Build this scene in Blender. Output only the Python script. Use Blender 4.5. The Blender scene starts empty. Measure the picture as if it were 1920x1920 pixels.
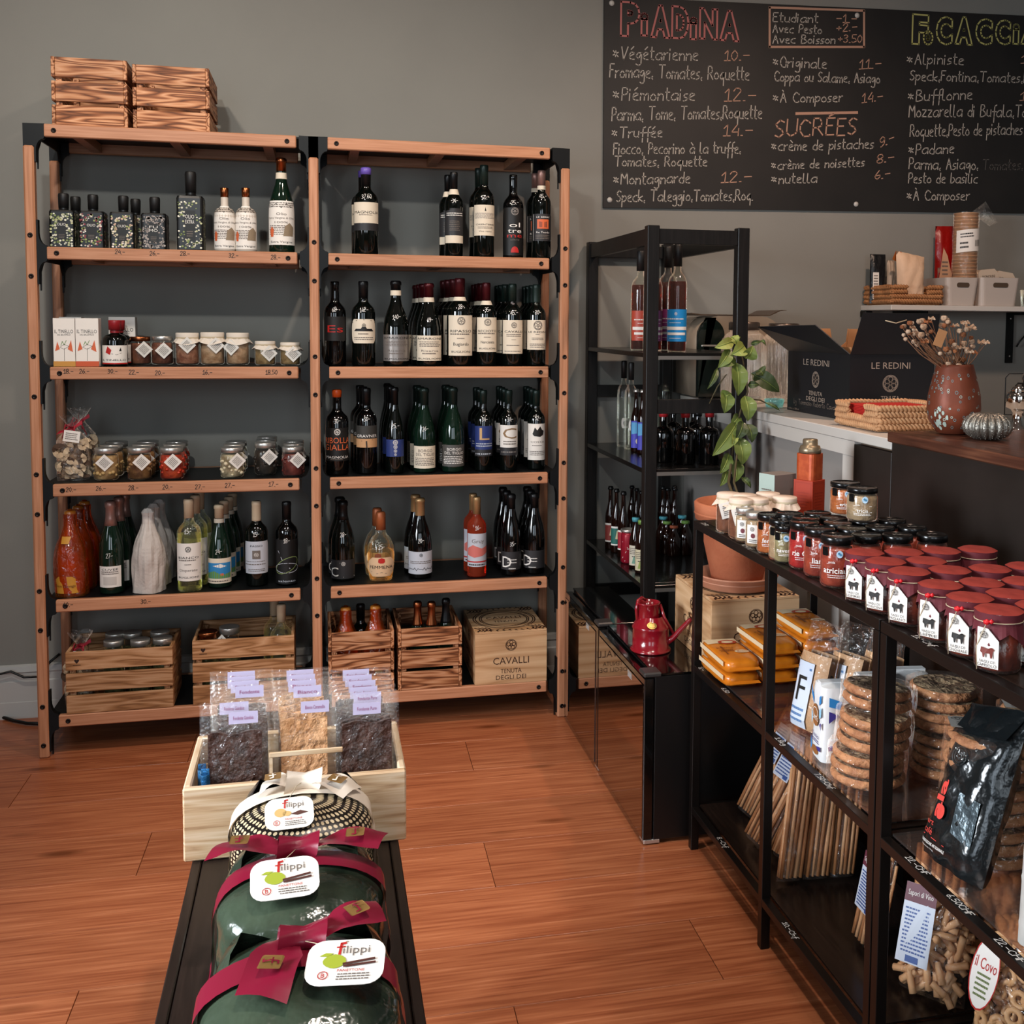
import bpy, math, random
from math import sin, cos, pi, sqrt, atan2
from mathutils import Vector, Matrix
random.seed(7)
S = bpy.context.scene
COL = S.collection
# ------------------------------------------------------------------ camera
F_PX, CX, CY = 2041.07, 1097.78, 745.96
YAW, PITCH, ROLL = 0.2403, -0.0699, 0.0090
CAM = Vector((0.9489, -3.8185, 1.4514))
_f = Vector((sin(YAW)*cos(PITCH), cos(YAW)*cos(PITCH), sin(PITCH)))
_r = Vector((cos(YAW), -sin(YAW), 0)); _u = _r.cross(_f)
R_ = _r*cos(ROLL)+_u*sin(ROLL); U_ = -_r*sin(ROLL)+_u*cos(ROLL)
cd = bpy.data.cameras.new('camera'); cam = bpy.data.objects.new('camera', cd); COL.objects.link(cam)
cam.matrix_world = Matrix(((R_.x, U_.x, -_f.x, CAM.x), (R_.y, U_.y, -_f.y, CAM.y), (R_.z, U_.z, -_f.z, CAM.z), (0, 0, 0, 1)))
cd.sensor_width = 36; cd.lens = 36*F_PX/1920; cd.shift_x = (960-CX)/1920; cd.shift_y = (CY-960)/1920
cd.clip_start = .02
S.camera = cam
def V(px, py, x=None, y=None, z=None):          # the place a sight line meets a plane of the shop
    d = _f+R_*(px-CX)/F_PX-U_*(py-CY)/F_PX
    if x is not None: t = (x-CAM.x)/d.x
    elif y is not None: t = (y-CAM.y)/d.y
    else: t = (z-CAM.z)/d.z
    return CAM+d*t
def dep(x, y, z): return (Vector((x, y, z))-CAM).dot(_f)
# ------------------------------------------------------------------ view, world, lights
S.view_settings.view_transform = 'Standard'; S.view_settings.look = 'None'
S.view_settings.gamma = 1; S.view_settings.use_curve_mapping = False
S.view_settings.exposure = 0.5
W = bpy.data.worlds.new('world'); S.world = W; W.use_nodes = True
W.node_tree.nodes['Background'].inputs[0].default_value = (.62, .72, .85, 1)
W.node_tree.nodes['Background'].inputs[1].default_value = .25
S.cycles.max_bounces = 8; S.cycles.transparent_max_bounces = 24; S.cycles.caustics_reflective = False; S.cycles.caustics_refractive = False
def light(name, kind, loc, target, energy, color, size=.3, size_y=None, spot=None, blend=.5):
    l = bpy.data.lights.new(name, kind); o = bpy.data.objects.new(name, l); COL.objects.link(o)
    l.energy = energy; l.color = color
    if kind == 'AREA':
        l.size = size
        if size_y: l.shape = 'RECTANGLE'; l.size_y = size_y
        else: l.shape = 'DISK'
    if kind == 'SPOT': l.spot_size = spot; l.spot_blend = blend; l.shadow_soft_size = size
    o.location = loc; o.rotation_euler = (Vector(target)-Vector(loc)).to_track_quat('-Z', 'Y').to_euler()
    return o
light('window_daylight', 'AREA', (-.55, -6.6, 1.75), (1.0, 0, 1.0), 30, (.76, .88, 1.0), 1.3, 2.1)
light('window_daylight', 'AREA', (1.7, -6.6, 1.75), (1.6, 0, .9), 24, (.82, .92, 1.0), 1.3, 2.1)
lw_ = light('window_daylight', 'AREA', (-1.5, -2.5, 1.55), (1.7, -1.9, .6), 40, (.86, .93, 1.0), 1.2, 1.2); lw_.data.spread = 1.5
light('ceiling_spot', 'SPOT', (.15, -1.35, 2.98), (.15, .1, 1.35), 52, (1, .88, .76), .05, spot=2.2, blend=1)
light('ceiling_spot', 'SPOT', (1.45, -1.3, 2.98), (1.45, .1, 1.4), 40, (1, .84, .70), .05, spot=2.2, blend=1)
light('ceiling_spot', 'SPOT', (2.75, -1.2, 2.98), (2.85, -.2, 1.2), 62, (1, .70, .53), .05, spot=2.2, blend=1)
light('ceiling_spot', 'SPOT', (1.25, -2.45, 2.98), (1.3, -2.0, .3), 80, (1, .88, .78), .06, spot=1.5, blend=1)
light('ceiling_spot', 'SPOT', (.35, -3.1, 2.95), (.55, .3, 1.7), 95, (.95, .97, .95), .05, spot=1.05, blend=1)  # extra spot added to brighten the upper shelf bays and left wall
light('ceiling_spot', 'SPOT', (1.95, -3.0, 2.98), (2.0, -1.9, .8), 50, (1, .88, .78), .06, spot=1.3, blend=1)
# ------------------------------------------------------------------ materials
def lin(c):
    c = c.lstrip('#'); o = []
    for i in (0, 2, 4):
        v = int(c[i:i+2], 16)/255; o.append(v/12.92 if v <= .04045 else ((v+.055)/1.055)**2.4)
    return (*o, 1)
MATS = {}
def nn(nt, t, **k):
    n = nt.nodes.new(t)
    for a, b in k.items(): setattr(n, a, b)
    return n
def mat(name, col='#808080', rough=.5, metal=0, spec=.5, coat=0, noise=None, bump=None, trans=0, ior=1.45, emit=None, sss=0):
    """noise=(colour2, scale|(sx,sy,sz), sharpness) mixes a second colour; bump=(scale, strength)"""
    if name in MATS: return MATS[name]
    m = bpy.data.materials.new(name); m.use_nodes = True; nt = m.node_tree; L = nt.links
    b = nt.nodes['Principled BSDF']
    b.inputs['Base Color'].default_value = lin(col); b.inputs['Roughness'].default_value = rough
    b.inputs['Metallic'].default_value = metal; b.inputs['Specular IOR Level'].default_value = spec
    b.inputs['Coat Weight'].default_value = coat; b.inputs['IOR'].default_value = ior
    b.inputs['Transmission Weight'].default_value = trans
    if emit: b.inputs['Emission Color'].default_value = lin(emit[0]); b.inputs['Emission Strength'].default_value = emit[1]
    if noise or bump:
        tc = nn(nt, 'ShaderNodeTexCoord'); oi = nn(nt, 'ShaderNodeObjectInfo'); ad = nn(nt, 'ShaderNodeVectorMath', operation='ADD')
        mu = nn(nt, 'ShaderNodeMath', operation='MULTIPLY'); mu.inputs[1].default_value = 13.7
        L.new(oi.outputs['Random'], mu.inputs[0]); L.new(tc.outputs['Object'], ad.inputs[0]); L.new(mu.outputs[0], ad.inputs[1])
    if noise:
        mp = nn(nt, 'ShaderNodeMapping'); s = noise[1]; mp.inputs['Scale'].default_value = s if isinstance(s, tuple) else (s, s, s)
        n = nn(nt, 'ShaderNodeTexNoise'); n.inputs['Scale'].default_value = 1; n.inputs['Detail'].default_value = 5
        r = nn(nt, 'ShaderNodeValToRGB'); k = noise[2] if len(noise) > 2 else .25
        r.color_ramp.elements[0].position = .5-k; r.color_ramp.elements[1].position = .5+k
        r.color_ramp.elements[0].color = lin(col); r.color_ramp.elements[1].color = lin(noise[0])
        L.new(ad.outputs[0], mp.inputs[0]); L.new(mp.outputs[0], n.inputs[0]); L.new(n.outputs[0], r.inputs[0]); L.new(r.outputs[0], b.inputs['Base Color'])
    if bump:
        n2 = nn(nt, 'ShaderNodeTexNoise'); n2.inputs['Scale'].default_value = bump[0]; n2.inputs['Detail'].default_value = 4
        bp = nn(nt, 'ShaderNodeBump'); bp.inputs['Strength'].default_value = bump[1]; bp.inputs['Distance'].default_value = .01
        L.new(ad.outputs[0], n2.inputs['Vector']); L.new(n2.outputs[0], bp.inputs['Height']); L.new(bp.outputs[0], b.inputs['Normal'])
    MATS[name] = m; return m
def wood(name, cols, axis=0, grain=1.0, bands=.5, rough=.5, knots=False, spec=.3, rnd=.15):
    """procedural timber: cols light..dark, grain runs along axis"""
    if name in MATS: return MATS[name]
    m = bpy.data.materials.new(name); m.use_nodes = True; nt = m.node_tree; L = nt.links
    b = nt.nodes['Principled BSDF']; b.inputs['Roughness'].default_value = rough; b.inputs['Specular IOR Level'].default_value = spec
    tc = nn(nt, 'ShaderNodeTexCoord'); oi = nn(nt, 'ShaderNodeObjectInfo'); mu = nn(nt, 'ShaderNodeMath', operation='MULTIPLY'); mu.inputs[1].default_value = 37.3
    ad = nn(nt, 'ShaderNodeVectorMath', operation='ADD'); L.new(oi.outputs['Random'], mu.inputs[0]); L.new(tc.outputs['Object'], ad.inputs[0]); L.new(mu.outputs[0], ad.inputs[1])
    s = [9*grain]*3; s[axis] = .9*grain
    mp = nn(nt, 'ShaderNodeMapping'); mp.inputs['Scale'].default_value = s; L.new(ad.outputs[0], mp.inputs[0])
    n1 = nn(nt, 'ShaderNodeTexNoise'); n1.inputs['Scale'].default_value = 1.2; n1.inputs['Detail'].default_value = 2; L.new(mp.outputs[0], n1.inputs[0])
    # growth rings: a stretched noise field cut into bands
    m2 = nn(nt, 'ShaderNodeMath', operation='MULTIPLY'); m2.inputs[1].default_value = 16; L.new(n1.outputs[0], m2.inputs[0])
    m3 = nn(nt, 'ShaderNodeMath', operation='PINGPONG'); m3.inputs[1].default_value = 1; L.new(m2.outputs[0], m3.inputs[0])
    s2 = [160*grain]*3; s2[axis] = 5*grain
    mp2 = nn(nt, 'ShaderNodeMapping'); mp2.inputs['Scale'].default_value = s2; L.new(ad.outputs[0], mp2.inputs[0])
    n2 = nn(nt, 'ShaderNodeTexNoise'); n2.inputs['Scale'].default_value = 1; n2.inputs['Detail'].default_value = 3; L.new(mp2.outputs[0], n2.inputs[0])
    mx = nn(nt, 'ShaderNodeMix'); mx.inputs[0].default_value = bands; L.new(n2.outputs[0], mx.inputs[2]); L.new(m3.outputs[0], mx.inputs[3])
    r = nn(nt, 'ShaderNodeValToRGB'); e = r.color_ramp.elements
    e[0].position = .15; e[0].color = lin(cols[-1]); e[1].position = .85; e[1].color = lin(cols[0])
    for i, c in enumerate(cols[1:-1]):
        q = e.new(.85-.7*(i+1)/(len(cols)-1)); q.color = lin(c)
    L.new(mx.outputs[0], r.inputs[0]); out = r.outputs[0]
    if knots:
        s3 = [7.]*3; s3[axis] = 2.2
        mp3 = nn(nt, 'ShaderNodeMapping'); mp3.inputs['Scale'].default_value = s3; L.new(ad.outputs[0], mp3.inputs[0])
        vo = nn(nt, 'ShaderNodeTexVoronoi'); vo.inputs['Scale'].default_value = 1; L.new(mp3.outputs[0], vo.inputs[0])
        kr = nn(nt, 'ShaderNodeValToRGB'); kr.color_ramp.elements[0].position = .05; kr.color_ramp.elements[0].color = (1, 1, 1, 1)
        kr.color_ramp.elements[1].position = .16; kr.color_ramp.elements[1].color = (0, 0, 0, 1); L.new(vo.outputs['Distance'], kr.inputs[0])
        km = nn(nt, 'ShaderNodeMix', data_type='RGBA'); L.new(kr.outputs[0], km.inputs[0]); L.new(out, km.inputs[6]); km.inputs[7].default_value = lin(cols[-1]); out = km.outputs[2]
    hs = nn(nt, 'ShaderNodeHueSaturation'); ma = nn(nt, 'ShaderNodeMath', operation='MULTIPLY_ADD'); ma.inputs[1].default_value = rnd*2; ma.inputs[2].default_value = 1-rnd
    L.new(oi.outputs['Random'], ma.inputs[0]); L.new(ma.outputs[0], hs.inputs['Value']); L.new(out, hs.inputs['Color']); L.new(hs.outputs[0], b.inputs['Base Color'])
    MATS[name] = m; return m
def film(name, tint='#ffffff', refl=.35, rough=.12, bump=(60, .6), haze=0.06, hz='#e8e4e0', rib=None):
    """thin clear plastic or glass wall: see-through with crinkled reflections"""
    if name in MATS: return MATS[name]
    m = bpy.data.materials.new(name); m.use_nodes = True; nt = m.node_tree; L = nt.links
    nt.nodes.remove(nt.nodes['Principled BSDF']); out = nt.nodes['Material Output']
    tr = nn(nt, 'ShaderNodeBsdfTransparent'); tr.inputs[0].default_value = lin(tint)
    gl = nn(nt, 'ShaderNodeBsdfGlossy'); gl.inputs['Roughness'].default_value = rough
    df = nn(nt, 'ShaderNodeBsdfDiffuse'); df.inputs[0].default_value = lin(hz)
    lw = nn(nt, 'ShaderNodeLayerWeight'); lw.inputs[0].default_value = refl
    mx = nn(nt, 'ShaderNodeMixShader'); m0 = nn(nt, 'ShaderNodeMixShader'); m0.inputs[0].default_value = haze
    L.new(tr.outputs[0], m0.inputs[1]); L.new(df.outputs[0], m0.inputs[2])
    if bump:
        tc = nn(nt, 'ShaderNodeTexCoord'); n2 = nn(nt, 'ShaderNodeTexNoise'); n2.inputs['Scale'].default_value = bump[0]; n2.inputs['Detail'].default_value = 3
        n2.inputs['Distortion'].default_value = .8
        bp = nn(nt, 'ShaderNodeBump'); bp.inputs['Strength'].default_value = bump[1]; bp.inputs['Distance'].default_value = .01
        if rib: mp_ = nn(nt, 'ShaderNodeMapping'); mp_.inputs['Scale'].default_value = rib; L.new(tc.outputs['Object'], mp_.inputs[0]); L.new(mp_.outputs[0], n2.inputs['Vector'])
        else: L.new(tc.outputs['Object'], n2.inputs['Vector'])
        L.new(n2.outputs[0], bp.inputs['Height']); L.new(bp.outputs[0], gl.inputs['Normal']); L.new(bp.outputs[0], lw.inputs['Normal'])
    ash = nn(nt, 'ShaderNodeAddShader'); L.new(lw.outputs['Fresnel'], mx.inputs[0]); L.new(gl.outputs[0], mx.inputs[2]); L.new(m0.outputs[0], ash.inputs[0]); L.new(mx.outputs[0], ash.inputs[1]); L.new(ash.outputs[0], out.inputs[0])
    MATS[name] = m; return m
# ------------------------------------------------------------------ mesh building
class MB:
    def __init__(s): s.v = []; s.f = []; s.m = []; s.s = []
    def add(s, vs, fs, m=0, sm=False):
        o = len(s.v); s.v += [tuple(v) for v in vs]
        for f in fs: s.f.append([i+o for i in f]); s.m.append(m); s.s.append(sm)
        return s
    def box(s, x0, x1, y0, y1, z0, z1, m=0, c=0):
        if x0 > x1: x0, x1 = x1, x0
        if y0 > y1: y0, y1 = y1, y0
        if z0 > z1: z0, z1 = z1, z0
        if c <= 0:
            vs = [(x, y, z) for z in (z0, z1) for y in (y0, y1) for x in (x0, x1)]
            return s.add(vs, [(0, 2, 3, 1), (4, 5, 7, 6), (0, 1, 5, 4), (2, 6, 7, 3), (0, 4, 6, 2), (1, 3, 7, 5)], m)
        lo, hi = (x0, y0, z0), (x1, y1, z1); vs = []; ix = {}
        for sx in (0, 1):
            for sy in (0, 1):
                for sz in (0, 1):
                    b = [(lo, hi)[q][i] for i, q in enumerate((sx, sy, sz))]; d = [1-2*q for q in (sx, sy, sz)]
                    for a in range(3):
                        p = [b[i]+(0 if i == a else d[i]*c) for i in range(3)]; ix[sx, sy, sz, a] = len(vs); vs.append(p)
        fs = []
        for a in range(3):
            b, d = [i for i in range(3) if i != a]
            for q in (0, 1):
                k = lambda u, w: tuple(q if i == a else (u if i == b else w) for i in range(3))
                fs.append([ix[(*k(0, 0), a)], ix[(*k(1, 0), a)], ix[(*k(1, 1), a)], ix[(*k(0, 1), a)]])
            for u in (0, 1):
                for w in (0, 1):
                    k = lambda q: tuple(q if i == a else (u if i == b else w) for i in range(3))
                    fs.append([ix[(*k(0), b)], ix[(*k(1), b)], ix[(*k(1), d)], ix[(*k(0), d)]])
        for sx in (0, 1):
            for sy in (0, 1):
                for sz in (0, 1): fs.append([ix[sx, sy, sz, a] for a in range(3)])
        cx = Vector(((x0+x1)/2, (y0+y1)/2, (z0+z1)/2)); o = []
        for f in fs:
            P = [Vector(vs[i]) for i in f]; n = (P[1]-P[0]).cross(P[2]-P[0])
            o.append(f if n.dot(P[0]-cx) > 0 else f[::-1])
        return s.add(vs, o, m)
    def lathe(s, prof, n=20, m=0, sm=True, cap=(True, True), c=(0, 0, 0), sx=1, sy=1):
        vs = [(c[0]+r*sx*cos(2*pi*i/n), c[1]+r*sy*sin(2*pi*i/n), c[2]+z) for r, z in prof for i in range(n)]; k = len(prof)
        fs = [(j*n+i, j*n+(i+1) % n, (j+1)*n+(i+1) % n, (j+1)*n+i) for j in range(k-1) for i in range(n)]
        s.add(vs, fs, m, sm); o = len(s.v)-len(vs)
        if cap[0] and prof[0][0] > 0: s.f.append([o+i for i in range(n)][::-1]); s.m.append(m); s.s.append(False)
        if cap[1] and prof[-1][0] > 0: s.f.append([o+(k-1)*n+i for i in range(n)]); s.m.append(m); s.s.append(False)
        return s
    def tube(s, pts, r, n=6, m=0, sm=True):
        pts = [Vector(p) for p in pts]; vs = []
        up = Vector((0, 0, 1)); prev = None
        for i, p in enumerate(pts):
            t = (pts[min(i+1, len(pts)-1)]-pts[max(i-1, 0)]).normalized()
            if prev is None: a = t.orthogonal().normalized()
            else: a = (prev-t*prev.dot(t)).normalized()
            prev = a; b = t.cross(a); rr = r[i] if isinstance(r, (list, tuple)) else r
            vs += [p+a*rr*cos(2*pi*k/n)+b*rr*sin(2*pi*k/n) for k in range(n)]
        fs = [(j*n+i, j*n+(i+1) % n, (j+1)*n+(i+1) % n, (j+1)*n+i) for j in range(len(pts)-1) for i in range(n)]
        fs += [list(range(n))[::-1], [(len(pts)-1)*n+i for i in range(n)]]
        return s.add(vs, fs, m, sm)
    def prism(s, poly, a, b, m=0, ax='z', sm=False):
        """extrude 2-D poly between a and b along an axis"""
        P = {'z': lambda p, h: (p[0], p[1], h), 'y': lambda p, h: (p[0], h, p[1]), 'x': lambda p, h: (h, p[0], p[1])}[ax]; n = len(poly)
        vs = [P(p, a) for p in poly]+[P(p, b) for p in poly]
        fs = [list(range(n))[::-1], list(range(n, 2*n))]; s.add(vs, fs, m, False)
        o = len(s.v)-2*n
        for i in range(n): s.f.append([o+i, o+(i+1) % n, o+n+(i+1) % n, o+n+i]); s.m.append(m); s.s.append(sm)
        return s
    def grid(s, fn, nu, nv, m=0, sm=True):
        vs = [fn(i/nu, j/nv) for j in range(nv+1) for i in range(nu+1)]; w = nu+1
        return s.add(vs, [(j*w+i, j*w+i+1, (j+1)*w+i+1, (j+1)*w+i) for j in range(nv) for i in range(nu)], m, sm)
    def poly(s, mp, pts, m=0): return s.add([mp(*p) for p in pts], [list(range(len(pts)))], m)
    def ribbon(s, mp, pts, w, m=0, closed=False):
        P = [Vector(p) for p in pts]; n = len(P)
        for i in range(n if closed else n-1):
            a, b = P[i], P[(i+1) % n]; d = b-a
            if d.length < 1e-9: continue
            d.normalize(); q = Vector((-d.y, d.x))*w/2; e = d*w*.35
            s.add([mp(*(a-e-q)), mp(*(b+e-q)), mp(*(b+e+q)), mp(*(a-e+q))], [(0, 1, 2, 3)], m)
        return s
    def text(s, mp, t, cx, cy, w=None, h=None, m=0, bold=0):
        vs, fs, W_, H_ = glyphs(t, bold)
        sx = (w/W_) if w else h/H_; sy = (h/H_) if h else sx
        if w is None: sx = sy
        if getattr(mp, 'curved', 0):
            for f in fs: s.polyc(mp, [(cx+(vs[i][0]-W_/2)*sx, cy+(vs[i][1]-.36)*sy) for i in f], m)
            return s
        return s.add([mp(cx+(x-W_/2)*sx, cy+(y-.36)*sy) for x, y in vs], fs, m)
    def polyc(s, mp, pts, m=0, step=.005):
        """flat polygon cut into upright strips so that it bends with a curved face"""
        u0 = min(p[0] for p in pts); u1 = max(p[0] for p in pts)
        if not getattr(mp, 'curved', 0) or u1-u0 < step*1.3: return s.add([mp(*p) for p in pts], [list(range(len(pts)))], m)
        n = int((u1-u0)/step)+1
        for k in range(n):
            P = list(pts)
            for lim, sg in ((u0+(u1-u0)*k/n, 1), (u0+(u1-u0)*(k+1)/n, -1)):
                Q = []
                for i in range(len(P)):
                    a, b = P[i-1], P[i]; ia, ib = (a[0]-lim)*sg >= 0, (b[0]-lim)*sg >= 0
                    if ia != ib: t = (lim-a[0])/(b[0]-a[0]); Q.append((lim, a[1]+(b[1]-a[1])*t))
                    if ib: Q.append(b)
                P = Q
                if len(P) < 3: break
            if len(P) >= 3: s.add([mp(*p) for p in P], [list(range(len(P)))], m)
        return s
    def hand(s, mp, t, u0, v0, w, cap, lw, m=0, jit=.25, slope=0):
        """handwriting built from pen strokes"""
        adv = 0; items = []
        for ch in t:
            wd, st = PEN.get(ch, (3, [])); items.append((adv, st)); adv += wd+1.6
        kx = w/max(adv-1.6, 1); ky = cap/9
        for a, st in items:
            jy = random.uniform(-jit, jit)
            for pth in st:
                pts = [(u0+(a+x+y*.06)*kx, v0+(y+jy)*ky+slope*(a+x)*kx) for x, y in pth]
                s.ribbon(mp, pts, lw, m)
        return s
    def build(s, name, mats, parent=None, loc=None, rot=None):
        me = bpy.data.meshes.new(name); me.from_pydata(s.v, [], s.f)
        ms = mats if isinstance(mats, (list, tuple)) else [mats]
        for q in ms: me.materials.append(q)
        me.polygons.foreach_set('material_index', s.m); me.polygons.foreach_set('use_smooth', s.s); me.update()
        o = bpy.data.objects.new(name, me); COL.objects.link(o)
        if parent: o.parent = parent
        if loc is not None: o.location = loc
        if rot is not None: o.rotation_euler = rot
        return o
_G = {}
def glyphs(t, bold=0):
    k = (t, bold)
    if k in _G: return _G[k]
    c = bpy.data.curves.new('t', 'FONT'); c.body = t; c.resolution_u = 2; c.offset = bold; o = bpy.data.objects.new('t', c)
    COL.objects.link(o); bpy.context.view_layer.update(); me = o.to_mesh()
    vs = [(v.co.x, v.co.y) for v in me.vertices]; fs = [list(p.vertices) for p in me.polygons]; o.to_mesh_clear()
    bpy.data.objects.remove(o); bpy.data.curves.remove(c)
    x0 = min(v[0] for v in vs); x1 = max(v[0] for v in vs); vs = [(x-x0, y) for x, y in vs]
    _G[k] = (vs, fs, x1-x0, .72); return _G[k]
_P = {
'a':'5:59290705244557 5954','b':'4:0d0424464829 07','c':'4:49290705 052444','d':'4:4d4424050729 2947','e':'4:0648391907052444','f':'3:4d2c2420 0848','g':'4:491907062549 494120 2001',
'h':'4:0d04 07294844','i':'1:0904 0b0c','j':'2:292100','k':'4:0d04 480644','l':'2:0d051424','m':'6:0904 07193834 37596864','n':'4:0904 07294844','o':'4:290705244547 4729','p':'4:0900 072948462405',
'q':'4:492906244649 4940','r':'3:0904 072939','s':'3:391907363514 1404','t':'3:1d152434 0a3a','u':'4:0905244549 4544','v':'4:092449','w':'6:0914395469','x':'4:0944 0449','y':'4:0925 492001','z':'4:09490444',
'A':'5:042d54 1848','B':'5:040d3d4b2909 2957552404','C':'5:5b4c2d0a07245455','D':'5:040d3d5a573404','E':'4:4d0d0444 0939','F':'4:4d0d04 0939','G':'5:5b3d0a072454 584838','H':'5:0d04 5d54 0959','I':'1:0d04','L':'4:0d0444',
'M':'6:040d385d64','N':'5:040d545d','O':'5:2d0a07245457 575a3d2d','P':'4:040d3d4b492808','R':'5:040d3d4b492808 2854','S':'4:4c2d0b1938462405','T':'6:0d6d 3d34','U':'5:0d062445565d','V':'5:0d245d','À':'5:042d54 1848 1f2e',
'0':'4:2d0a07244749 4a2d','1':'3:0a2d24 0444','2':'4:0b1d3d4b0444','3':'4:0c2d4b2938462405 1929','4':'4:3d0747 4a44','5':'4:4d0d0939475614 1405','6':'4:3d0806244648 4808','7':'4:0d4d14','8':'4:284a4b3d1d0b0a2847453414050728','9':'4:4a38180a0b2d4b4a462414',
'.':'1:0414','-':'4:0848','+':'4:0848 2a26',',':'1:150413','*':'5:2a26 0a46 0749 ','é':'4:0648391907052444 1b3d','è':'4:0648391907052444 1d3b','É':'4:4d0d0444 0939 1e3f','à':'5:59290705244557 5954 1d3b','/':'4:044d','!':'1:0d08 0405'}
PEN = {}
for k, q in _P.items():
    w, st = q.split(':'); PEN[k] = (int(w), [[(int(z[i]), int(z[i+1], 16)-4) for i in range(0, len(z)-1, 2)] for z in st.split()])
def thing(name, label, cat, loc=(0, 0, 0), rz=0, group=None, rot=None):
    o = bpy.data.objects.new(name, None); COL.objects.link(o); o.empty_display_size = .05
    o.location = loc; o.rotation_euler = rot if rot else (0, 0, rz); o['label'] = label; o['category'] = cat
    if group: o['group'] = group
    return o
def tag(o, label, cat, group=None):
    o['label'] = label; o['category'] = cat
    if group: o['group'] = group
    return o
def struct(o): o['kind'] = 'structure'; return o
def dup(o, loc=None, rz=None, label=None, group=None):
    def cp(a, par):
        c = a.copy(); COL.objects.link(c)
        if par: c.parent = par
        for ch in a.children: cp(ch, c)
        return c
    r = cp(o, None)
    if loc is not None: r.location = loc
    if rz is not None: r.rotation_euler = (0, 0, rz)
    if label: r['label'] = label
    if group: r['group'] = group
    return r
def cyl(R, e=.0004, yaw=0, x=0, y=0):              # wraps flat print round an upright cylinder, facing the shop
    f = lambda u, v: (x+(R+e)*sin(u/R+yaw), y-(R+e)*cos(u/R+yaw), v)
    f.curved = 1; return f
def flaty(y, x=0, z=0): return lambda u, v: (x+u, y, z+v)     # plane facing the shop front
def flatx(x, y=0, z=0): return lambda u, v: (x, y-u, z+v)     # plane facing the left wall
def rrect(w, h, r, n=4, cx=0, cy=0):
    P = []
    for k, (sx, sy) in enumerate(((1, 1), (-1, 1), (-1, -1), (1, -1))):
        for i in range(n+1):
            a = pi/2*(k+i/n); P.append((cx+sx*(w/2-r)+r*cos(a), cy+sy*(h/2-r)+r*sin(a)))
    return P
def patch(b, mp, u0, u1, v0, v1, m=0, nu=14, wf=None):
    nv = 6 if wf is None else 10; c = (u0+u1)/2
    return b.grid(lambda i, j: mp(c+(u0+(u1-u0)*i-c)*(wf(j) if wf else 1), v0+(v1-v0)*j), nu, nv, m, True)
def lines(b, mp, u0, u1, v0, v1, n, m, th=None, seed=0, fill=.85, wmax=.16):     # rows of small illegible print
    rr = random.Random(seed); h = (v1-v0)/n
    for i in range(n):
        y = v0+h*(i+.5); x = u0+(u1-u0)*rr.uniform(0, .06); e = u0+(u1-u0)*rr.uniform(fill, 1)
        while x < e:
            w = (u1-u0)*rr.uniform(.05, .13); x2 = min(x+w, e); t = th or h*.22
            b.add([mp(x, y-t), mp(x2, y-t), mp(x2, y+t), mp(x, y+t)], [(0, 1, 2, 3)], m); x = x2+(u1-u0)*.02
def emblem(b, mp, cx, cy, r, m, n=5, w=None):
    w = w or r*.09
    for q in (1, .88): b.ribbon(mp, [(cx+r*q*cos(2*pi*i/20), cy+r*q*sin(2*pi*i/20)) for i in range(20)], w*.8, m, True)
    for k in range(n):
        a = pi/2+2*pi*k/n; px, py = cx+r*.5*cos(a), cy+r*.5*sin(a)
        b.ribbon(mp, [(px+r*.3*cos(2*pi*i/9), py+r*.3*sin(2*pi*i/9)) for i in range(9)], w, m, True)
    b.ribbon(mp, [(cx+r*.18*cos(2*pi*i/8), cy+r*.18*sin(2*pi*i/8)) for i in range(8)], w, m, True)
# shared materials
beech = wood('beech', ['#c89474', '#b67f5e', '#986445'], 0, 1.2, .15, .45, rnd=.06)
beech_z = wood('beech_upright', ['#c89474', '#b67f5e', '#986445'], 2, 1.2, .15, .45, rnd=.06)
blackmetal = mat('black_powder_coat', '#090b0c', .45, 0, .25)
boltm = mat('bolt_dark', '#1d1512', .4, .6)
burnt = wood('flamed_pine', ['#cc9a76', '#ba8159', '#8a5230', '#472510'], 0, 2.3, .62, .6, rnd=.15)
burnt_y = wood('flamed_pine_side', ['#cc9a76', '#ba8159', '#8a5230', '#472510'], 1, 2.3, .62, .6, rnd=.15)
pine = wood('waxed_pine', ['#c39a74', '#b58760', '#9a6c44', '#6b4426'], 0, 2.2, .5, .55, knots=True, rnd=.12)
pine_y = wood('waxed_pine_side', ['#c39a74', '#b58760', '#9a6c44', '#6b4426'], 1, 2.2, .5, .55, rnd=.12)
paper = mat('white_paper', '#e6e0d8', .6); paperc = mat('cream_paper', '#dccfba', .6); ink = mat('black_ink', '#191513', .5)
inkgrey = mat('grey_ink', '#6b625b', .6); inkred = mat('red_ink', '#b02a24', .5); chalk = mat('chalk_pen', '#e4e0da', .8)
silver = mat('silver_lid', '#cfccc6', .34, .85); copper = mat('copper_lid', '#a8623c', .3, 1); goldf = mat('gold_foil', '#c59b5c', .35, .8)
glass_clear = film('clear_glass', '#f1f4f1', .25, .04, None, .02)
clearfilm = film('clear_film', '#fdfdfc', .35, .16, (55, 1.0), .006)
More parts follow.
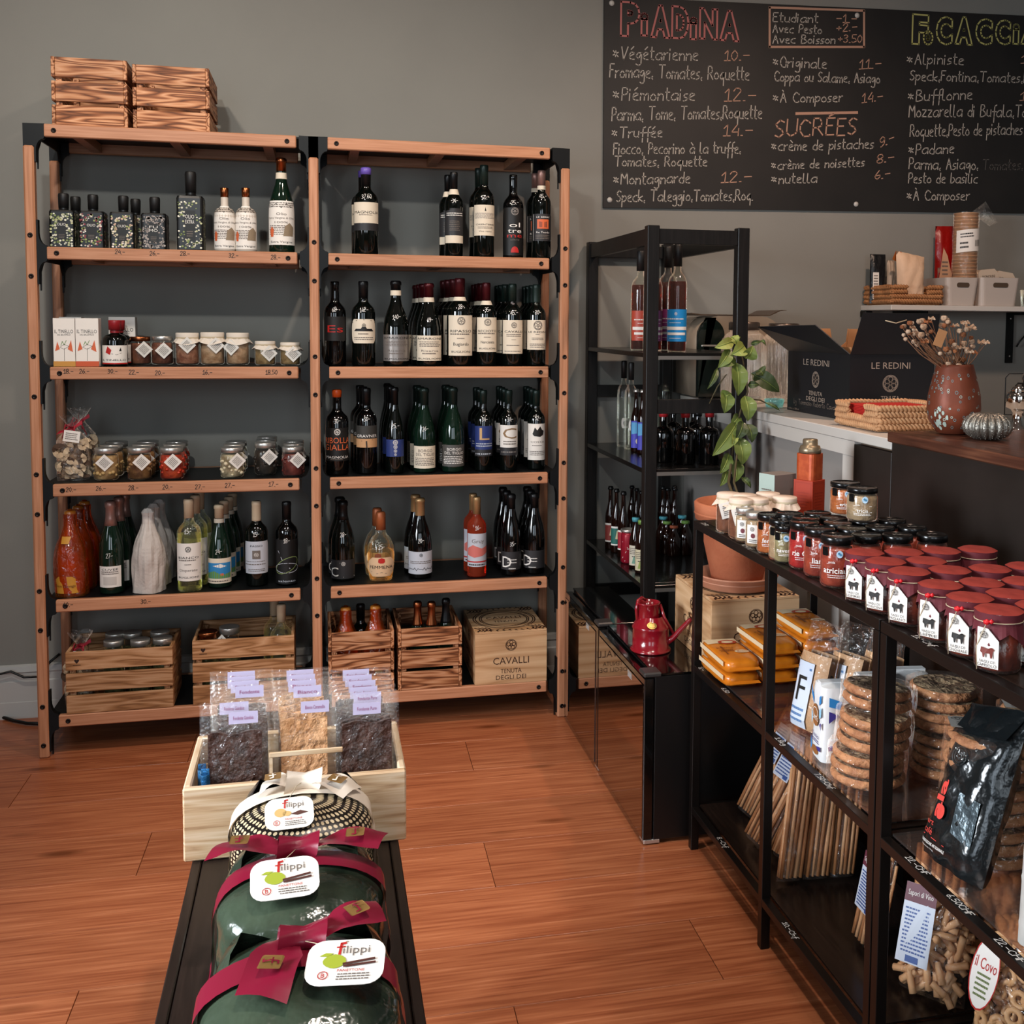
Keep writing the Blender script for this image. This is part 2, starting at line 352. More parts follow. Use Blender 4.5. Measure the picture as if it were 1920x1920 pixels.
# ================================================================== the room
FY = .42                                                            # back wall plane
wallpaint = mat('grey_wall_paint', '#7f7d77', .75, noise=('#86847d', 3, .3), bump=(220, .03))
plankm = wood('oak_laminate', ['#cb8560', '#b06a45', '#975334', '#713a1e'], 0, .8, .12, .33, knots=True, spec=.4, rnd=.09)
whitetrim = mat('white_trim_paint', '#b9b8b4', .45)
fl = struct(MB().box(-1.6, 4.6, -6.95, FY, -.06, -.012).build('floor', mat('floor_underlay', '#2b1a10', .8)))
pk = MB().box(0, 1.3785, 0, .2452, -.012, 0, 0, .0008); first = None
sn, cs = sin(-.020), cos(-.020)
for r in range(-6, 13):
    off = (r*.47) % 1.38
    for k in range(-2, 4):
        x0 = k*1.38-off; y0 = -1.149-r*.2467+.0007
        wx, wy = 1.8+(x0-1.8)*cs-(y0+1.149)*sn, -1.149+(x0-1.8)*sn+(y0+1.149)*cs
        if wx > 4.0 or wx < -2.4 or wy > .4: continue
        if first is None: o = first = pk.build('plank', plankm, fl)
        else: o = first.copy(); COL.objects.link(o)
        o.location = (wx, wy, 0); o.rotation_euler = (0, 0, -.020)
struct(MB().box(-1.6, 4.6, -6.95, -4.2, -.012, 0).build('floor_front', plankm))['label'] = 'plain oak laminate floor at the shop front'
struct(MB().box(-1.6, 4.6, FY, FY+.12, -.06, 3.1).build('wall_back', wallpaint))
struct(MB().box(-1.72, -1.6, -6.95, FY+.12, -.06, 3.1).build('wall_left', wallpaint))
struct(MB().box(4.6, 4.72, -6.95, FY+.12, -.06, 3.1).build('wall_right', wallpaint))
struct(MB().box(-1.72, 4.72, -7.07, FY+.12, 3.1, 3.2).build('ceiling', mat('white_ceiling', '#b5b2ab', .8)))
wf = MB()
for x0, x1, z0, z1 in ((-1.6, -1.25, 0, 3.1), (.15, 1.0, 0, 3.1), (2.4, 4.6, 0, 3.1), (-1.25, .15, 0, .6), (-1.25, .15, 2.9, 3.1), (1.0, 2.4, 0, .6), (1.0, 2.4, 2.9, 3.1)):
    wf.box(x0, x1, -7.07, -6.95, z0, z1)
struct(wf.build('wall_front', wallpaint))
for i, x0 in enumerate((-1.25, 1.0)):
    w = struct(MB().box(x0, x0+.06, -7.05, -6.93, .6, 2.9).box(x0+1.34, x0+1.4, -7.05, -6.93, .6, 2.9).box(x0, x0+1.4, -7.05, -6.93, .6, .66).box(x0, x0+1.4, -7.05, -6.93, 2.84, 2.9).build('window_%d' % (i+1), whitetrim))
bb = MB()
prof = [(0, 0), (-.018, 0), (-.018, .06), (-.016, .062), (-.016, .135), (-.012, .14), (-.012, .165), (-.016, .17), (-.013, .19), (-.004, .195), (0, .195)]
bb.prism([(FY+y, z) for y, z in prof], -1.6, 4.6, 0, 'x')
struct(bb.build('baseboard_back', whitetrim))
# black cables on and under the baseboard
cable = mat('black_cable', '#0b0b0b', .45)
p = [V(-60, 1172, y=.385), V(0, 1264, y=.385), V(20, 1259, y=.385), V(45, 1270, y=.385), V(70, 1269, y=.385), V(95, 1240, y=.385), V(112, 1226, y=.39)]
p[0].z = p[1].z
tag(MB().tube(p, .0045, 6).build('power_cable', cable), 'thin black cable hanging across the top of the white baseboard', 'cable')
p = [V(x, y, z=.008) for x, y in ((-60, 1340), (0, 1343), (25, 1351), (50, 1356), (75, 1357), (110, 1352))]
tag(MB().tube(p, .006, 6).build('power_cable', cable), 'black cable lying on the floor along the baseboard', 'cable')
# ================================================================== chalkboard
BY = FY-.012
bd = thing('chalkboard', 'large black wall menu board with handwritten chalk prices', 'chalkboard', (2.05, FY, 1.9))
def bp(px, py): q = V(px, py, y=BY); return (q.x-2.05, q.z-1.9)
def bmap(u, v): return (u, BY-FY-.0006, v)
b = MB(); b.prism([bp(1133, -7), bp(2110, 38), bp(2110, 403), bp(1131, 389)], 0, BY-FY, 0, 'y'); b.build('board', mat('chalkboard_black', '#141313', .55, noise=('#1c1a19', 6, .2)), bd)
cw = mat('white_chalk', '#aaa39a', .9); cpk = mat('pink_chalk', '#b06a66', .9); cor = mat('orange_chalk', '#b08873', .9); cye = mat('yellow_chalk', '#b3ae6a', .9); cdm = mat('faint_chalk', '#4a4744', .9)
def write(lines_, m, lw=.0042):
    b = MB()
    for t, x0, y0, x1, y1, cap in lines_:
        a = bp(x0, y0); c = bp(x1, y1); s = (c[1]-a[1])/(c[0]-a[0]); k = bp(x0, y0-cap)[1]-a[1]
        b.hand(bmap, t, a[0], a[1], c[0]-a[0], k, lw, 0, .3, s)
    return b
def write_all(L_, m, nm, lw=.0042):
    for l in L_: write([l], m, lw).build(nm, m, bd)['kind'] = 'stuff'
write_all([('*Végétarienne', 1149, 111, 1308, 113, 24), ('Fromage, Tomates, Roquette', 1143, 145, 1404, 150, 25), ('*Piémontaise', 1149, 188, 1302, 189, 24),
 ('Parma, Tome, Tomates,Roquette', 1147, 226, 1428, 222, 25), ('*Truffée', 1147, 258, 1241, 257, 20), ('Fiocco, Pecorino à la truffe,', 1150, 289, 1388, 287, 21),
 ('Tomates, Roquette', 1152, 312, 1325, 311, 19), ('*Montagnarde', 1150, 346, 1293, 343, 21), ('Speck, Taleggio,Tomates,Roq.', 1156, 378, 1411, 376, 21),
 ('Etudiant', 1449, 41, 1533, 42, 17), ('Avec Pesto', 1449, 61, 1540, 63, 16), ('Avec Boisson', 1449, 81, 1565, 82, 16),
 ('*Originale', 1449, 125, 1549, 129, 20), ('Coppa ou Salame, Asiago', 1452, 152, 1649, 156, 19), ('*À Composer', 1449, 192, 1579, 191, 19),
 ('*crème de pistaches', 1446, 283, 1637, 278, 19), ('*crème de noisettes', 1446, 318, 1620, 312, 17), ('*nutella', 1446, 345, 1531, 342, 18),
 ('*Alpiniste', 1700, 120, 1806, 121, 20), ('Speck,Fontina,Tomates,Roquette', 1706, 151, 1995, 156, 19), ('*Bufflonne', 1702, 190, 1822, 186, 21),
 ('Mozzarella di Bufala,Tomates', 1704, 219, 1975, 219, 23), ('Roquette,Pesto de pistaches', 1706, 256, 1916, 252, 22), ('*Padane', 1703, 290, 1788, 287, 20),
 ('Parma, Asiago,', 1704, 317, 1833, 318, 21), ('Pesto de basilic', 1703, 343, 1832, 343, 19), ('*À Composer', 1700, 376, 1817, 375, 19)], cw, 'chalk_line')
write_all([('10.-', 1358, 114, 1404, 113, 20), ('12.-', 1358, 190, 1416, 189, 24), ('14.-', 1356, 255, 1410, 254, 21), ('12.-', 1352, 343, 1408, 340, 20), ('-1.-', 1568, 42, 1605, 42, 16),
 ('+2.-', 1568, 60, 1606, 57, 15), ('+3.50', 1571, 80, 1615, 80, 15), ('11.-', 1611, 130, 1651, 127, 18), ('14.-', 1616, 193, 1654, 188, 18), ('9.-', 1649, 276, 1675, 266, 19),
 ('8.-', 1644, 306, 1675, 302, 16), ('6.-', 1640, 337, 1668, 332, 16), ('13.-', 1914, 119, 1966, 117, 16), ('14.-', 1912, 188, 1966, 186, 16)], cor, 'chalk_price', .0038)
write([('Tomates, Roq', 1842, 318, 1955, 318, 19)], cdm).build('faded_writing', cdm, bd)['kind'] = 'stuff'
b = write([('SUCRÉES', 1453, 257, 1604, 252, 32)], cor, .006)
b.build('chalk_heading', cor, bd); b = MB(); b.ribbon(bmap, [bp(1493, 213), bp(1607, 211)], .011); b.build('chalk_underline', cor, bd); b = MB()
b.ribbon(bmap, [bp(1443, 14), bp(1620, 20), bp(1620, 88), bp(1443, 88)], .009, 0, True); b.build('chalk_frame', cor, bd)
def outlined(word, spans, m, th):
    """hollow capitals: rim of each letter drawn by the chalk"""
    b = MB()
    for ch, (x0, y0, x1, y1) in zip(word, spans):
        c = bpy.data.curves.new('t', 'FONT'); c.body = ch; c.resolution_u = 3; c.offset = .055; o = bpy.data.objects.new('t', c); COL.objects.link(o)
        bpy.context.view_layer.update(); me = o.to_mesh(); P = [(v.co.x, v.co.y) for v in me.vertices]; cnt = {}
        for f in me.polygons:
            for e in f.edge_keys: cnt[e] = cnt.get(e, 0)+1
        E_ = [e for e, n in cnt.items() if n == 1]; o.to_mesh_clear(); bpy.data.objects.remove(o); bpy.data.curves.remove(c)
        ax, bx = min(p[0] for p in P), max(p[0] for p in P); ay, by = min(p[1] for p in P), max(p[1] for p in P)
        A = bp(x0, y1); B = bp(x1, y0)
        for i, j in E_:
            q = [(A[0]+(P[t][0]-ax)/(bx-ax)*(B[0]-A[0]), A[1]+(P[t][1]-ay)/(by-ay)*(B[1]-A[1])) for t in (i, j)]; b.ribbon(bmap, q, th)
    return b.build('chalk_title', m, bd)
outlined('PiADiNA', [(1164, 6, 1199, 67), (1202, 26, 1214, 66), (1221, 12, 1256, 69), (1260, 14, 1291, 71), (1294, 34, 1306, 73), (1312, 18, 1345, 72), (1350, 22, 1386, 75)], cpk, .0075)
outlined('FoCACCiA', [(1710, 29, 1741, 82), (1731, 59, 1749, 83), (1755, 33, 1786, 82), (1791, 34, 1824, 82), (1829, 37, 1861, 82), (1866, 39, 1895, 82), (1899, 46, 1911, 82), (1914, 42, 1950, 82)], cye, .0065)
for i, (x, y) in enumerate(((1147, 6), (1143, 375), (1607, 29), (1605, 383))):
    q = bp(x, y); MB().lathe([(.011, 0), (.011, .002), (.006, .005), (0, .006)], 12).build('screw_cap', mat('white_cap', '#b8b4ae', .4), bd, (q[0], BY-FY, q[1]), (pi/2, 0, 0))
# ================================================================== tall beech shelving, two bays
ZS = [2.0634, 1.6755, 1.2894, .9072, .5246, .1388]
XB = [(.1035, .880), (.9812, 1.7480)]
PX = [.0585, .9355, 1.8040]; DPT = .378
sh = thing('shelving_unit', 'tall open beech shelving unit with black corner brackets and six shelves', 'shelf', (0, 0, 0))
bolt = MB().lathe([(.008, 0), (.008, .002), (.0045, .003), (.0035, .0012), (0, .001)], 10); bolt0 = None
def put_bolt(par, x, y, z):
    global bolt0
    if bolt0 is None: o = bolt0 = bolt.build('bolt', boltm, par)
    else: o = bolt0.copy(); COL.objects.link(o); o.parent = par
    o.location = (x, y, z); o.rotation_euler = (pi/2, 0, 0); return o
for ix, x in enumerate(PX):
    w = .016
    post = MB().box(x-w, x+w, -.006, .028, 0, ZS[0]-.07, 0, .005).build('post', beech_z, sh)
    for i, z in enumerate(ZS[:6]):
        for dz in (-.075, .055):
            zz = z+dz-.02
            if .03 < zz < 1.96: put_bolt(post, x, -.006, zz)
    MB().box(x-w, x+w, DPT-.034, DPT, 0, ZS[0]-.07, 0, .005).build('post', beech_z, sh)
for bi, (xa, xb) in enumerate(XB):
    for i, z in enumerate(ZS):
        r = MB().box(xa, xb, 0, .022, z-.040, z, 0, .003).build('front_rail', beech, sh)
        put_bolt(r, xa+.030, 0, z-.02); put_bolt(r, xb-.030, 0, z-.02)
        MB().box(xa, xb, DPT-.022, DPT, z-.040, z, 0, .003).build('rear_rail', beech, sh)
        MB().box(xa-.03, xb+.03, .0225, DPT-.0225, z-.006, z-.0008).build('shelf_tray', blackmetal, sh)
        if i < 2:
            for k in (.12, .5, .88):
                xx = xa+(xb-xa)*k; MB().box(xx-.016, xx+.016, .0225, DPT-.0225, z-.036, z-.0075).build('cross_slat', beech, sh)
def bracket(x, z, sx, y0, y1, top=False):
    """pressed black bracket: tab along the post, curved web out to the rail"""
    P = []; w0 = .0165; wr = .040 if sx else .04
    up = .0 if top else .085
    if not top:
        P += [(w0, up), (w0+.005, up), (w0+.005, .045)]
        P += [(w0+.005+.022*(1-cos(a)), .045-.040*sin(a)) for a in [pi/2*k/5 for k in range(1, 6)]]
    else: P += [(-.016, .0), ]
    P += [(.047, .001), (.047, -.040)]
    P += [(w0+.005+.022*(1-cos(a)), -.045-.035*(1-sin(a))-.002) for a in [pi/2*(5-k)/5 for k in range(0, 6)]]
    P += [(w0+.005, -.120), (w0, -.120)]
    if top: P += [(w0, -.071), (-.016, -.071)]
    P = [(x+sx*a, z+b) for a, b in P]
    return MB().prism(P, y0, y1, 0, 'y')
for ix, x in enumerate(PX):
    for i, z in enumerate(ZS):
        for sx in ((1,) if ix == 0 else (-1,) if ix == 2 else (1, -1)):
            bracket(x, z, sx, .002, .026, i == 0).build('corner_bracket', blackmetal, sh)
            bracket(x, z, sx, DPT-.028, DPT-.004, i == 0).build('corner_bracket', blackmetal, sh)
            q = MB(); xx = x+sx*.0185
            P = [(.027, -.14), (.032, -.14), (.036, -.08), (.075, -.045), (DPT-.075, -.045), (DPT-.036, -.08), (DPT-.032, -.14), (DPT-.027, -.14), (DPT-.027, -.002), (.027, -.002)]
            q.prism([(a, z+b) for a, b in P], xx, xx+sx*.004, 0, 'x'); q.box(xx, xx+sx*.03, .03, DPT-.03, z-.008, z-.0015); q.build('side_bracket', blackmetal, sh)
# prices pencilled on the rails
def price(bay, i, px, py, t, capx=8, w=None):
    z = ZS[i]; a = V(px, py, y=0); k = V(px, py-capx, y=0).z-a.z
    b = MB(); b.hand(flaty(-.0006), t, a.x, a.z, w or k*.52*len(t), k, .0018, 0, .3); b.build('price_mark', ink, sh)
for i, row in {1: ((216, 476, '24.-'), (281, 479, '26.-'), (338, 479, '28.-'), (429, 483, '32.-'), (508, 486, '28.-')),
               2: ((119, 700, '18.-'), (149, 700, '26.-'), (202, 700, '30.-'), (242, 702, '22.-'), (291, 703, '20.-'), (380, 702, '16.-'), (498, 702, '18.50')),
               3: ((124, 922, '20.-'), (180, 920, '26.-'), (241, 919, '28.-'), (305, 917, '20.-'), (366, 917, '27.-'), (422, 914, '27.-'), (504, 912, '17.-')),
               4: ((118, 1138, '60.-'), (264, 1132, '30.-'))}.items():
    for px, py, t in row: price(0, i, px, py, t)
# ================================================================== slatted crates
def crate(name, label, w, d, h, inset, m1, m2, loc, group, rz=0, heart=None, bottom=True):
    """origin: front-left-bottom; three boards a side, corner posts; inset: end boards cover the front boards"""
    t = thing(name, label, 'crate', loc, rz, group); th = .011; g = .012; bh = (h-2*g)/3
    x0, x1 = (th, w-th) if inset else (0, w)
    for k in range(3):
        z0 = k*(bh+g); dd = .002 if inset else 0
        for yy in ((dd, th), (d-th, d-dd)):
            o = MB().box(x0+.0004, x1-.0004, yy[0], yy[1], z0+.0005, z0+bh, 0, .0012).build('slat', m1, t)
            if heart and yy[0] == dd and k == 2:
                b = MB(); hx, hz = x0+.035, z0+bh*.5; s = .008
                b.add([(hx+s*a, -.0006, hz+s*c) for a, c in [(0, -1), (.8, -.1), (.95, .5), (.5, .85), (0, .45), (-.5, .85), (-.95, .5), (-.8, -.1)]], [list(range(8))]); lines(b, flaty(-.0006), hx-.013, hx+.013, hz-.016, hz-.010, 1, 0); b.build('burned_heart', mat('brand_burn', '#2a140a', .7), o)
        for xx in ((0, th), (w-th, w)):
            y0, y1 = (0, d) if inset else (th+.0005, d-th-.0005)
            MB().box(xx[0], xx[1], y0, y1, z0+.0005, z0+bh, 0, .0012).build('end_slat', m2, t)
    for xx in (th+.0005, w-th-.0185):
        for yy in (th+.0005, d-th-.0185): MB().box(xx, xx+.018, yy, yy+.018, .002, h-.012).build('corner_post', m2, t)
    for k in range(5):
        y = .02+(d-.07)*k/4; MB().box(th+.001, w-th-.001, y, y+.034, .0005, .008).build('base_slat', m1, t)
    return t
zt = ZS[0]+.0006
crate('slatted_crate', 'flamed pine crate on top of the shelving, the left one', .226, .30, .214, True, burnt, burnt_y, (.127, .012, zt), 'crates on top of the shelving')
crate('slatted_crate', 'flamed pine crate on top of the shelving, the right one', .236, .30, .205, True, burnt, burnt_y, (.369, .012, zt), 'crates on top of the shelving')
z6 = ZS[5]+.0006
crate('slatted_crate', 'pine crate of jars and ribboned bags at the bottom left of the shelving', .334, .232, .208, False, pine, pine_y, (.128, .004, z6), 'crates on the bottom shelf', heart=True)
crate('slatted_crate', 'pine crate with two jars and white wine left of the middle post', .334, .27, .222, False, pine, pine_y, (.524, .004, z6), 'crates on the bottom shelf', heart=True)
crate('slatted_crate', 'flamed crate holding orange wrapped bottles right of the middle post', .226, .30, .221, True, burnt, burnt_y, (.972, .004, z6), 'crates on the bottom shelf')
crate('slatted_crate', 'flamed crate of foil necked bottles left of the printed wine box', .226, .30, .221, True, burnt, burnt_y, (1.212, .004, z6), 'crates on the bottom shelf')
def wine_box(label, w, d, h, loc, rz=0, side='front'):
    t = thing('wooden_wine_box', label, 'box', loc, rz); th = .009
    pw = wood('box_plywood', ['#d8b48c', '#c9a178', '#a97c52'], 0, .8, .5, .6, rnd=.05); pwy = wood('box_plywood_side', ['#d8b48c', '#c9a178', '#a97c52'], 1, .8, .5, .6, rnd=.05)
    brn = mat('burned_print', '#3c2012', .7)
    fr = MB().box(0, w, 0, th, .0005, h-.008).build('front_panel', pw, t)
    MB().box(0, w, d-th, d, .0005, h-.008).build('back_panel', pw, t)
    l = MB().box(0, th, th+.0003, d-th-.0003, .0005, h-.008).build('side_panel', pwy, t)
    MB().box(w-th, w, th+.0003, d-th-.0003, .0005, h-.008).build('side_panel', pwy, t)
    MB().box(th+.0003, w-th-.0003, th+.0003, d-th-.0003, .0005, .008).build('bottom_panel', pw, t)
    lid = MB().box(0, w, 0, d, h-.0078, h, 0, .001).build('lid', pw, t)
    def print_(mp, W_, par):
        b = MB(); emblem(b, mp, W_*.5, h*.73, h*.105, 0); b.text(mp, 'CAVALLI', W_*.5, h*.44, W_*.50, h*.135); b.text(mp, 'TENUTA', W_*.5, h*.245, W_*.29, h*.085); b.text(mp, 'DEGLI DEI', W_*.5, h*.125, W_*.42, h*.085)
        b.build('burned_lettering', brn, par)
    print_(flaty(-.0006), w, fr); print_(lambda u, v: (-.0006, d-u, v), d, l)
    b = MB(); mp = lambda u, v: (u, v, h+.0006); cx, cy = w/2, d/2
    for q in (1, .93, .8, .74): b.ribbon(mp, [(cx+w*.44*q*cos(a*pi/20), cy+d*.4*q*sin(a*pi/20)) for a in range(40)], .004, 0, True)
    for k in range(-5, 6):
        s = k/5.5
        b.ribbon(mp, [(cx+s*w*.44, cy+d*(.44+.02*sin(k))), (cx+s*w*.47+.006, cy+d*.46), (cx+s*w*.5, cy+d*.49)], .005); b.ribbon(mp, [(cx+s*w*.44, cy-d*(.44+.02*sin(k))), (cx+s*w*.47-.006, cy-d*.46), (cx+s*w*.5, cy-d*.49)], .005)
    for sx in (-1, 1):
        for sy in (-1, 1):
            for q in range(4): b.ribbon(mp, [(cx+sx*w*(.30+.05*q)+.01*sin(t_*1.3), cy+sy*d*(.46-.045*t_)) for t_ in range(4)], .006)
    b.text(mp, 'CAVALLI', cx, cy+.02, w*.5, .03); b.text(mp, 'TENUTA', cx, cy-.03, w*.34, .024); b.build('burned_ornament', brn, lid)
    return t
wine_box('square wooden wine box with burned lettering on the lowest shelf', .263, .318, .194, (1.485, .003, z6))
# ================================================================== bottles
g_dark = mat('dark_glass', '#060907', .05, 0, .6, .3); g_green = mat('green_glass', '#0d2016', .05, 0, .6, .3); g_brown = mat('brown_glass', '#1a0905', .05, 0, .6, .3)
g_black = mat('black_glass', '#050505', .07, 0, .6, .3)
PROF = {
 'bordeaux': [(0, .002), (.6, .004), (.93, 0), (1, .02), (1, .62), (.97, .655), (.86, .69), (.62, .725), (.44, .755), (.39, .79), (.38, .95), (.395, .955), (.395, .985), (.36, 1), (0, 1)],
 'burgundy': [(0, .002), (.6, .004), (.93, 0), (1, .02), (1, .40), (.97, .47), (.88, .55), (.70, .64), (.50, .72), (.39, .79), (.36, .95), (.41, .955), (.41, .985), (.34, 1), (0, 1)],
 'champagne': [(0, .002), (.6, .004), (.93, 0), (1, .02), (1, .42), (.95, .52), (.80, .62), (.56, .72), (.39, .82), (.36, .93), (.43, .945), (.42, .985), (.34, 1), (0, 1)],
 'apoth': [(0, .002), (.6, .004), (.92, 0), (1, .02), (1, .56), (.95, .62), (.75, .675), (.45, .70), (.36, .73), (.36, .96), (.36, 1), (0, 1)],
 'square': [(0, .002), (.6, .002), (.96, 0), (1, .01), (1, .655), (.93, .685), (.45, .70), (.40, .71), (.40, .97), (.36, 1), (0, 1)],
 'liquor': [(0, .002), (.6, .004), (.92, 0), (1, .02), (1, .60), (.96, .655), (.8, .70), (.5, .735), (.36, .76), (.34, .99), (.3, 1), (0, 1)],
 'flask': [(0, .002), (.6, .004), (.80, 0), (.86, .02), (.98, .25), (1, .38), (.93, .50), (.74, .60), (.45, .67), (.36, .72), (.33, .98), (.28, 1), (0, 1)],
 'beer': [(0, .002), (.6, .004), (.92, 0), (1, .02), (1, .50), (.93, .57), (.66, .66), (.45, .74), (.42, .82), (.38, .93), (.43, .95), (.43, .97), (.36, .985), (0, .985)],
 'stubby': [(0, .002), (.6, .004), (.92, 0), (1, .02), (1, .50), (.96, .58), (.75, .70), (.50, .82), (.42, .93), (.42, .985), (0, .985)],
}
def radat(P, R, H, z):
    z /= H
    for (r0, z0), (r1, z1) in zip(P[2:], P[3:]):
        if z0 <= z <= z1 and z1 > z0: return R*(r0+(r1-r0)*(z-z0)/(z1-z0))
    return R*P[-2][0]
def wrapP(P, R, H, e=.0006, yaw=0, sq=False):
    if sq: return lambda u, v: (u, -R-e, v)
    def f(u, v):
        r = max(radat(P, R, H, v), .004)+e; a = u/r+yaw; return (r*sin(a), -r*cos(a), v)
    f.curved = 1; return f
def bottle(name, label, loc, R, H, kind='bordeaux', glass=None, cap=None, capz=.8, band=None, lab=None, price=None, group=None, yaw=0, capr=1.0, liquid=None, extra=None, cat='bottle'):
    """lab=(z0,z1,half_angle,material,painter,shape)"""
    t = thing(name, label, cat, loc, 0, group); P = PROF[kind]; n = 22
    sq = kind == 'square'
    if sq:
        b = MB(); pr = []
        for r, z in P: pr.append((r*R, z*H))
        for (r0, z0), (r1, z1) in zip(pr, pr[1:]):
            A = []
            for r, z in ((r0, z0), (r1, z1)):
                k = 1 if r > R*.9 else .0
                A.append([(x, y, z) for x, y in (rrect(2*r, 2*r, max(r*.22, .0003), 3) if k else [(r*cos(pi/4+q*pi/8), r*sin(pi/4+q*pi/8)) for q in range(16)])])
            m_ = len(A[0]); b.add(A[0]+A[1], [(i, (i+1) % m_, m_+(i+1) % m_, m_+i) for i in range(m_)], 0, r0 < R*.9)
        body = b.build('bottle_body', glass or g_black, t)
    else:
        body = MB().lathe([(r*R, z*H) for r, z in P], n).build('bottle_body', glass or g_dark, t)
    if liquid:
        lm, lv = liquid; Q = [(max(r*R-.0025, 0), max(z*H, .006)) for r, z in P if z <= lv]; Q.append((max(radat(P, R, H, lv*H)-.0025, .001), lv*H)); Q.append((0, lv*H)); MB().lathe(Q, n).build('liquid', lm, t)
    if cap:
        e = .0012; Q = [(radat(P, R, H, capz*H)*(capr if capr > 1.05 else 1)+e*.3, capz*H)]
        Q += [(max(r*R, .0)*capr+e, z*H) for r, z in P if z > capz and r > 0]; Q.append((Q[-1][0]-.001, H+.0012)); Q.append((0, H+.0014))
        MB().lathe(Q, 18).build('capsule', cap, t)
    if band:
        z0, z1, bm = band; MB().lathe([(radat(P, R, H, z0*H)+.0018, z0*H), (radat(P, R, H, z1*H)+.0018, z1*H)], 18, cap=(False, False)).build('neck_band', bm, t)
    if lab:
        z0, z1, ha, lm, painter, shape = lab; z0 *= H; z1 *= H; mp = wrapP(P, R, H, .0005, yaw, sq); w = R*ha
        b = MB(); wfs = {'oval': lambda j: .72+.28*sin(pi*min(max(j, .0), 1))**.5, 'shield': lambda j: 1-.12*(2*j-1)**4, 'dome': lambda j: 1 if j < .86 else sqrt(max(0, 1-((j-.86)/.16)**2))*.98+.02, 'oct': lambda j: min(1, .62+1.6*min(j, 1-j)), None: None}
        patch(b, mp, -w, w, z0, z1, 0, 18, wfs[shape]); ms = [lm]
        if painter:
            mp2 = wrapP(P, R, H, .0012, yaw, sq); ms += painter(b, mp2, w, z0, z1)
        b.build('label', ms, t)
    if extra: extra(t, P, R, H)
    if price:
        txt, pz = price; b = MB(); mp = wrapP(P, R, H, .0012, yaw, sq); b.hand(mp, txt, -.0068*len(txt)/2, pz*H, .0068*len(txt), .015, .0012, 0, .4, .1); b.build('price_mark', chalk, t)
    return t
# ---- label artwork: each painter adds print faces and returns the extra materials (slots 1..)
def art(*items):
    """items: ('t',text,y,wfrac,hfrac,slot) ('l',y0,y1,n,wfrac,slot) ('e',y,r,slot) ('r',y0,y1,wfrac,slot) ; y in 0..1 of the label"""
    mats = []
    def f(b, mp, w, z0, z1):
        h = z1-z0; ms = []
        def S_(m):
            if m not in ms: ms.append(m)
            return ms.index(m)+1
        for it in items:
            k = it[0]
            if k == 't': b.text(mp, it[1], 0 if len(it) < 7 else it[6]*w, z0+h*it[2], 2*w*it[3], it[4]*h, S_(it[5]))
            elif k == 'l': lines(b, mp, -w*it[4], w*it[4], z0+h*it[1], z0+h*it[2], it[3], S_(it[5]), seed=len(it)+it[3])
            elif k == 'e': emblem(b, mp, 0, z0+h*it[1], it[2]*w, S_(it[3]))
            elif k == 'r': 
                c = 0 if len(it) < 6 else it[5]*w; patch(b, (lambda u, v: mp(u+c, v)) if c else mp, -w*it[3], w*it[3], z0+h*it[1], z0+h*it[2], S_(it[4]), 12)
            elif k == 's': b.ribbon(mp, [(x*w, z0+y*h) for x, y in it[1]], it[2], S_(it[3]), len(it) > 4)
            elif k == 'p': b.polyc(mp, [(x*w, z0+y*h) for x, y in it[1]], S_(it[2]))
        return ms
    return f
grn = mat('dark_green_foil', '#1d2b26', .35, .3); blk = mat('black_foil', '#111112', .35, .2); wine = mat('burgundy_foil', '#4a1218', .35, .4); pur = mat('purple_foil', '#6a55b0', .4); org = mat('orange_wax', '#d9541c', .4)
tan = mat('cream_foil', '#cdb697', .4); gld = mat('pale_gold_foil', '#b58f62', .35, .5); pinkf = mat('rosy_foil', '#a07a70', .35, .5); drkl = mat('charcoal_label', '#29282a', .5); navy = mat('navy_label', '#26356e', .5)
orl = mat('orange_ink', '#cf6238', .5); redl = mat('bright_red', '#b3231f', .45); grl = mat('grey_label', '#8f8781', .5); picb = mat('blue_print', '#2e7fb8', .5); picg = mat('green_print', '#5f8a3e', .5); lbl_blue = mat('pale_blue_label', '#b9bdc6', .5)
ZSURF = [z+.0004 for z in ZS]
def shelf_bottle(si, px, top, wpx, label, y=None, base=None, R=None, **k):
    """one bottle stood on shelf si: centre column px, top row, width in px"""
    z = ZSURF[si]
    if base is not None:
        q = V(px, base, z=z); R = R or wpx*dep(q.x, q.y+.03, z+.1)/(2*F_PX); y = q.y+R*.93
    else: y = y if y is not None else .075
    x = V(px, top, y=y).x; R = R or wpx*dep(x, y, z+.1)/(2*F_PX); H = V(px, top, y=y).z-z
    return bottle(k.pop('name', 'wine_bottle'), label, (x, y, z), R, H, **k)
ORD = ['first', 'second', 'third', 'fourth']
def behind(o, n, px_list, top, what, step=.083, dx=None, group=None, y=None):
    """the same wine again in the rows behind"""
    for i in range(n):
        yy = o.location.y+step*(i+1)
        if yy > .343: yy = .343-.0001
        x = V(px_list[i], top, y=yy).x
        dup(o, (x, yy, o.location.z), None, '%s bottle behind the %s' % (ORD[i], what), group or o.get('group'))
GU = 'wine bottles on the upper right shelves'
def zf(si, py, y, H): return (V(700, py, y=y).z-ZSURF[si])/H
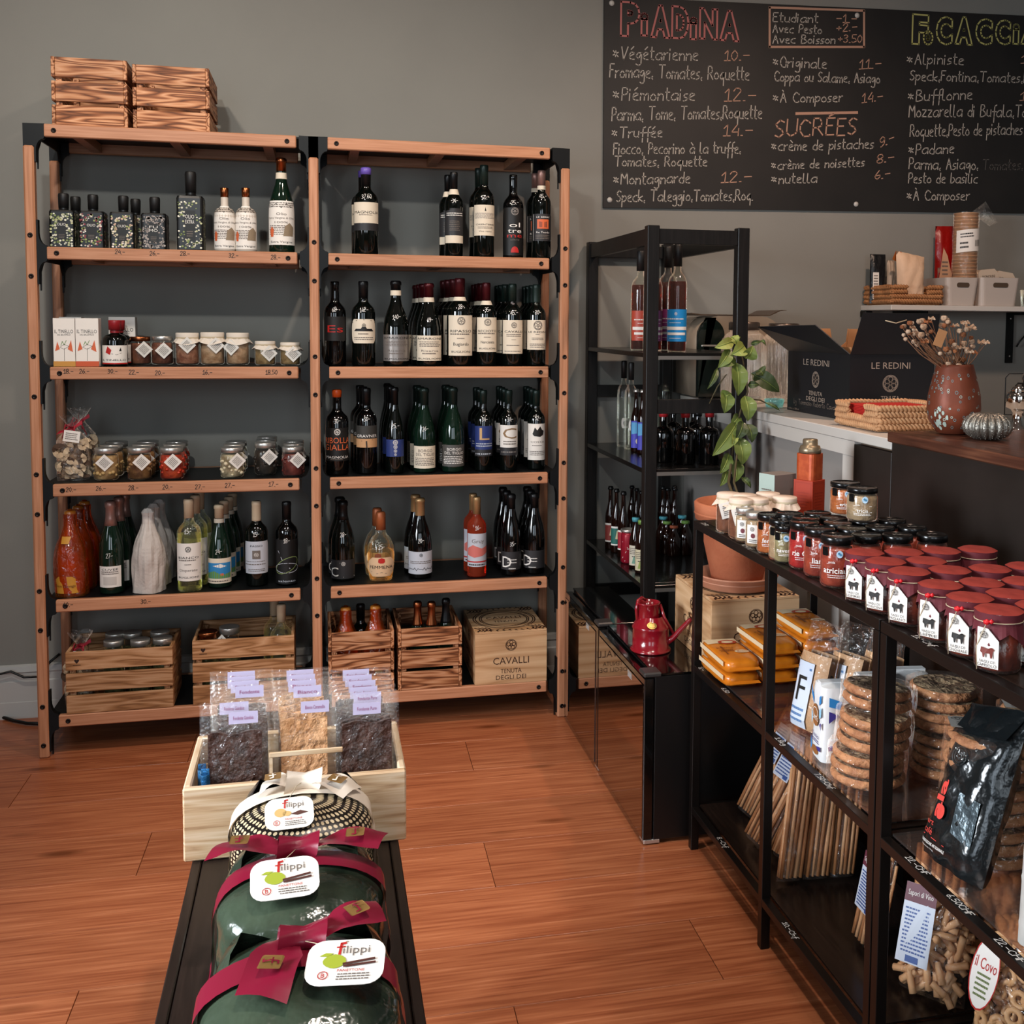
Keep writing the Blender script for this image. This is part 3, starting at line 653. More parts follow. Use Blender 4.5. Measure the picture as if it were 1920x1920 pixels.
# ---------- shelf 2, left bay: oils
sqg = mat('printed_black_tin', '#0b0b0b', .35)
def dots(cols, n, seed):
    def f(t, P, R, H):
        rr = random.Random(seed); b = MB(); ms = [mat('dot_'+c, '#'+c, .45) for c in cols]
        for face in (0, 1):
            mp = wrapP(P, R, H, .0007, 0, True)
            mq = mp if face == 0 else (lambda u, v: (R+.0007, u, v))
            for i in range(n):
                u = rr.uniform(-.86, .86)*R; v = rr.uniform(.03, .63)*H
                if face == 0 and abs(u) < R*.40 and .14*H < v < .5*H: continue
                r = rr.uniform(.0022, .0042); m = rr.randrange(len(cols)); a0 = rr.uniform(0, 3)
                b.add([mq(u+r*cos(a0+k*pi/3), v+r*sin(a0+k*pi/3)*.9) for k in range(6)], [list(range(6))], m)
        b.build('printed_pattern', ms, t)
    return f
def oil(px, top, wpx, H_base, label, cols, words, seed, y=.07, n=150):
    z = ZSURF[1]; p = V(px, top, y=y); H = p.z-z; R = wpx*dep(p.x, y, z+.1)/(2*F_PX)
    k = len(words); it = [('t', w, .80-.17*i, .80, .13, chalk) for i, w in enumerate(words)]
    return bottle('oil_bottle', label, (p.x, y, z), R, H, 'square', sqg, cap=mat('matt_black_cap', '#141313', .5), capz=.735, capr=1.02,
        lab=(.12, .5, .42, mat('black_print', '#0e0e0e', .5), art(*it, ('l', .12, .34, 3, .6, inkgrey)), None), extra=dots(cols, n, seed), group='square patterned oil bottles')
CG = ['b9b98a', 'e0dcc8', '7c8a4a', 'c8c6b0']
o = oil(118.8, 363.5, 44, 0, 'square black oil bottle with white and olive dots, leftmost on the top oil shelf', CG, ['OLIO'], 1)
dup(o, (o.location.x+.018, .16, o.location.z), label='square oil bottle hidden behind the leftmost patterned one')
oil(174, 365.8, 44, 0, 'square black oil bottle with white and dark red dots, second from the left', ['c9b9a6', '8c2f3a', 'e4dcd0', '8d9a55'], ['OLIO'], 2)
o = oil(231, 368, 43, 0, 'square black oil bottle with pale yellow dots, third from the left', ['d8d0b0', '9aa05c', 'e8dcd0', 'c9a890'], ['OLIO'], 3)
dup(o, (o.location.x+.024, .16, o.location.z), label='square oil bottle behind the third patterned one, half seen')
oil(290, 370.6, 44, 0, 'square black oil bottle with small grey pattern and large white letters', ['a59a92', '8a807a'], ['FU', 'MO'], 4, n=170)
oil(357, 322.8, 47, 0, 'tall square black oil bottle with large olive dots, tallest of the patterned ones', CG, ['OLIO', 'EXTRA'], 5, n=130)
cer = mat('white_glazed_ceramic', '#c9bdb0', .4)
def oldart(s=0): return art(('l', .84, .97, 3, .95, inkgrey), ('s', [(-.95, .97), (-.6, .86), (-.3, .93), (0, .84), (.3, .93), (.6, .86), (.95, .97)], .0022, ink), ('t', 'Olio', .70, .30, .06, inkgrey), ('t', 'Extra Vergine di Oliva', .61, .86, .045, inkgrey), ('t', '100%', .51, .4, .045, inkgrey), ('l', .22, .45, 6, .85, inkgrey),
    ('p', [(-.7, .18), (-.5, .18), (-.45, .34), (-.6, .42), (-.75, .33)], orl), ('p', [(.1, .2), (.75, .2), (.8, .40), (.5, .5), (.2, .42)], mat('sepia_print', '#8c7a63', .6)), ('s', [(-.9, .14), (.9, .14)], .0012, ink), ('t', 'Extra Vergine', .07, .7, .045, ink))
for px, lb in ((420.6, 'left one of two white ceramic oil bottles with copper stoppers'), (460.5, 'right one of two white ceramic oil bottles with copper stoppers')):
    z = ZSURF[1]; y = .07; p = V(px, 353.5, y=y); H = p.z-z; R = 38*dep(p.x, y, z)/(2*F_PX)
    bottle('ceramic_oil_bottle', lb, (p.x, y, z), R, H, 'apoth', cer, cap=copper, capz=.86, lab=(.04, .72, 1.5, paper, oldart(), None), group='white ceramic oil bottles')
shelf_bottle(1, 527, 297, 47, 'tall green bottle with big old style picture label and copper capsule on the oil shelf', kind='burgundy', glass=g_green, cap=copper, capz=.86, band=(.78, .845, paperc), lab=(.08, .545, 1.35, paper, oldart(), None))
# ---------- shelf 2, right bay
o = shelf_bottle(1, 686, 315.7, 45, 'dark bottle with purple tip and half white half black label standing alone', kind='bordeaux', cap=blk, capz=.79, lab=(.36, .60, 1.35, paperc, art(('t', 'MAGNOLIA', .52, .86, .13, ink), ('l', .36, .42, 1, .5, inkgrey)), None), price=('37.50', .635), group=GU,
    extra=lambda t, P, R, H: (MB().lathe([(.395*R+.0018, .925*H), (.395*R+.0018, H), (.35*R, H+.002), (0, H+.002)], 18).build('capsule_tip', pur, t), (lambda b: b.build('label', [drkl, chalk], t))(patch(MB(), wrapP(P, R, H, .0005), -R*1.35, R*1.35, .275*H, .358*H, 0))))
behind(o, 1, [681], 316, 'white and black labelled bottle with purple tip')
o = shelf_bottle(1, 851, 323.5, 34, 'slim dark bottle priced 34 with black arched label and cream strip', kind='bordeaux', cap=blk, capz=.80, band=(.735, .80, paperc), lab=(.255, .57, 1.3, drkl, art(('l', .70, .85, 2, .8, chalk), ('l', .15, .55, 6, .5, inkgrey)), 'dome'), price=('34-', .63), group=GU,
    extra=lambda t, P, R, H: patch(MB(), wrapP(P, R, H, .0005), -R*1.3, R*1.3, .16*H, .25*H, 0).build('label', paperc, t)); behind(o, 1, [840], 325, 'slim bottle with black arched label')
o = shelf_bottle(1, 907.7, 310.4, 38.5, 'dark bottle priced 50 with tall cream label of a landscape drawing', kind='bordeaux', cap=grn, capz=.79, lab=(.235, .565, 1.35, paperc, art(('p', [(-.06, .8), (.06, .8), (0, .92)], ink), ('l', .55, .75, 5, .9, grl), ('t', 'CHIENTERRE', .36, .75, .05, ink), ('l', .22, .3, 2, .6, inkgrey), ('t', 'Vino rosso', .14, .5, .05, inkgrey)), None), price=('50.-', .62), group=GU)
behind(o, 1, [898], 312, 'bottle with tall cream landscape label')
shelf_bottle(1, 962.5, 328, 38.5, 'black bottle printed ol tre me in white and red letters', kind='bordeaux', cap=None, glass=g_black, lab=(.03, .60, 1.3, mat('black_print', '#0e0e0e', .5), art(('e', .92, .28, grl), ('t', 'ol', .64, .42, .10, chalk), ('t', 'tre', .52, .55, .10, chalk), ('t', 'me', .42, .6, .09, redl), ('t', 'oltre', .33, .35, .04, inkgrey), ('s', [(.26*cos(a*pi/8), .07+.105*sin(a*pi/8)) for a in range(9)], .004, redl, 1), ('p', [(.3*cos(a*pi/8), .06+.12*sin(a*pi/8)) for a in range(9)], redl)), None), price=('25.-', .63), group=GU)
o = shelf_bottle(1, 1015.6, 320.6, 36, 'dark bottle priced 45 with framed orange picture on black label', kind='bordeaux', cap=pinkf, capz=.83, band=(.785, .83, paperc), lab=(.2, .505, 1.25, drkl, art(('s', [(-.93, .02), (.93, .02), (.93, .98), (-.93, .98)], .0012, chalk, 1), ('t', 'LE SERRE', .88, .6, .06, chalk), ('r', .45, .8, .52, orl), ('p', [(-.35, .5), (-.1, .5), (-.1, .7), (-.35, .72)], drkl), ('p', [(.1, .5), (.35, .5), (.35, .72), (.1, .7)], drkl), ('t', 'Re Teodo', .32, .6, .07, chalk), ('l', .06, .24, 3, .7, inkgrey)), None), price=('45.-', .68), group=GU)
behind(o, 1, [1004], 322, 'bottle with framed orange picture label')
# ---------- shelf 3, right bay
def b3(*a, **k): k.setdefault('group', GU); return shelf_bottle(2, *a, **k)
b3(627.7, 527.7, 41, 'black bottle priced 68 with red script letter on black label', kind='bordeaux', glass=g_black, lab=(.3, .585, 1.35, mat('matt_black', '#161515', .6), art(('t', 'Es', .5, .55, .3, redl),), None), price=('68-', .64))
b3(681, 527.7, 44, 'dark bottle priced 142 with cream shield label of a villa', kind='bordeaux', cap=blk, capz=.80, lab=(.27, .555, 1.3, paperc, art(('s', [(-.9, .86), (-.5, .94), (0, .97), (.5, .94), (.9, .86)], .0022, ink), ('e', .74, .12, ink), ('p', [(-.7, .5), (.7, .5), (.55, .6), (.2, .6), (.12, .68), (-.12, .68), (-.2, .6), (-.55, .6)], ink), ('l', .34, .44, 1, .4, inkgrey), ('l', .12, .28, 2, .7, inkgrey)), 'oval'), price=('142-', .635))
lab_am = lambda mt: art(('t', 'AMARONE', .88, .9, .085, ink), ('l', .55, .78, 4, .75, inkgrey), ('t', 'Riserva', .40, .55, .08, inkgrey), ('l', .24, .34, 1, .5, inkgrey), ('t', 'BUGLIONI', .09, .8, .07, ink))
b3(742, 527, 48, 'broad shouldered bottle priced 140 with silver grey label and black rounded cap', kind='burgundy', cap=blk, capz=.895, band=(.83, .89, paperc), lab=(.06, .37, 1.35, mat('silver_label', '#8d8681', .35, .5), lab_am(0), None), price=('140-', .55))
o = b3(804, 531.5, 46, 'broad shouldered bottle with cream label and burgundy foil neck', kind='burgundy', cap=wine, capz=.83, band=(.775, .83, paperc), lab=(.065, .37, 1.35, paperc, lab_am(0), None), price=('49-', .53)); behind(o, 3, [794, 788, 782], 533, 'broad bottle with cream label and burgundy foil')
bl = lambda a, b_: art(('e', .86, .26, inkgrey), ('t', a, .61, .8, .065, ink), ('l', .5, .57, 1, .85, inkgrey), ('l', .41, .45, 1, .3, inkgrey), ('t', b_, .29, .55, .08, ink), ('t', 'BUGLIONI', .10, .7, .05, ink))
o = b3(862, 522.5, 48, 'stout bottle with burgundy foil and tall cream label showing small round seal', kind='bordeaux', cap=wine, capz=.79, band=(.745, .79, paperc), lab=(.12, .58, 1.15, paperc, bl('RIPASSO', 'Bugiardo'), None), price=('28-', .655), yaw=.0); behind(o, 3, [852, 842, 834], 524, 'stout bottle with tall cream label')
o = b3(912, 530.6, 38, 'slimmer bottle priced 35 with burgundy foil and tall cream label', kind='bordeaux', cap=wine, capz=.79, band=(.735, .785, paperc), lab=(.17, .585, 1.3, paperc, bl('RECIOTO', 'Narcisista'), None), price=('35-', .65)); behind(o, 3, [902, 896, 890], 532, 'slim bottle priced 35 with burgundy foil')
o = b3(961, 532.7, 38, 'bottle priced 45 with green capsule and tall cream label, second from right', kind='bordeaux', cap=grn, capz=.79, lab=(.15, .56, 1.35, paperc, art(('e', .85, .2, inkgrey), ('t', 'CAVALLI', .66, .75, .065, ink), ('l', .5, .6, 2, .6, inkgrey), ('l', .4, .43, 1, .2, inkgrey), ('l', .22, .28, 1, .6, inkgrey), ('l', .05, .1, 1, .8, inkgrey)), None), price=('45.-', .62)); behind(o, 3, [948, 940, 934], 534, 'bottle with green capsule second from right')
o = b3(1005.7, 534, 36, 'rightmost bottle priced 30 with green capsule and cream label of a ringed mark', kind='bordeaux', cap=grn, capz=.78, lab=(.2, .565, 1.35, paperc, art(('e', .82, .34, inkgrey), ('t', 'LE REDINI', .6, .8, .06, ink), ('l', .5, .54, 1, .2, inkgrey), ('l', .32, .42, 2, .5, inkgrey), ('l', .06, .22, 3, .7, inkgrey)), None), price=('30-', .63)); behind(o, 3, [998, 991, 985], 536, 'rightmost bottle with green capsule')
# ---------- shelf 4, right bay
GM = 'wine bottles on the middle right shelf'
def b4(*a, **k): k.setdefault('group', GM); return shelf_bottle(3, *a, **k)
b4(631.5, 731, 42, 'black bottle with orange wax top and orange lettering', base=891.5, kind='bordeaux', glass=g_black, cap=org, capz=.915, lab=(.17, .56, 1.35, mat('black_print2', '#131211', .55), art(('e', .88, .2, chalk), ('t', 'RIBOLLA', .63, .95, .18, orl), ('t', 'GIALLA', .42, .95, .18, orl), ('t', 'MAGNOLIA', .12, .85, .08, chalk), ('l', .03, .07, 1, .5, inkgrey)), None), price=('30-', .615))
o = b4(687, 728, 38, 'black bottle priced 50 with label of a dark tree on sand', base=889.4, kind='bordeaux', glass=g_black, cap=blk, capz=.80, lab=(.315, .57, 1.35, mat('slate_label', '#33322f', .6), art(('r', 0, .4, 1, mat('sand_print', '#b98d63', .6)), ('t', 'GRAVNER', .53, .85, .13, chalk), ('p', [(-.08, 0), (.06, 0), (.0, .3), (-.1, .3)], ink), ('s', [(-.8, .36), (-.4, .30), (0, .28), (.4, .34), (.85, .28)], .004, ink)), None), price=('50-', .62)); behind(o, 2, [681, 675], 722, 'black bottle with tree label')
o = b4(740, 726.7, 33, 'slender bottle priced 25 with blue over white label', base=888.5, kind='burgundy', cap=blk, capz=.80, lab=(.2, .40, 1.35, navy, art(('e', .84, .2, chalk), ('e', .58, .16, chalk), ('e', .34, .13, chalk), ('e', .13, .1, chalk)), None), price=('25.-', .53),
    extra=lambda t, P, R, H: (lambda b: (patch(b, wrapP(P, R, H, .0005), -R*1.35, R*1.35, .045*H, .198*H, 0), b.text(wrapP(P, R, H, .001), 'SAURI', 0, .15*H, R*1.6, .02*H, 1), lines(b, wrapP(P, R, H, .001), -R*.8, R*.8, .06*H, .12*H, 2, 1, seed=3), b.build('label', [lbl_blue, inkgrey], t))(MB()))); behind(o, 3, [733, 729, 726], 721, 'slender bottle with blue and white label')
lab_b = lambda m1: art(('t', 'BORGO', .80, .5, .13, m1), ('t', 'DEL TIGLIO', .63, .7, .13, m1), ('l', .12, .5, 5, .8, m1), ('s', [(-1, .94), (1, .94)], .001, m1), ('s', [(-1, .06), (1, .06)], .001, m1))
o = b4(795.7, 728, 40, 'sloping bottle with cream label full of small print and green capsule', base=887, kind='burgundy', glass=g_green, cap=grn, capz=.80, lab=(.055, .32, 1.4, paperc, lab_b(inkgrey), None), price=('26-', .50)); behind(o, 2, [788, 782], 720, 'sloping bottle with cream small print label')
o = b4(849.6, 727, 41, 'sloping bottle with dark grey label and green capsule', base=886, kind='burgundy', glass=g_green, cap=grn, capz=.80, lab=(.07, .33, 1.4, mat('taupe_label', '#4c4a47', .5), lab_b(chalk), None)); behind(o, 2, [842, 836], 719, 'sloping bottle with dark grey label')
o = b4(906.5, 732, 33, 'bottle priced 34 with blue label and large gold L', base=884, kind='bordeaux', cap=grn, capz=.835, lab=(.19, .565, 1.4, navy, art(('t', 'L', .75, .42, .42, mat('gold_print', '#c09a68', .4)), ('l', .3, .45, 2, .8, lbl_blue), ('r', 0, .22, 1, drkl), ('l', .03, .12, 1, .85, lbl_blue)), None), price=('34-', .62)); behind(o, 2, [899, 893], 728, 'bottle with blue label and gold L')
o = b4(954, 732, 33, 'bottle with white label, large gold C and round silver seal', base=884, kind='bordeaux', cap=grn, capz=.835, lab=(.20, .575, 1.4, paper, art(('t', 'C', .74, .62, .36, mat('bronze_print', '#8a6a45', .4)), ('l', .34, .5, 2, .6, inkgrey), ('r', 0, .26, 1, drkl), ('l', .06, .16, 1, .8, grl)), None), price=('34-', .62),
    extra=lambda t, P, R, H: (lambda b: (b.add([wrapP(P, R, H, .001)(.012*cos(k*pi/8)+.006, .115*H+.011*sin(k*pi/8)) for k in range(16)], [list(range(16))]), emblem(b, wrapP(P, R, H, .0015), .006, .115*H, .009, 1), b.build('seal', [silver, ink], t))(MB()))); behind(o, 3, [946, 941, 936], 728, 'bottle with large gold C')
o = b4(1005.7, 732, 33, 'bottle with tall white label showing a dark crouching animal mark', base=881, kind='bordeaux', cap=grn, capz=.80, lab=(.125, .585, 1.4, paper, art(('p', [(-.45, .72), (-.3, .66), (.2, .64), (.5, .70), (.55, .8), (.35, .84), (.2, .93), (-.05, .82), (-.25, .9), (-.35, .8)], ink), ('t', 'COSTA', .5, .6, .05, inkgrey), ('l', .38, .42, 1, .5, inkgrey), ('l', .12, .26, 3, .75, inkgrey)), None), price=('32-', .63)); behind(o, 3, [998, 992, 987], 728, 'bottle with crouching animal label')
# ---------- shelf 5, right bay
GL = 'bottles on the fifth shelf'
def b5(*a, **k): k.setdefault('group', GL); return shelf_bottle(4, *a, **k)
o = b5(642.5, 939, 44, 'tall dark bottle with low black label and white C', base=1089.8, kind='champagne', cap=blk, capz=.76, lab=(.03, .27, 1.4, drkl, art(('t', 'C', .38, .3, .5, chalk, -.6), ('s', [(-.9, .85), (-.2, .85)], .002, chalk), ('e', .8, .12, chalk), ('s', [(.0, .1), (.8, .1)], .002, chalk)), None), price=('28-', .56)); behind(o, 1, [637], 920, 'dark bottle with white C label')
flm = film('thin_glass', '#eef0ea', .3, .05, None, .02)
liq_p = film('pale_liquor', '#e8d3a8', .15, .1, None, .12, '#c9a86a')
o = b5(713.7, 960, 51, 'rounded clear brandy bottle with orange neck and eight sided label', base=1091, kind='flask', glass=flm, liquid=(liq_p, .44), cap=mat('orange_foil', '#a45a34', .4, .3), capz=.74, lab=(.075, .36, 1.15, mat('peach_label', '#d7b48f', .5), art(('p', [(-.22, .76), (-.1, .7), (.1, .7), (.22, .76), (.2, .92), (0, .98), (-.2, .92)], redl), ('t', 'FEMMENA', .50, .80, .17, ink), ('s', [(-.9, .35), (.9, .35)], .0012, ink), ('s', [(-.7, .25), (-.3, .15), (0, .22), (.3, .15), (.7, .25)], .0015, inkgrey)), 'oct'), price=('25-', .48)); behind(o, 1, [707], 947, 'rounded clear brandy bottle')
o = b5(787.5, 934.3, 44, 'dark bottle priced 20 with gold capsule and pale blue white label', base=1085.4, kind='burgundy', glass=g_black, cap=gld, capz=.785, lab=(.06, .345, 1.4, lbl_blue, art(('e', .85, .1, ink), ('l', .45, .6, 2, .75, inkgrey), ('s', [(-.9+.1*i, .16+.07*(i % 2)+.03*(i % 3)) for i in range(19)], .0015, ink)), None), price=('20-', .455)); behind(o, 1, [779], 925, 'bottle with gold capsule and pale label')
rose = film('rose_wine', '#c9503a', .2, .06, None, .35, '#a8452c')
o = b5(894, 932.3, 36, 'rose wine bottle with pale label splashed pink', base=1082.5, kind='bordeaux', glass=rose, cap=gld, capz=.79, lab=(.135, .555, 1.35, lbl_blue, art(('p', [(-.9, .35), (-.3, .28), (.4, .33), (.95, .42), (.9, .62), (.3, .55), (-.4, .66), (-.9, .55)], mat('pink_wash', '#c56a62', .6)), ('t', 'Gruy', .78, .5, .12, inkgrey), ('r', .13, .17, 1, redl), ('l', .02, .1, 1, .8, ink)), None), price=('16-', .6)); behind(o, 1, [887], 925, 'rose wine bottle')
dl = art(('t', 'D', .45, .36, .62, chalk, -.45), ('l', .5, .62, 1, .4, chalk), ('l', .35, .45, 1, .4, chalk), ('l', .02, .12, 1, .3, chalk))
o = b5(958.7, 926.5, 38, 'tall black bottle priced 35 with dark label and white D, the left of two', base=1079.6, kind='champagne', glass=g_black, cap=blk, capz=.82, lab=(.075, .30, 1.4, drkl, dl, None), price=('35-', .37)); behind(o, 2, [950, 943], 915, 'left bottle with white D')
o = b5(1002, 925, 40, 'tall black bottle with dark label and white D, at the right end', base=1076.7, kind='champagne', glass=g_black, cap=blk, capz=.82, lab=(.075, .30, 1.4, drkl, dl, None), yaw=-.3); behind(o, 2, [995, 989], 915, 'right bottle with white D')
# ---------- shelf 5, left bay
amb = film('amber_wrap', '#e08a30', .45, .10, (38, 1.0), .12, '#b5661c'); ambin = mat('amber_bottle', '#8a4410', .12, 0, .6, .4, noise=('#d98a34', 12, .15))
def wrapped(px, top, wpx, base, label, y=None):
    z = ZSURF[4]; q = V(px, base, z=z); R = wpx*dep(q.x, q.y, z+.1)/(2*F_PX); yy = q.y+R if y is None else y
    p = V(px, top, y=yy); H = p.z-z
    t = thing('wrapped_champagne_bottle', label, 'bottle', (p.x, yy, z), 0, 'orange wrapped champagne bottles'); P = PROF['champagne']
    MB().lathe([(r*R*.9, zz*H*.985) for r, zz in P], 20).build('bottle_body', ambin, t); rr = random.Random(4); b = MB()
    def fn(i, j):
        zz = j*1.0; r = max(radat(P, R, H, min(max(zz, .02), .99)*H), R*.36)*1.08; a = 2*pi*i; r *= 1+.05*sin(a*7+j*9)*(1-.3*j)+.02*sin(a*17)
        if j == 1: r *= .3
        return (r*cos(a), r*sin(a), max(zz*H, .0005))
    b.grid(fn, 36, 16); b.build('film_wrap', amb, t)
    b = MB(); patch(b, wrapP(P, R, H, .004, -.2), -R*.95, R*.95, .05*H, .245*H, 0, 10, lambda j: 1 if j < .7 else 1-.5*(j-.7)/.3); b.text(wrapP(P, R, H, .006, -.2), 'Dom Sauvage', 0, .14*H, R*1.4, .03*H, 1); b.build('label', [mat('amber_label', '#c48a2e', .5), mat('brown_ink', '#5d3510', .5)], t)
    b = MB(); patch(b, wrapP(P, R, H, .004, -.2), -R*.3, R*.3, .62*H, .70*H, 0, 6); b.build('neck_label', mat('amber_label', '#c48a2e', .5), t); return t
w0 = wrapped(131, 954.5, 55, 1120.7, 'orange film wrapped champagne bottle at the left end, the front one')
dup(w0, (V(146, 945, y=w0.location.y+.095).x, w0.location.y+.095, w0.location.z), label='orange wrapped champagne bottle, second behind the front one')
dup(w0, (V(158, 935, y=w0.location.y+.19).x, w0.location.y+.19, w0.location.z), label='orange wrapped champagne bottle, furthest back of the three')
o = b5(206.7, 940, 44, 'green sparkling bottle priced 27 with rosy foil neck', base=1115, kind='champagne', glass=g_green, cap=pinkf, capz=.74, lab=(.08, .31, 1.0, paper, art(('t', 'CUVEE', .85, .7, .1, ink), ('l', .6, .78, 2, .75, inkgrey), ('r', .12, .5, .55, mat('light_grey_print', '#c5bfb8', .6))), None), price=('27-', .40)); behind(o, 2, [222, 234], 930, 'green sparkling bottle with rosy foil')
# paper wrapped
pw = mat('tissue_paper', '#b5aaa2', .7, noise=('#cdc5be', 20, .3), bump=(35, .5))
def tissue(px, top, wpx, base, label):
    z = ZSURF[4]; q = V(px, base, z=z); R = wpx*dep(q.x, q.y, z+.1)/(2*F_PX); yy = q.y+R; p = V(px, top, y=yy); H = p.z-z
    P = PROF['champagne']; b = MB()
    def fn(i, j):
        r = max(radat(P, R, H, min(max(j, .02), .99)*H), R*.38); a = 2*pi*i; f = .06*sin(a*4+j*4)+.03*sin(a*9-j*11)+.02*sin(a*15+j*5); r *= 1+f
        if j > .985: r *= .55
        return (r*cos(a), r*sin(a), max(j*H, .0005))
    t = thing('paper_wrapped_bottle', label, 'bottle', (p.x, yy, z), 0, 'bottles wrapped in white tissue'); b.grid(fn, 30, 22, 0, False); b.lathe([(R*.2, H*.995), (0, H)], 8); b.build('tissue_wrap', pw, t); MB().lathe([(r*R*.82, zz*H*.95) for r, zz in P], 14).build('bottle_body', g_green, t); return t
t0 = tissue(277, 952.8, 56, 1114, 'bottle twisted in white tissue paper, the front one')
dup(t0, (V(288, 942, y=t0.location.y+.10).x, t0.location.y+.10, t0.location.z), label='bottle in white tissue paper, second in its row')
dup(t0, (V(298, 933, y=t0.location.y+.19).x, t0.location.y+.19, t0.location.z), label='bottle in white tissue paper, furthest back')
liq_w = film('white_wine', '#dfe0b8', .12, .1, None, .10, '#b9b68a')
o = b5(353.6, 936, 44, 'clear white wine bottle with very tall cream label', base=1110, kind='bordeaux', glass=flm, liquid=(liq_w, .62), cap=tan, capz=.80, lab=(.12, .535, 1.3, paper, art(('e', .84, .18, ink), ('t', 'BIANCO', .62, .7, .06, ink), ('l', .52, .58, 1, .7, inkgrey), ('l', .42, .46, 1, .25, inkgrey), ('t', 'Disperato', .29, .6, .07, inkgrey), ('s', [(-.8, .19), (.8, .19)], .001, ink), ('t', 'BUGLIONI', .1, .7, .05, ink)), None), price=('15-', .64)); behind(o, 2, [366, 374], 925, 'clear white wine bottle with tall label')
o = b5(410.4, 946.4, 42, 'green bottle priced 24 with small blue and green landscape label', base=1103, kind='burgundy', glass=g_green, cap=tan, capz=.84, band=(.785, .835, paperc), lab=(.06, .365, 1.4, paperc, art(('r', .2, .82, .85, picb), ('p', [(-.85, .2), (.85, .2), (.85, .42), (.2, .34), (-.3, .5), (-.85, .4)], picg), ('p', [(-.4, .7), (.1, .78), (.5, .68), (.1, .62)], paper), ('p', [(.1, .3), (.3, .3), (.3, .4), (.1, .4)], orl), ('l', .04, .14, 1, .85, inkgrey)), None), price=('24-', .42)); behind(o, 3, [420, 429, 436], 936, 'bottle with blue and green landscape label')
b5(480.5, 940, 41, 'dark bottle priced 15 with rounded white label and cream capsule', base=1099.8, kind='bordeaux', cap=tan, capz=.77, lab=(.155, .54, 1.4, lbl_blue, art(('t', 'PASSO', .86, .4, .06, ink), ('r', .46, .72, .26, inkgrey), ('e', .59, .14, chalk), ('l', .36, .4, 1, .8, inkgrey), ('l', .26, .32, 1, .9, inkgrey), ('l', .06, .16, 2, .6, inkgrey)), 'shield'), price=('15-', .6))
b5(537, 941, 41, 'black bottle priced 18 with looping green and white line drawing', base=1098, kind='bordeaux', glass=g_black, cap=blk, capz=.79, lab=(.02, .56, 1.4, mat('black_print', '#0e0e0e', .5), art(('s', [(.8*cos(a*.33), .42+.16*sin(a*.33)+.1*cos(a*.33)) for a in range(19)], .0022, mat('line_green', '#7d8f55', .5), 1), ('s', [(.85*cos(a*.33), .36+.11*sin(a*.33)) for a in range(19)], .0018, lbl_blue, 1), ('s', [(-.6, .75), (-.3, .55), (.2, .35), (.7, .3)], .0018, lbl_blue), ('t', 'salento', .07, .6, .05, lbl_blue)), None), price=('18-', .52))
# ---------- bottles standing in the crates of the lowest shelf
zb = z6+.009
def crate_bottle(px, top, y, label, R=.038, H=.30, **k):
    p = V(px, top, y=y); return bottle('wine_bottle', label, (p.x, y, zb), R, H, **k)
crate_bottle(527, 1130, .10, 'white wine bottle with cream foil standing in the second crate', H=.30, glass=flm, liquid=(liq_w, .62), cap=tan, capz=.80, kind='bordeaux', group='bottles in the crates')
crate_bottle(514, 1136, .19, 'white wine bottle behind the other in the second crate', H=.30, glass=flm, liquid=(liq_w, .62), cap=tan, capz=.80, kind='bordeaux', group='bottles in the crates')
for px, y, s in ((648, .085, 'left'), (704, .085, 'right')):
    p = V(px, 1150, y=y); dup(w0, (p.x, y, zb), label='orange film wrapped bottle in the flamed crate, the %s one' % s, group='bottles in the crates')
crate_bottle(676, 1130, .16, 'dark bottle between the two orange wrapped ones in the crate', H=.27, kind='bordeaux', cap=blk, group='bottles in the crates')
for px, y, s, cp in ((783, .10, 'left', copper), (809, .085, 'middle', copper), (836, .12, 'right', blk)):
    crate_bottle(px, 1120, y, 'dark bottle in the crate beside the printed wine box, %s of three' % s, R=.034, H=.285, kind='champagne', glass=g_green, cap=cp, capz=.70, group='bottles in the crates', lab=(.72, .9, .45, paper, None, None) if cp is copper else None)
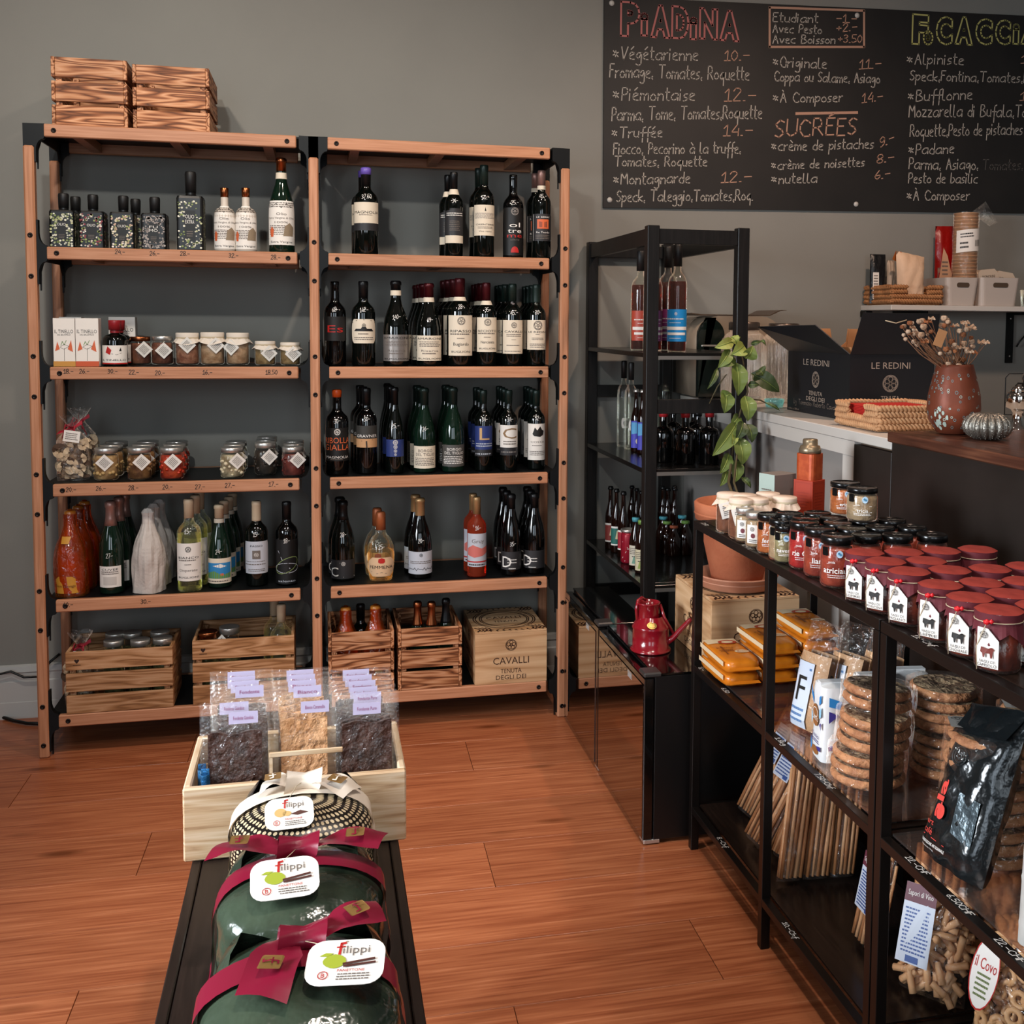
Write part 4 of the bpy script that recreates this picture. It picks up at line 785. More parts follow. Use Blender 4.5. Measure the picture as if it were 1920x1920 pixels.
# ================================================================== jars on the left shelves
jarglass = film('jar_glass', '#f4f5f2', .22, .05, None, .015)
twine = mat('twine', '#b9a88c', .8)
def preserve(n, c1, c2, sc=60): return mat('preserve_'+n, c1, .25, 0, .6, .3, noise=(c2, sc, .12), bump=(sc, .6))
def tag_jar(label, loc, R, H, fill, lid, ta=.25, tz=.62, ts=.03, tw=0, group=None, chunk=None, cloth=False, name='preserve_jar', lh=.16, trot=pi/4, bow=False):
    t = thing(name, label, 'jar', loc, 0, group); n = 22
    MB().lathe([(0, .002), (R*.85, 0), (R, H*.05), (R, H*.70), (R*.93, H*.79), (R*.88, H*.81), (R*.88, H*.95), (R*.8, H*.97)], n).build('jar_glass', jarglass, t)
    MB().lathe([(0, .003), (R*.82, .003), (R*.94, H*.07), (R*.94, H*.68), (R*.85, H*.77), (0, H*.77)], n).build('contents', fill, t)
    if chunk:
        b = MB(); rr = random.Random(int(R*1e5))
        for _ in range(26):
            a = rr.uniform(0, 2*pi); z = rr.uniform(.10, .66)*H; s = rr.uniform(.0045, .0085); x, y = R*.91*cos(a), R*.91*sin(a); q = len(b.v)
            b.lathe([(0, -s), (s*.8, -s*.5), (s, 0), (s*.8, s*.5), (0, s)], 7, 0, True, c=(x, y, z), sx=1.0, sy=1.0)
        o = b.build('pieces', chunk, t); o['kind'] = 'stuff'
    if cloth:
        lm = lid; L = MB(); k = 28
        L.lathe([(R*.96, H*(1-lh)), (R*.99, H*.97), (R*.94, H*1.0), (0, H*1.005)], n, cap=(False, False)); L.build('lid_cover', lm, t)
        s = MB()
        def fn(i, j):
            a = 2*pi*i; r = R*(.93+.34*j*(1+.35*sin(a*5))+.03*sin(a*11)); return (r*cos(a), r*sin(a), H*(1-lh)-j*H*(.17+.05*sin(a*3)))
        s.grid(fn, k, 3, 0, False); s.build('cover_frill', lm, t)
        MB().lathe([(R*.97, H*(1-lh)-.003), (R*1.0, H*(1-lh)), (R*.97, H*(1-lh)+.003)], n, cap=(False, False)).build('string', twine, t)
    else:
        MB().lathe([(R*.90, H*(1-lh)), (R*.955, H*(1-lh)+.001), (R*.955, H*.985), (R*.92, H), (R*.8, H*.996), (0, H*.996)], n, cap=(False, False)).build('lid', lid, t)
    if ts:
        b = MB(); mp = lambda u, v: ((R+.003)*sin(ta)+u*cos(ta*.6), -(R+.003)*cos(ta)+u*sin(ta*.6)-.002-v*.08, tz*H+v)
        ts *= 1.55; trot -= pi/4; q = [(ts*.62*cos(trot+k*pi/2+tw), ts*.62*sin(trot+k*pi/2+tw)) for k in range(4)]
        b.add([mp(*p) for p in q]+[(x, y+.0008, z) for x, y, z in [mp(*p) for p in q]], [(0, 1, 2, 3), (7, 6, 5, 4)]); c_, s_ = cos(trot+tw+pi/4), sin(trot+tw+pi/4)
        mq = lambda u, v: (lambda p: (p[0], p[1]-.0006, p[2]))(mp(u*c_-v*s_, u*s_+v*c_)); lines(b, mq, -ts*.3, ts*.3, -ts*.3, ts*.3, 6, 1, seed=3)
        b.tube([(R*.9*sin(ta), -R*.93*cos(ta), H*(1-lh)), mp(0, ts*.5)], .0007, 4, 2); b.build('tag', [paper, inkgrey, twine], t)
    return t
def place_jar(si, px, top, wpx, base, label, fill, lid, **k):
    z = ZSURF[si]; q = V(px, base, z=z); R = wpx*dep(q.x, q.y, z)/(2*F_PX); y = q.y+R*.95; p = V(px, top, y=y); return tag_jar(label, (p.x, y, z), R, p.z-z, fill, lid, **k)
clothw = mat('white_cloth_lid', '#d9cdbf', .7)
GJ = 'jars on the third shelf'
place_jar(2, 261.5, 631, 41, 684, 'brown preserve jar with copper lid and square hanging tag', preserve('brown', '#5c3427', '#84503a', 30), copper, ta=.5, tz=.55, group=GJ)
place_jar(2, 304, 630, 40, 684, 'brown preserve jar with silver lid and square hanging tag', preserve('brown', '#5c3427', '#84503a', 30), silver, ta=.25, tz=.50, group=GJ)
place_jar(2, 351, 624, 43, 684.5, 'larger jar of reddish tuna with white cloth lid, first of three', preserve('pinkish', '#8a5440', '#b07c62', 40), clothw, cloth=True, ta=.1, tz=.62, trot=.05, tw=pi/4-.05, group=GJ)
place_jar(2, 398, 623, 44, 684.5, 'larger jar of beige preserve with white cloth lid, middle of three', preserve('beige', '#a07858', '#c09c7c', 40), clothw, cloth=True, ta=.35, tz=.60, group=GJ)
place_jar(2, 445.5, 624, 42, 684.5, 'larger jar with white cloth lid and tilted tag at its left, third of three', preserve('beige', '#a07858', '#c09c7c', 40), clothw, cloth=True, ta=-.5, tz=.55, group=GJ)
place_jar(2, 497, 639.5, 38, 685, 'small jar with white cloth lid, second from the right end', preserve('olive', '#8a6a44', '#ad8f64', 40), clothw, cloth=True, ta=.4, tz=.5, group=GJ)
place_jar(2, 544, 642, 37, 685, 'small jar with white cloth lid at the right end of the row', preserve('olive', '#8a6a44', '#ad8f64', 40), clothw, cloth=True, ta=.3, tz=.5, group=GJ)
# book-like gift boxes
def giftbox(px0, px1, top, y, label, d=.05, c='#c98a3a'):
    z = ZSURF[2]; a = V(px0, top, y=y); b_ = V(px1, top, y=y); w = b_.x-a.x; h = a.z-z
    t = thing('gift_box', label, 'box', (a.x, y, z), 0, 'white vinegar gift boxes'); MB().box(0, w, 0, d, 0, h, 0, .001).build('box_body', paper, t)
    b = MB(); mp = flaty(-.0005); b.text(mp, 'IL TINELLO', w*.5, h*.73, w*.86, h*.075, 0); b.text(mp, 'DEL BALSAMICO', w*.5, h*.66, w*.6, h*.03, 0)
    b.add([mp(w*.08, h*.32), mp(w*.3, h*.36), mp(w*.19, h*.52)], [(0, 1, 2)], 1); b.add([mp(w*.66, h*.36), mp(w*.9, h*.3), mp(w*.82, h*.55)], [(0, 1, 2)], 1)
    b.ribbon(mp, [(w*.5, h*.12), (w*.5, h*.38)], .0012, 2); b.ribbon(mp, [(w*.3, h*.4), (w*.5, h*.36), (w*.72, h*.42), (w*.5, h*.46), (w*.3, h*.4)], .001, 2); b.ribbon(mp, [(w*.35, h*.44), (w*.42, h*.52), (w*.5, h*.45), (w*.6, h*.54)], .0016, 3)
    b.box(-.0004, w+.0004, -.0006, 0, 0, h*.11, 4); b.build('front_print', [ink, orl, inkgrey, picg, mat('mustard_print'+c, c, .5)], t); return t
giftbox(98.5, 139.5, 596.5, .035, 'white gift box with mustard foot strip and kitchen drawing, leftmost', c='#c48a3a')
giftbox(140.5, 184, 596.5, .035, 'white gift box with orange foot strip, right beside the leftmost one', c='#c5532a')
giftbox(203, 253, 594, .22, 'white gift box standing behind the red capped vinegar bottle')
giftbox(110, 152, 594, .20, 'white gift box hidden behind the two front boxes')
dkred = mat('red_screw_cap', '#8e1d24', .35)
def vin(px, top, y, label):
    z = ZSURF[2]; p = V(px, top, y=y); H = p.z-z; return bottle('vinegar_bottle', label, (p.x, y, z), 44*dep(p.x, y, z)/(2*F_PX), H, 'apoth', g_dark, cap=dkred, capz=.79, capr=1.38, band=(.73, .785, dkred),
        lab=(.05, .46, 1.35, paper, art(('p', [(-.5, .62), (-.2, .5), (-.1, .75), (-.35, .95)], redl), ('s', [(-.1, .55), (.2, .5), (.5, .6)], .0012, ink), ('p', [(.35, .7), (.5, .7), (.45, .9)], ink), ('t', 'IL TINELLO', .22, .8, .1, ink), ('r', 0, .07, 1, redl)), None), group='red capped vinegar bottles')
vin(215, 601, .075, 'black vinegar bottle with broad red cap, the front one'); vin(222, 601, .17, 'black vinegar bottle with broad red cap, the one behind')
# jars of antipasti, shelf 4
GA = 'antipasti jars in rows on the fourth shelf'
for px, wpx, top, base, what, fill, ch, ta, n, dx in (
    (198.7, 44, 839, 902, 'pale artichoke jar', preserve('artichoke', '#8d663e', '#c09a6b', 30), mat('artichoke', '#b08f5c', .4), .05, 2, 10),
    (261.3, 43, 838, 901, 'brown mushroom jar', preserve('mushroom', '#5b371c', '#8c6238', 30), mat('mushroom_bits', '#8f6a44', .4), .3, 2, 8),
    (322, 43, 838, 900, 'bright red tomato jar', preserve('tomato', '#8e1a0c', '#c2441c', 30), mat('tomato_bits', '#b52f14', .3), .2, 2, 5),
    (435, 42, 838, 897, 'white bean jar', preserve('beans', '#7d6c52', '#c2b294', 30), mat('bean_bits', '#cbbd9f', .4), .5, 2, 4),
    (497, 40, 829, 891.5, 'black olive jar', preserve('olives', '#17120f', '#3a2e24', 30), mat('olive_bits', '#2b2420', .3), .4, 2, 2),
    (549, 40, 837, 894, 'dark red onion jar', preserve('onion', '#3c1512', '#6e2c24', 30), mat('onion_bits', '#5a221c', .3), .45, 2, 1)):
    o = place_jar(3, px, top, wpx, base, '%s with silver lid at the front of its row' % what, fill, silver, ta=ta, tz=.57, chunk=ch, group=GA, lh=.17)
    for k in range(n):
        y = o.location.y+.095*(k+1)
        if y > .34: continue
        x = V(px+dx*(k+1), top, y=y).x; dup(o, (x, y, o.location.z), label='%s, %s one behind the front jar' % (what, ORD[k]), group=GA)
# ribbon-tied bags of dried mushrooms
mushm = mat('dried_mushroom', '#a98d70', .7, noise=('#cbb597', 50, .3)); mushd = mat('dried_mushroom_dark', '#4a3526', .8); ribred = mat('red_ribbon', '#a3182a', .45)
def bag(label, loc, w, d, h, name='mushroom_bag', tagged=True, seed=1, rz=0, fillm=None, group='ribbon tied bags of dried mushrooms'):
    t = thing(name, label, 'bag', loc, rz, group); rr = random.Random(seed); b = MB()
    def fn(i, j):
        a = 2*pi*i; c, s = cos(a), sin(a); k = (abs(c)**4+abs(s)**4)**-.25
        sh = 1 if j < .62 else 1-.78*((j-.62)/.2) if j < .82 else .22+.55*(j-.82)/.18
        x = w/2*c*k*sh*(1+.03*sin(j*23+a*3)); y = d/2*s*k*sh*(1+.05*sin(j*17+a*4)); return (x, y, h*j+(.004*sin(a*6) if j == 1 else 0))
    b.grid(fn, 24, 18); b.add([fn(k/24, 0) for k in range(24)], [list(range(24))]); b.build('film', clearfilm, t)
    c = MB()
    for k in range(34):
        z = rr.uniform(.02, .56)*h; a = rr.uniform(0, 2*pi); fx = rr.uniform(-.8, .8)*w/2; fy = -d*.40 if k % 3 else d*rr.uniform(-.35, .35); R = rr.uniform(.014, .022); th = rr.uniform(0, 6.28)
        if k % 3 == 0: fx = w*.40*rr.choice((-1, 1))
        P = [(fx+R*cos(th+q*pi/7), fy+.003*sin(q), max(z+R*sin(th+q*pi/7), .006)) for q in range(8)]+[(fx+R*.2*cos(th+q*pi/7), fy+.003*sin(q), max(z+R*.2*sin(th+q*pi/7), .006)) for q in range(8)]
        c.add(P+[(x, y+.004, zz) for x, y, zz in P], [(q, q+1, q+9, q+8) for q in range(7)]+[(q+24, q+25, q+17, q+16) for q in range(7)]+[(q, q+16, q+17, q+1) for q in range(7)]+[(q+8, q+9, q+25, q+24) for q in range(7)], k % 2 and 0 or (k % 4 == 0))
    o = c.build('mushroom_slices', [fillm or mushm, mushd], t); o['kind'] = 'stuff'
    MB().box(-w*.36, w*.36, -d*.3, d*.3, .004, h*.55, 0, .004).build('mushroom_heap', mat('mushroom_mass', '#5a4433', .85, noise=('#8a6f56', 70, .2), bump=(70, .8)), t)
    r = MB(); zt_ = h*.81
    r.lathe([(w*.12, zt_-.004), (w*.14, zt_), (w*.12, zt_+.004)], 12, cap=(False, False))
    for q in range(4):
        a = q*1.5+.4; r.add([(0, -.012, zt_), (.035*cos(a), -.02+.02*sin(a), zt_+.03*sin(a*1.7)+.006), (.042*cos(a)-.004, -.022+.02*sin(a), zt_+.03*sin(a*1.7)-.006), (.004, -.012, zt_-.006)], [(0, 1, 2, 3)])
        r.tube([(0, -.012, zt_), (.02*cos(a+.5), -.025, zt_+.015*sin(a)), (.03*cos(a+.8), -.02, zt_-.028-.006*q)], .0022, 5)
    r.build('ribbon', ribred, t)
    if tagged:
        b = MB(); mp = lambda u, v: (.006+u*cos(-.15)-v*sin(-.15), -d*.5-.004, h*.69+u*sin(-.15)+v*cos(-.15)); s = .021
        b.add([mp(-s*1.2, -s*.9), mp(s*1.2, -s*.9), mp(s*1.2, s*.9), mp(-s*1.2, s*.9)], [(0, 1, 2, 3)]); lines(b, lambda u, v: (lambda p: (p[0], p[1]-.0006, p[2]))(mp(u, v)), -s, s, -s*.6, s*.6, 4, 1, seed=5); b.build('tag', [paper, inkgrey], t)
    return t
z = ZSURF[3]; q = V(132, 902, z=z)
m0 = bag('clear bag of sliced dried mushrooms with red bow and white tag, the front one', (q.x, q.y+.045, z), .096, .07, .215)
m1 = bag('taller bag of dried mushrooms with red bow behind the tagged one', (V(152, 900, y=.19).x, .19, z), .096, .07, .235, tagged=False, seed=5)
# in the first crate: bag and jars
p = V(158, 1195, y=.09); bag('ribbon tied bag lying among jars in the bottom left crate', (p.x-.01, .085, zb), .10, .07, .245, seed=9, group='goods in the bottom left crate')
gd = preserve('greenish', '#4c4a2a', '#7c774a', 40)
for px, y, lb in ((213, .075, 'front left'), (263, .065, 'front middle'), (305, .07, 'front right')):
    x = V(px, 1200, y=y).x; tag_jar('silver lidded jar standing in the bottom left crate, %s' % lb, (x, y, zb), .0335, .215, gd, silver, ts=0, group='jars in the bottom left crate', lh=.09)
for px, y, lb in ((216, .165, 'rear left'), (248, .16, 'rear middle'), (300, .155, 'rear right')):
    x = V(px, 1185, y=y).x; tag_jar('silver lidded jar standing in the bottom left crate, %s' % lb, (x, y, zb), .0335, .215, gd, silver, ts=0, group='jars in the bottom left crate', lh=.09)
x = V(390, 1180, y=.08).x; tag_jar('copper lidded jar in the corner of the second crate', (x, .08, zb), .034, .225, gd, copper, ts=0, group='jars in the second crate', lh=.1)
x = V(430, 1175, y=.10).x; tag_jar('silver lidded jar beside the copper lidded one in the crate', (x, .10, zb), .036, .232, gd, silver, ts=.03, ta=-.6, tz=.8, group='jars in the second crate', lh=.1)
# ================================================================== bench with chocolate box and panettoni
BZ = .47
benchm = wood('dark_stained_bench', ['#2b201b', '#211814', '#17100d'], 1, 1.5, .2, .38, rnd=.03)
bn = thing('bench', 'long low dark brown bench running toward the camera', 'bench', (.9, -1.70, 0), -.0)
def bbx(x0, x1, y0, y1, z0, z1, nm='leg', c=.002): return MB().box(x0, x1, y0, y1, z0, z1, 0, c).build(nm, benchm, bn)
bbx(-.1815, -.165, -1.85, 0, BZ-.032, BZ, 'side_board'); bbx(.171, .1875, -1.85, 0, BZ-.032, BZ, 'side_board'); bbx(-.1635, .1695, -1.85, -.0005, BZ-.03, BZ-.001, 'seat_board')
for x in (-.175, .135):
    for y in (-1.80, -.06): bbx(x, x+.045, y, y+.045, 0, BZ-.033)
bbx(-.16, .16, -1.78, -.04, BZ-.09, BZ-.034, 'apron')
# pine display box
PB = (.704, -1.802, BZ+.0006); PW, PD, PH = .398, .262, .136
pbm = wood('pale_pine', ['#dcc6ab', '#d3ba9b', '#c2a27e', '#8a6546'], 0, 1.6, .35, .5, knots=True, rnd=.03); pbmy = wood('pale_pine_side', ['#dcc6ab', '#d3ba9b', '#c2a27e'], 1, 1.6, .3, .5, rnd=.03)
db = thing('display_box', 'open pale pine box of bagged chocolate on the bench end', 'box', PB, -.0)
MB().box(0, PW, 0, .014, 0, PH, 0, .003).build('front_board', pbm, db); MB().box(0, PW, PD-.014, PD, 0, PH, 0, .003).build('back_board', pbm, db)
MB().box(0, .014, .0144, PD-.0144, 0, PH, 0, .003).build('side_board', pbmy, db); MB().box(PW-.014, PW, .0144, PD-.0144, 0, PH, 0, .003).build('side_board', pbmy, db)
MB().box(.0144, PW-.0144, .0144, PD-.0144, .001, .009).build('bottom_board', pbm, db)
MB().box(.150, .282, .0125, .017, .176, .185, 0, .001).build('cross_stick', pbm, db); MB().box(.150, .156, .0145, .0165, .12, .1755).build('cross_stick', pbm, db)
MB().box(.0144, .05, .20, .206, .08, .10, 0, .001).build('divider', pbm, db)
choc_d = mat('dark_chocolate', '#2c1a15', .35, 0, .5, .2, noise=('#4a2f26', 40, .2), bump=(60, 1.0)); choc_b = mat('blond_chocolate', '#b07c50', .45, 0, .4, .1, noise=('#d3a47a', 40, .2), bump=(60, 1.0)); lilac = mat('lilac_label', '#b9b0cc', .5); pink = mat('magenta_ink', '#8e3a6a', .5)
def choc_bag(label, x, y, w, h, choc, zt, tilt=.10, lab=True, words='Tavoletta', yaw=0, lx=.0, lz=None, slabh=False):
    """film bag standing in the box: crinkled sleeve, slab, paper label near the top seal"""
    t = thing('chocolate_bag', label, 'bag', (PB[0]+x, PB[1]+y, PB[2]+.011), 0, 'bags of chocolate in the pine box', (-tilt, 0, yaw)); zt -= .011
    rr = random.Random(int(x*1000+y*100)); ph = rr.uniform(0, 6)
    def sl(s): return lambda i, j: ((i-.5)*w*(1-.02*(1-j)), s*.0065*(sin(pi*min(max(i, 0), 1))**.5)*(1-j)**.35*1.0+s*.0007+.0012*sin(i*19+ph)*sin(j*13+ph), zt*j)
    b = MB(); b.grid(sl(-1), 10, 14); b.grid(sl(1), 10, 14)
    b.ribbon(lambda u, v: (u, -.0015, v), [(-w/2, zt*.985), (w/2, zt*.985)], .004); b.build('film', clearfilm, t)
    c = MB(); cw_ = w*.76; hh = min(h, zt*.80)
    def sf(s):
        def f(i, j):
            e = 0 if 0 < i < 1 and 0 < j < 1 else 1
            return ((i-.5)*cw_, s*(.0042+(0 if e else .0016*sin(i*21+ph)*cos(j*27+ph)+.001*sin(i*47+j*31))), .003+hh*j+(.003*sin(i*9+ph) if j == 1 else 0))
        return f
    c.grid(sf(-1), 14, 18); c.grid(sf(1), 4, 4)
    P = [sf(-1)(k/14, 1) for k in range(15)]+[sf(1)(k/14, 1) for k in range(15)]; c.add(P, [(k, k+1, k+16, k+15) for k in range(14)]); P = [sf(s)(i, j) for i in (0, 1) for s in (-1, 1) for j in (0, 1)]; c.add(P, [(0, 1, 3, 2), (4, 5, 7, 6)])
    c.build('chocolate_slab', choc, t)
    if lab:
        b = MB(); z0 = lz if lz else zt*(.90 if slabh else .955); mp = lambda u, v: (lx+u, -.0085+.0, z0+v); lw_, lh_ = .026, .011
        b.box(lx-lw_, lx+lw_, -.0088, -.0078, z0-lh_, z0+lh_, 0); b.text(lambda u, v: (lx+u, -.0094, z0+v), words, 0, 0, .036, .007, 1); b.build('label', [lilac, pink], t)
    return t
L1, L2 = 'Cioccolato Gianduia', 'Bianco Caramello'
for k, (x, y, w, h, ch, zt, lb, wd, lx) in enumerate((
    (.088, .036, .125, 0.200, choc_d, 0.268, 'front left bag of dark chocolate with lilac label', 'Fondente Gianduia', .015),
    (.085, .060, .125, 0.190, choc_d, 0.264, 'left bag of dark chocolate directly behind the front one', 'Fondente Gianduia', 0),
    (.098, .105, .118, 0.200, choc_d, 0.279, 'left column bag of dark chocolate, third from front', 'Fondente', .012),
    (.094, .130, .118, 0.200, choc_d, 0.281, 'left column bag of dark chocolate, fourth from front', 'Fondente', .006),
    (.092, .155, .118, 0.200, choc_d, 0.282, 'left column bag of dark chocolate, fifth from front', 'Fondente', .0),
    (.090, .182, .12, 0.200, choc_d, 0.284, 'left column bag of dark chocolate, rearmost', 'Fondente', .0),
    (.212, .056, .112, 0.232, choc_b, 0.272, 'front middle bag of blond chocolate with lilac label', 'Bianco Caramello', .02),
    (.210, .085, .112, 0.235, choc_b, 0.278, 'middle bag of blond chocolate, second from front', 'Bianco', .008),
    (.208, .112, .112, 0.235, choc_b, 0.281, 'middle bag of blond chocolate, third from front', 'Bianco', .0),
    (.206, .140, .112, 0.235, choc_b, 0.283, 'middle bag of blond chocolate, fourth from front', 'Bianco', .0),
    (.203, .168, .112, 0.235, choc_b, 0.284, 'middle bag of blond chocolate, rearmost', 'Bianco', .0),
    (.328, .036, .122, 0.202, choc_d, 0.268, 'front right bag of black chocolate under two lilac labels', 'Fondente Puro', .0),
    (.326, .058, .122, 0.200, choc_d, 0.266, 'right column bag of dark chocolate, second from front', 'Fondente Puro', .004),
    (.324, .082, .122, 0.200, choc_d, 0.269, 'right column bag of dark chocolate, third from front', 'Fondente', .0),
    (.322, .108, .122, 0.200, choc_d, 0.273, 'right column bag of dark chocolate, fourth from front', 'Fondente', .0),
    (.320, .135, .122, 0.200, choc_d, 0.276, 'right column bag of dark chocolate, fifth from front', 'Fondente', -.004),
    (.318, .165, .122, 0.200, choc_d, 0.278, 'right column bag of dark chocolate, rearmost', 'Fondente', -.006))):
    choc_bag(lb, x, y, w, h, ch, zt, words=wd, lx=lx, slabh='front ' in lb[:12])
blufoil = mat('blue_foil', '#3f86c4', .2, .7, bump=(60, .6))
for k, (x, y) in enumerate(((.028, .055), (.036, .030))):
    t = thing('foil_bar', ('blue foil wrapped bar at the left inside the box, %s one' % ('rear', 'front')[k]), 'bar', (PB[0]+x, PB[1]+y, PB[2]+.011), 0, 'blue foil bars', (-.05, 0, 0)); MB().grid(lambda i, j: (.008*cos(2*pi*i), .006*sin(2*pi*i)+.001*sin(j*30), .135*j), 10, 14).build('foil_wrap', blufoil, t); MB().box(-.007, .007, -.001, .001, -.0, .145).build('foil_seal', blufoil, t)
# ---------- panettoni
satin_w = mat('cream_satin', '#e3d6c6', .3, 0, .5, .1); satin_r = mat('magenta_satin', '#7c132d', .35, 0, .5, .1); darkgreen = mat('green_foil_paper', '#16211a', .16, 0, .7, .4, noise=('#4a5746', 6, .18), bump=(13, 1.0))  # paler noise tone of the green foil stands in for its reflections
dotm = None
def dotted():
    m = mat('dotted_wrap', '#1b1613', .3, 0, .5, .2); nt = m.node_tree; L = nt.links; b = nt.nodes['Principled BSDF']
    tc = nn(nt, 'ShaderNodeUVMap'); mp = nn(nt, 'ShaderNodeMapping'); mp.inputs['Scale'].default_value = (34, 34, 1); mp.inputs['Rotation'].default_value = (0, 0, .0)
    fr = nn(nt, 'ShaderNodeVectorMath', operation='FRACTION'); sb = nn(nt, 'ShaderNodeVectorMath', operation='SUBTRACT'); sb.inputs[1].default_value = (.5, .5, 0); ln = nn(nt, 'ShaderNodeVectorMath', operation='LENGTH')
    lt = nn(nt, 'ShaderNodeMath', operation='LESS_THAN'); lt.inputs[1].default_value = .33; mx = nn(nt, 'ShaderNodeMix', data_type='RGBA'); mx.inputs[6].default_value = lin('#1b1613'); mx.inputs[7].default_value = lin('#cdb894')
    L.new(tc.outputs[0], mp.inputs[0]); L.new(mp.outputs[0], fr.inputs[0]); L.new(fr.outputs[0], sb.inputs[0]); L.new(sb.outputs[0], ln.inputs[0]); L.new(ln.outputs['Value'], lt.inputs[0]); L.new(lt.outputs[0], mx.inputs[0]); L.new(mx.outputs[2], b.inputs['Base Color']); return m
def panettone(label, loc, Rx, Ry, H, wrapm, ribm, tagpos, bow, seed, uv=False):
    t = thing('panettone', label, 'cake', loc, 0, 'gift wrapped panettoni on the bench'); rr = random.Random(seed); ph = rr.uniform(0, 6)
    def rad(a, j):            # squared-off dome: j 0 bottom .. 1 crown
        c, s = cos(a), sin(a); k = (abs(c)**2.8+abs(s)**2.8)**(-1/2.8)
        if j < .62: q = 1-.05*j; z = j/.62*.70
        else: th = (j-.62)/.38*pi/2; q = .969*cos(th)**.75; z = .70+.30*sin(th)
        f = 1+.03*sin(a*5+ph+j*4)*(1-j*.6)+.014*sin(a*9-j*14+ph)+.010*abs(sin(a*11+j*6))+.006*sin(a*23+j*30)
        return Vector((Rx*c*k*q*f, Ry*s*k*q*f, H*z))
    b = MB(); nu, nv = 72, 40; b.grid(lambda i, j: rad(2*pi*i, min(j, .9999)), nu, nv); o = b.build('foil_wrap', wrapm, t)
    if uv:
        ul = o.data.uv_layers.new(name='UVMap')
        for lp in o.data.loops:
            v = o.data.vertices[lp.vertex_index].co; k = lp.vertex_index; i = k % (nu+1); j = k//(nu+1); ul.data[lp.index].uv = (i/nu*.72*2.9, j/nv*.27*2.9)
    # ears of the wrapping at both ends
    for s in (-1, 1):
        e = MB(); a_ = pi/2-s*.75; e.grid(lambda i, j: rad(a_+(i-.5)*.7, .45+.35*j)*(1+.09*j*(1-abs(2*i-1)))+Vector((0, 0, .008*j*(1-abs(2*i-1)))), 6, 5); e.build('wrap_corner', wrapm, t)
    # ribbon over the dome, side to side
    def over(u, off, w):      # u -1..1 left to right
        P = []
        return P
    rb = MB()
    def band(i, j):
        u = (i-.5)*2; a = 0 if u > 0 else pi; jj = 1-abs(u)*.98; jj = max(jj, .02)
        p = rad(a, min(jj, .9999)); y = (j-.5)*bow.get('w', .046)+bow['y0']+bow.get('sl', 0)*abs(u)
        # keep on the surface: shift along y and drop with the dome
        yy = y; base = rad(a, min(jj, .9999)); k = max(0, 1-(yy/(Ry*.98))**2)**.5
        return Vector((base.x*(1-.02+.04*k), yy, max(base.z*(.80+.205*k), .001)))+Vector((0, 0, .004))+Vector((.004*(1 if u > 0 else -1)*min(1, abs(u)*2), 0, 0))
    rb.grid(band, 40, 3); rb.build('ribbon', ribm, t)
    # knot and tails
    kx, ky = bow['k']; kz = H*(.80+.205*max(0, 1-(ky/Ry)**2)**.5)*1.0+.012
    kb = MB(); kb.grid(lambda i, j: (kx+(.030*(j-.5)*2)+.004*sin(2*pi*i), ky+(.015+.013*(abs(j-.5)*2)**2)*cos(2*pi*i)+.008*(j-.5), kz+(.014+.006*abs(j-.5)*2)*sin(2*pi*i)+.0018*sin(i*38+j*5)), 24, 10)
    kb.build('ribbon_knot', ribm, t)
    for ti, (ex, ey, ez, w) in enumerate(bow['tails']):
        tb = MB(); s0 = Vector((kx+(.018 if ex > 0 else -.018), ky, kz)); s1 = Vector((kx+ex, ky+ey, kz+ez)); n_ = (s1-s0); side = Vector((-n_.y, n_.x, 0)).normalized()
        tb.grid(lambda i, j: s0+n_*i+side*(j-.5)*w*(.5+.5*min(1, i*2.5))+Vector((0, 0, .010*sin(pi*i)+.004*sin(j*4+i*6)))+(side*.0+n_*(.06*(j-.5)*2) if i == 1 else Vector()), 10, 4); tl = tb.build('ribbon_tail', ribm, t)
        g = MB(); c = s0+n_*.62+Vector((0, 0, .0155)); nd = n_.normalized(); r_ = .014
        P = rrect(2*r_, 2*r_, .003, 3); mpg = lambda u, v: c+nd*u+side*v+Vector((0, 0, .0045*(1-abs(v)/.02)))
        g.add([mpg(*q) for q in P], [list(range(len(P)))]); mph = lambda u, v: mpg(u, v)+Vector((0, 0, .0006)); g.ribbon(mph, [(.004, .010), (-.001, .009), (0, 0), (.001, -.009), (-.004, -.010)], .0026, 1); g.ribbon(mph, [(-.005, .002), (.006, .003)], .002, 1); g.build('gold_logo', [goldf, ribm], tl)
    # gold squares printed along the ribbon
    g = MB()
    for u in (.42, .66, .86, -.45, -.68, -.88):
        c = band((u+1)/2, .5); c2 = band((u+.02+1)/2, .5); d = (c2-c).normalized(); up = Vector((0, 1, 0)); nr = d.cross(up)*(1); nr = nr if nr.z > 0 else -nr
        r_ = .010; P = rrect(2*r_, 2*r_, .002, 2); g.add([c+nr*.0012+d*a+up*b_ for a, b_ in P], [list(range(len(P)))])
        g.ribbon(lambda a, b_: c+nr*.0018+d*a+up*b_, [(.003, .007), (0, .005), (0, -.005), (-.003, -.007)], .002, 1)
    g.build('gold_logo', [goldf, ribm], t)
    # round cornered card tag
    tx, ty, tz_, rot, tilt = tagpos; M_ = Matrix.Translation((tx, ty, tz_)) @ Matrix.Rotation(rot, 4, 'Z') @ Matrix.Rotation(tilt, 4, 'X') @ Matrix.Scale(bow.get('ts', .92), 4)
    tg = MB(); mp = lambda u, v: M_ @ Vector((u, v, .0)); mp1 = lambda u, v: M_ @ Vector((u, v, .0007)); mp2 = lambda u, v: M_ @ Vector((u, v, .0013))
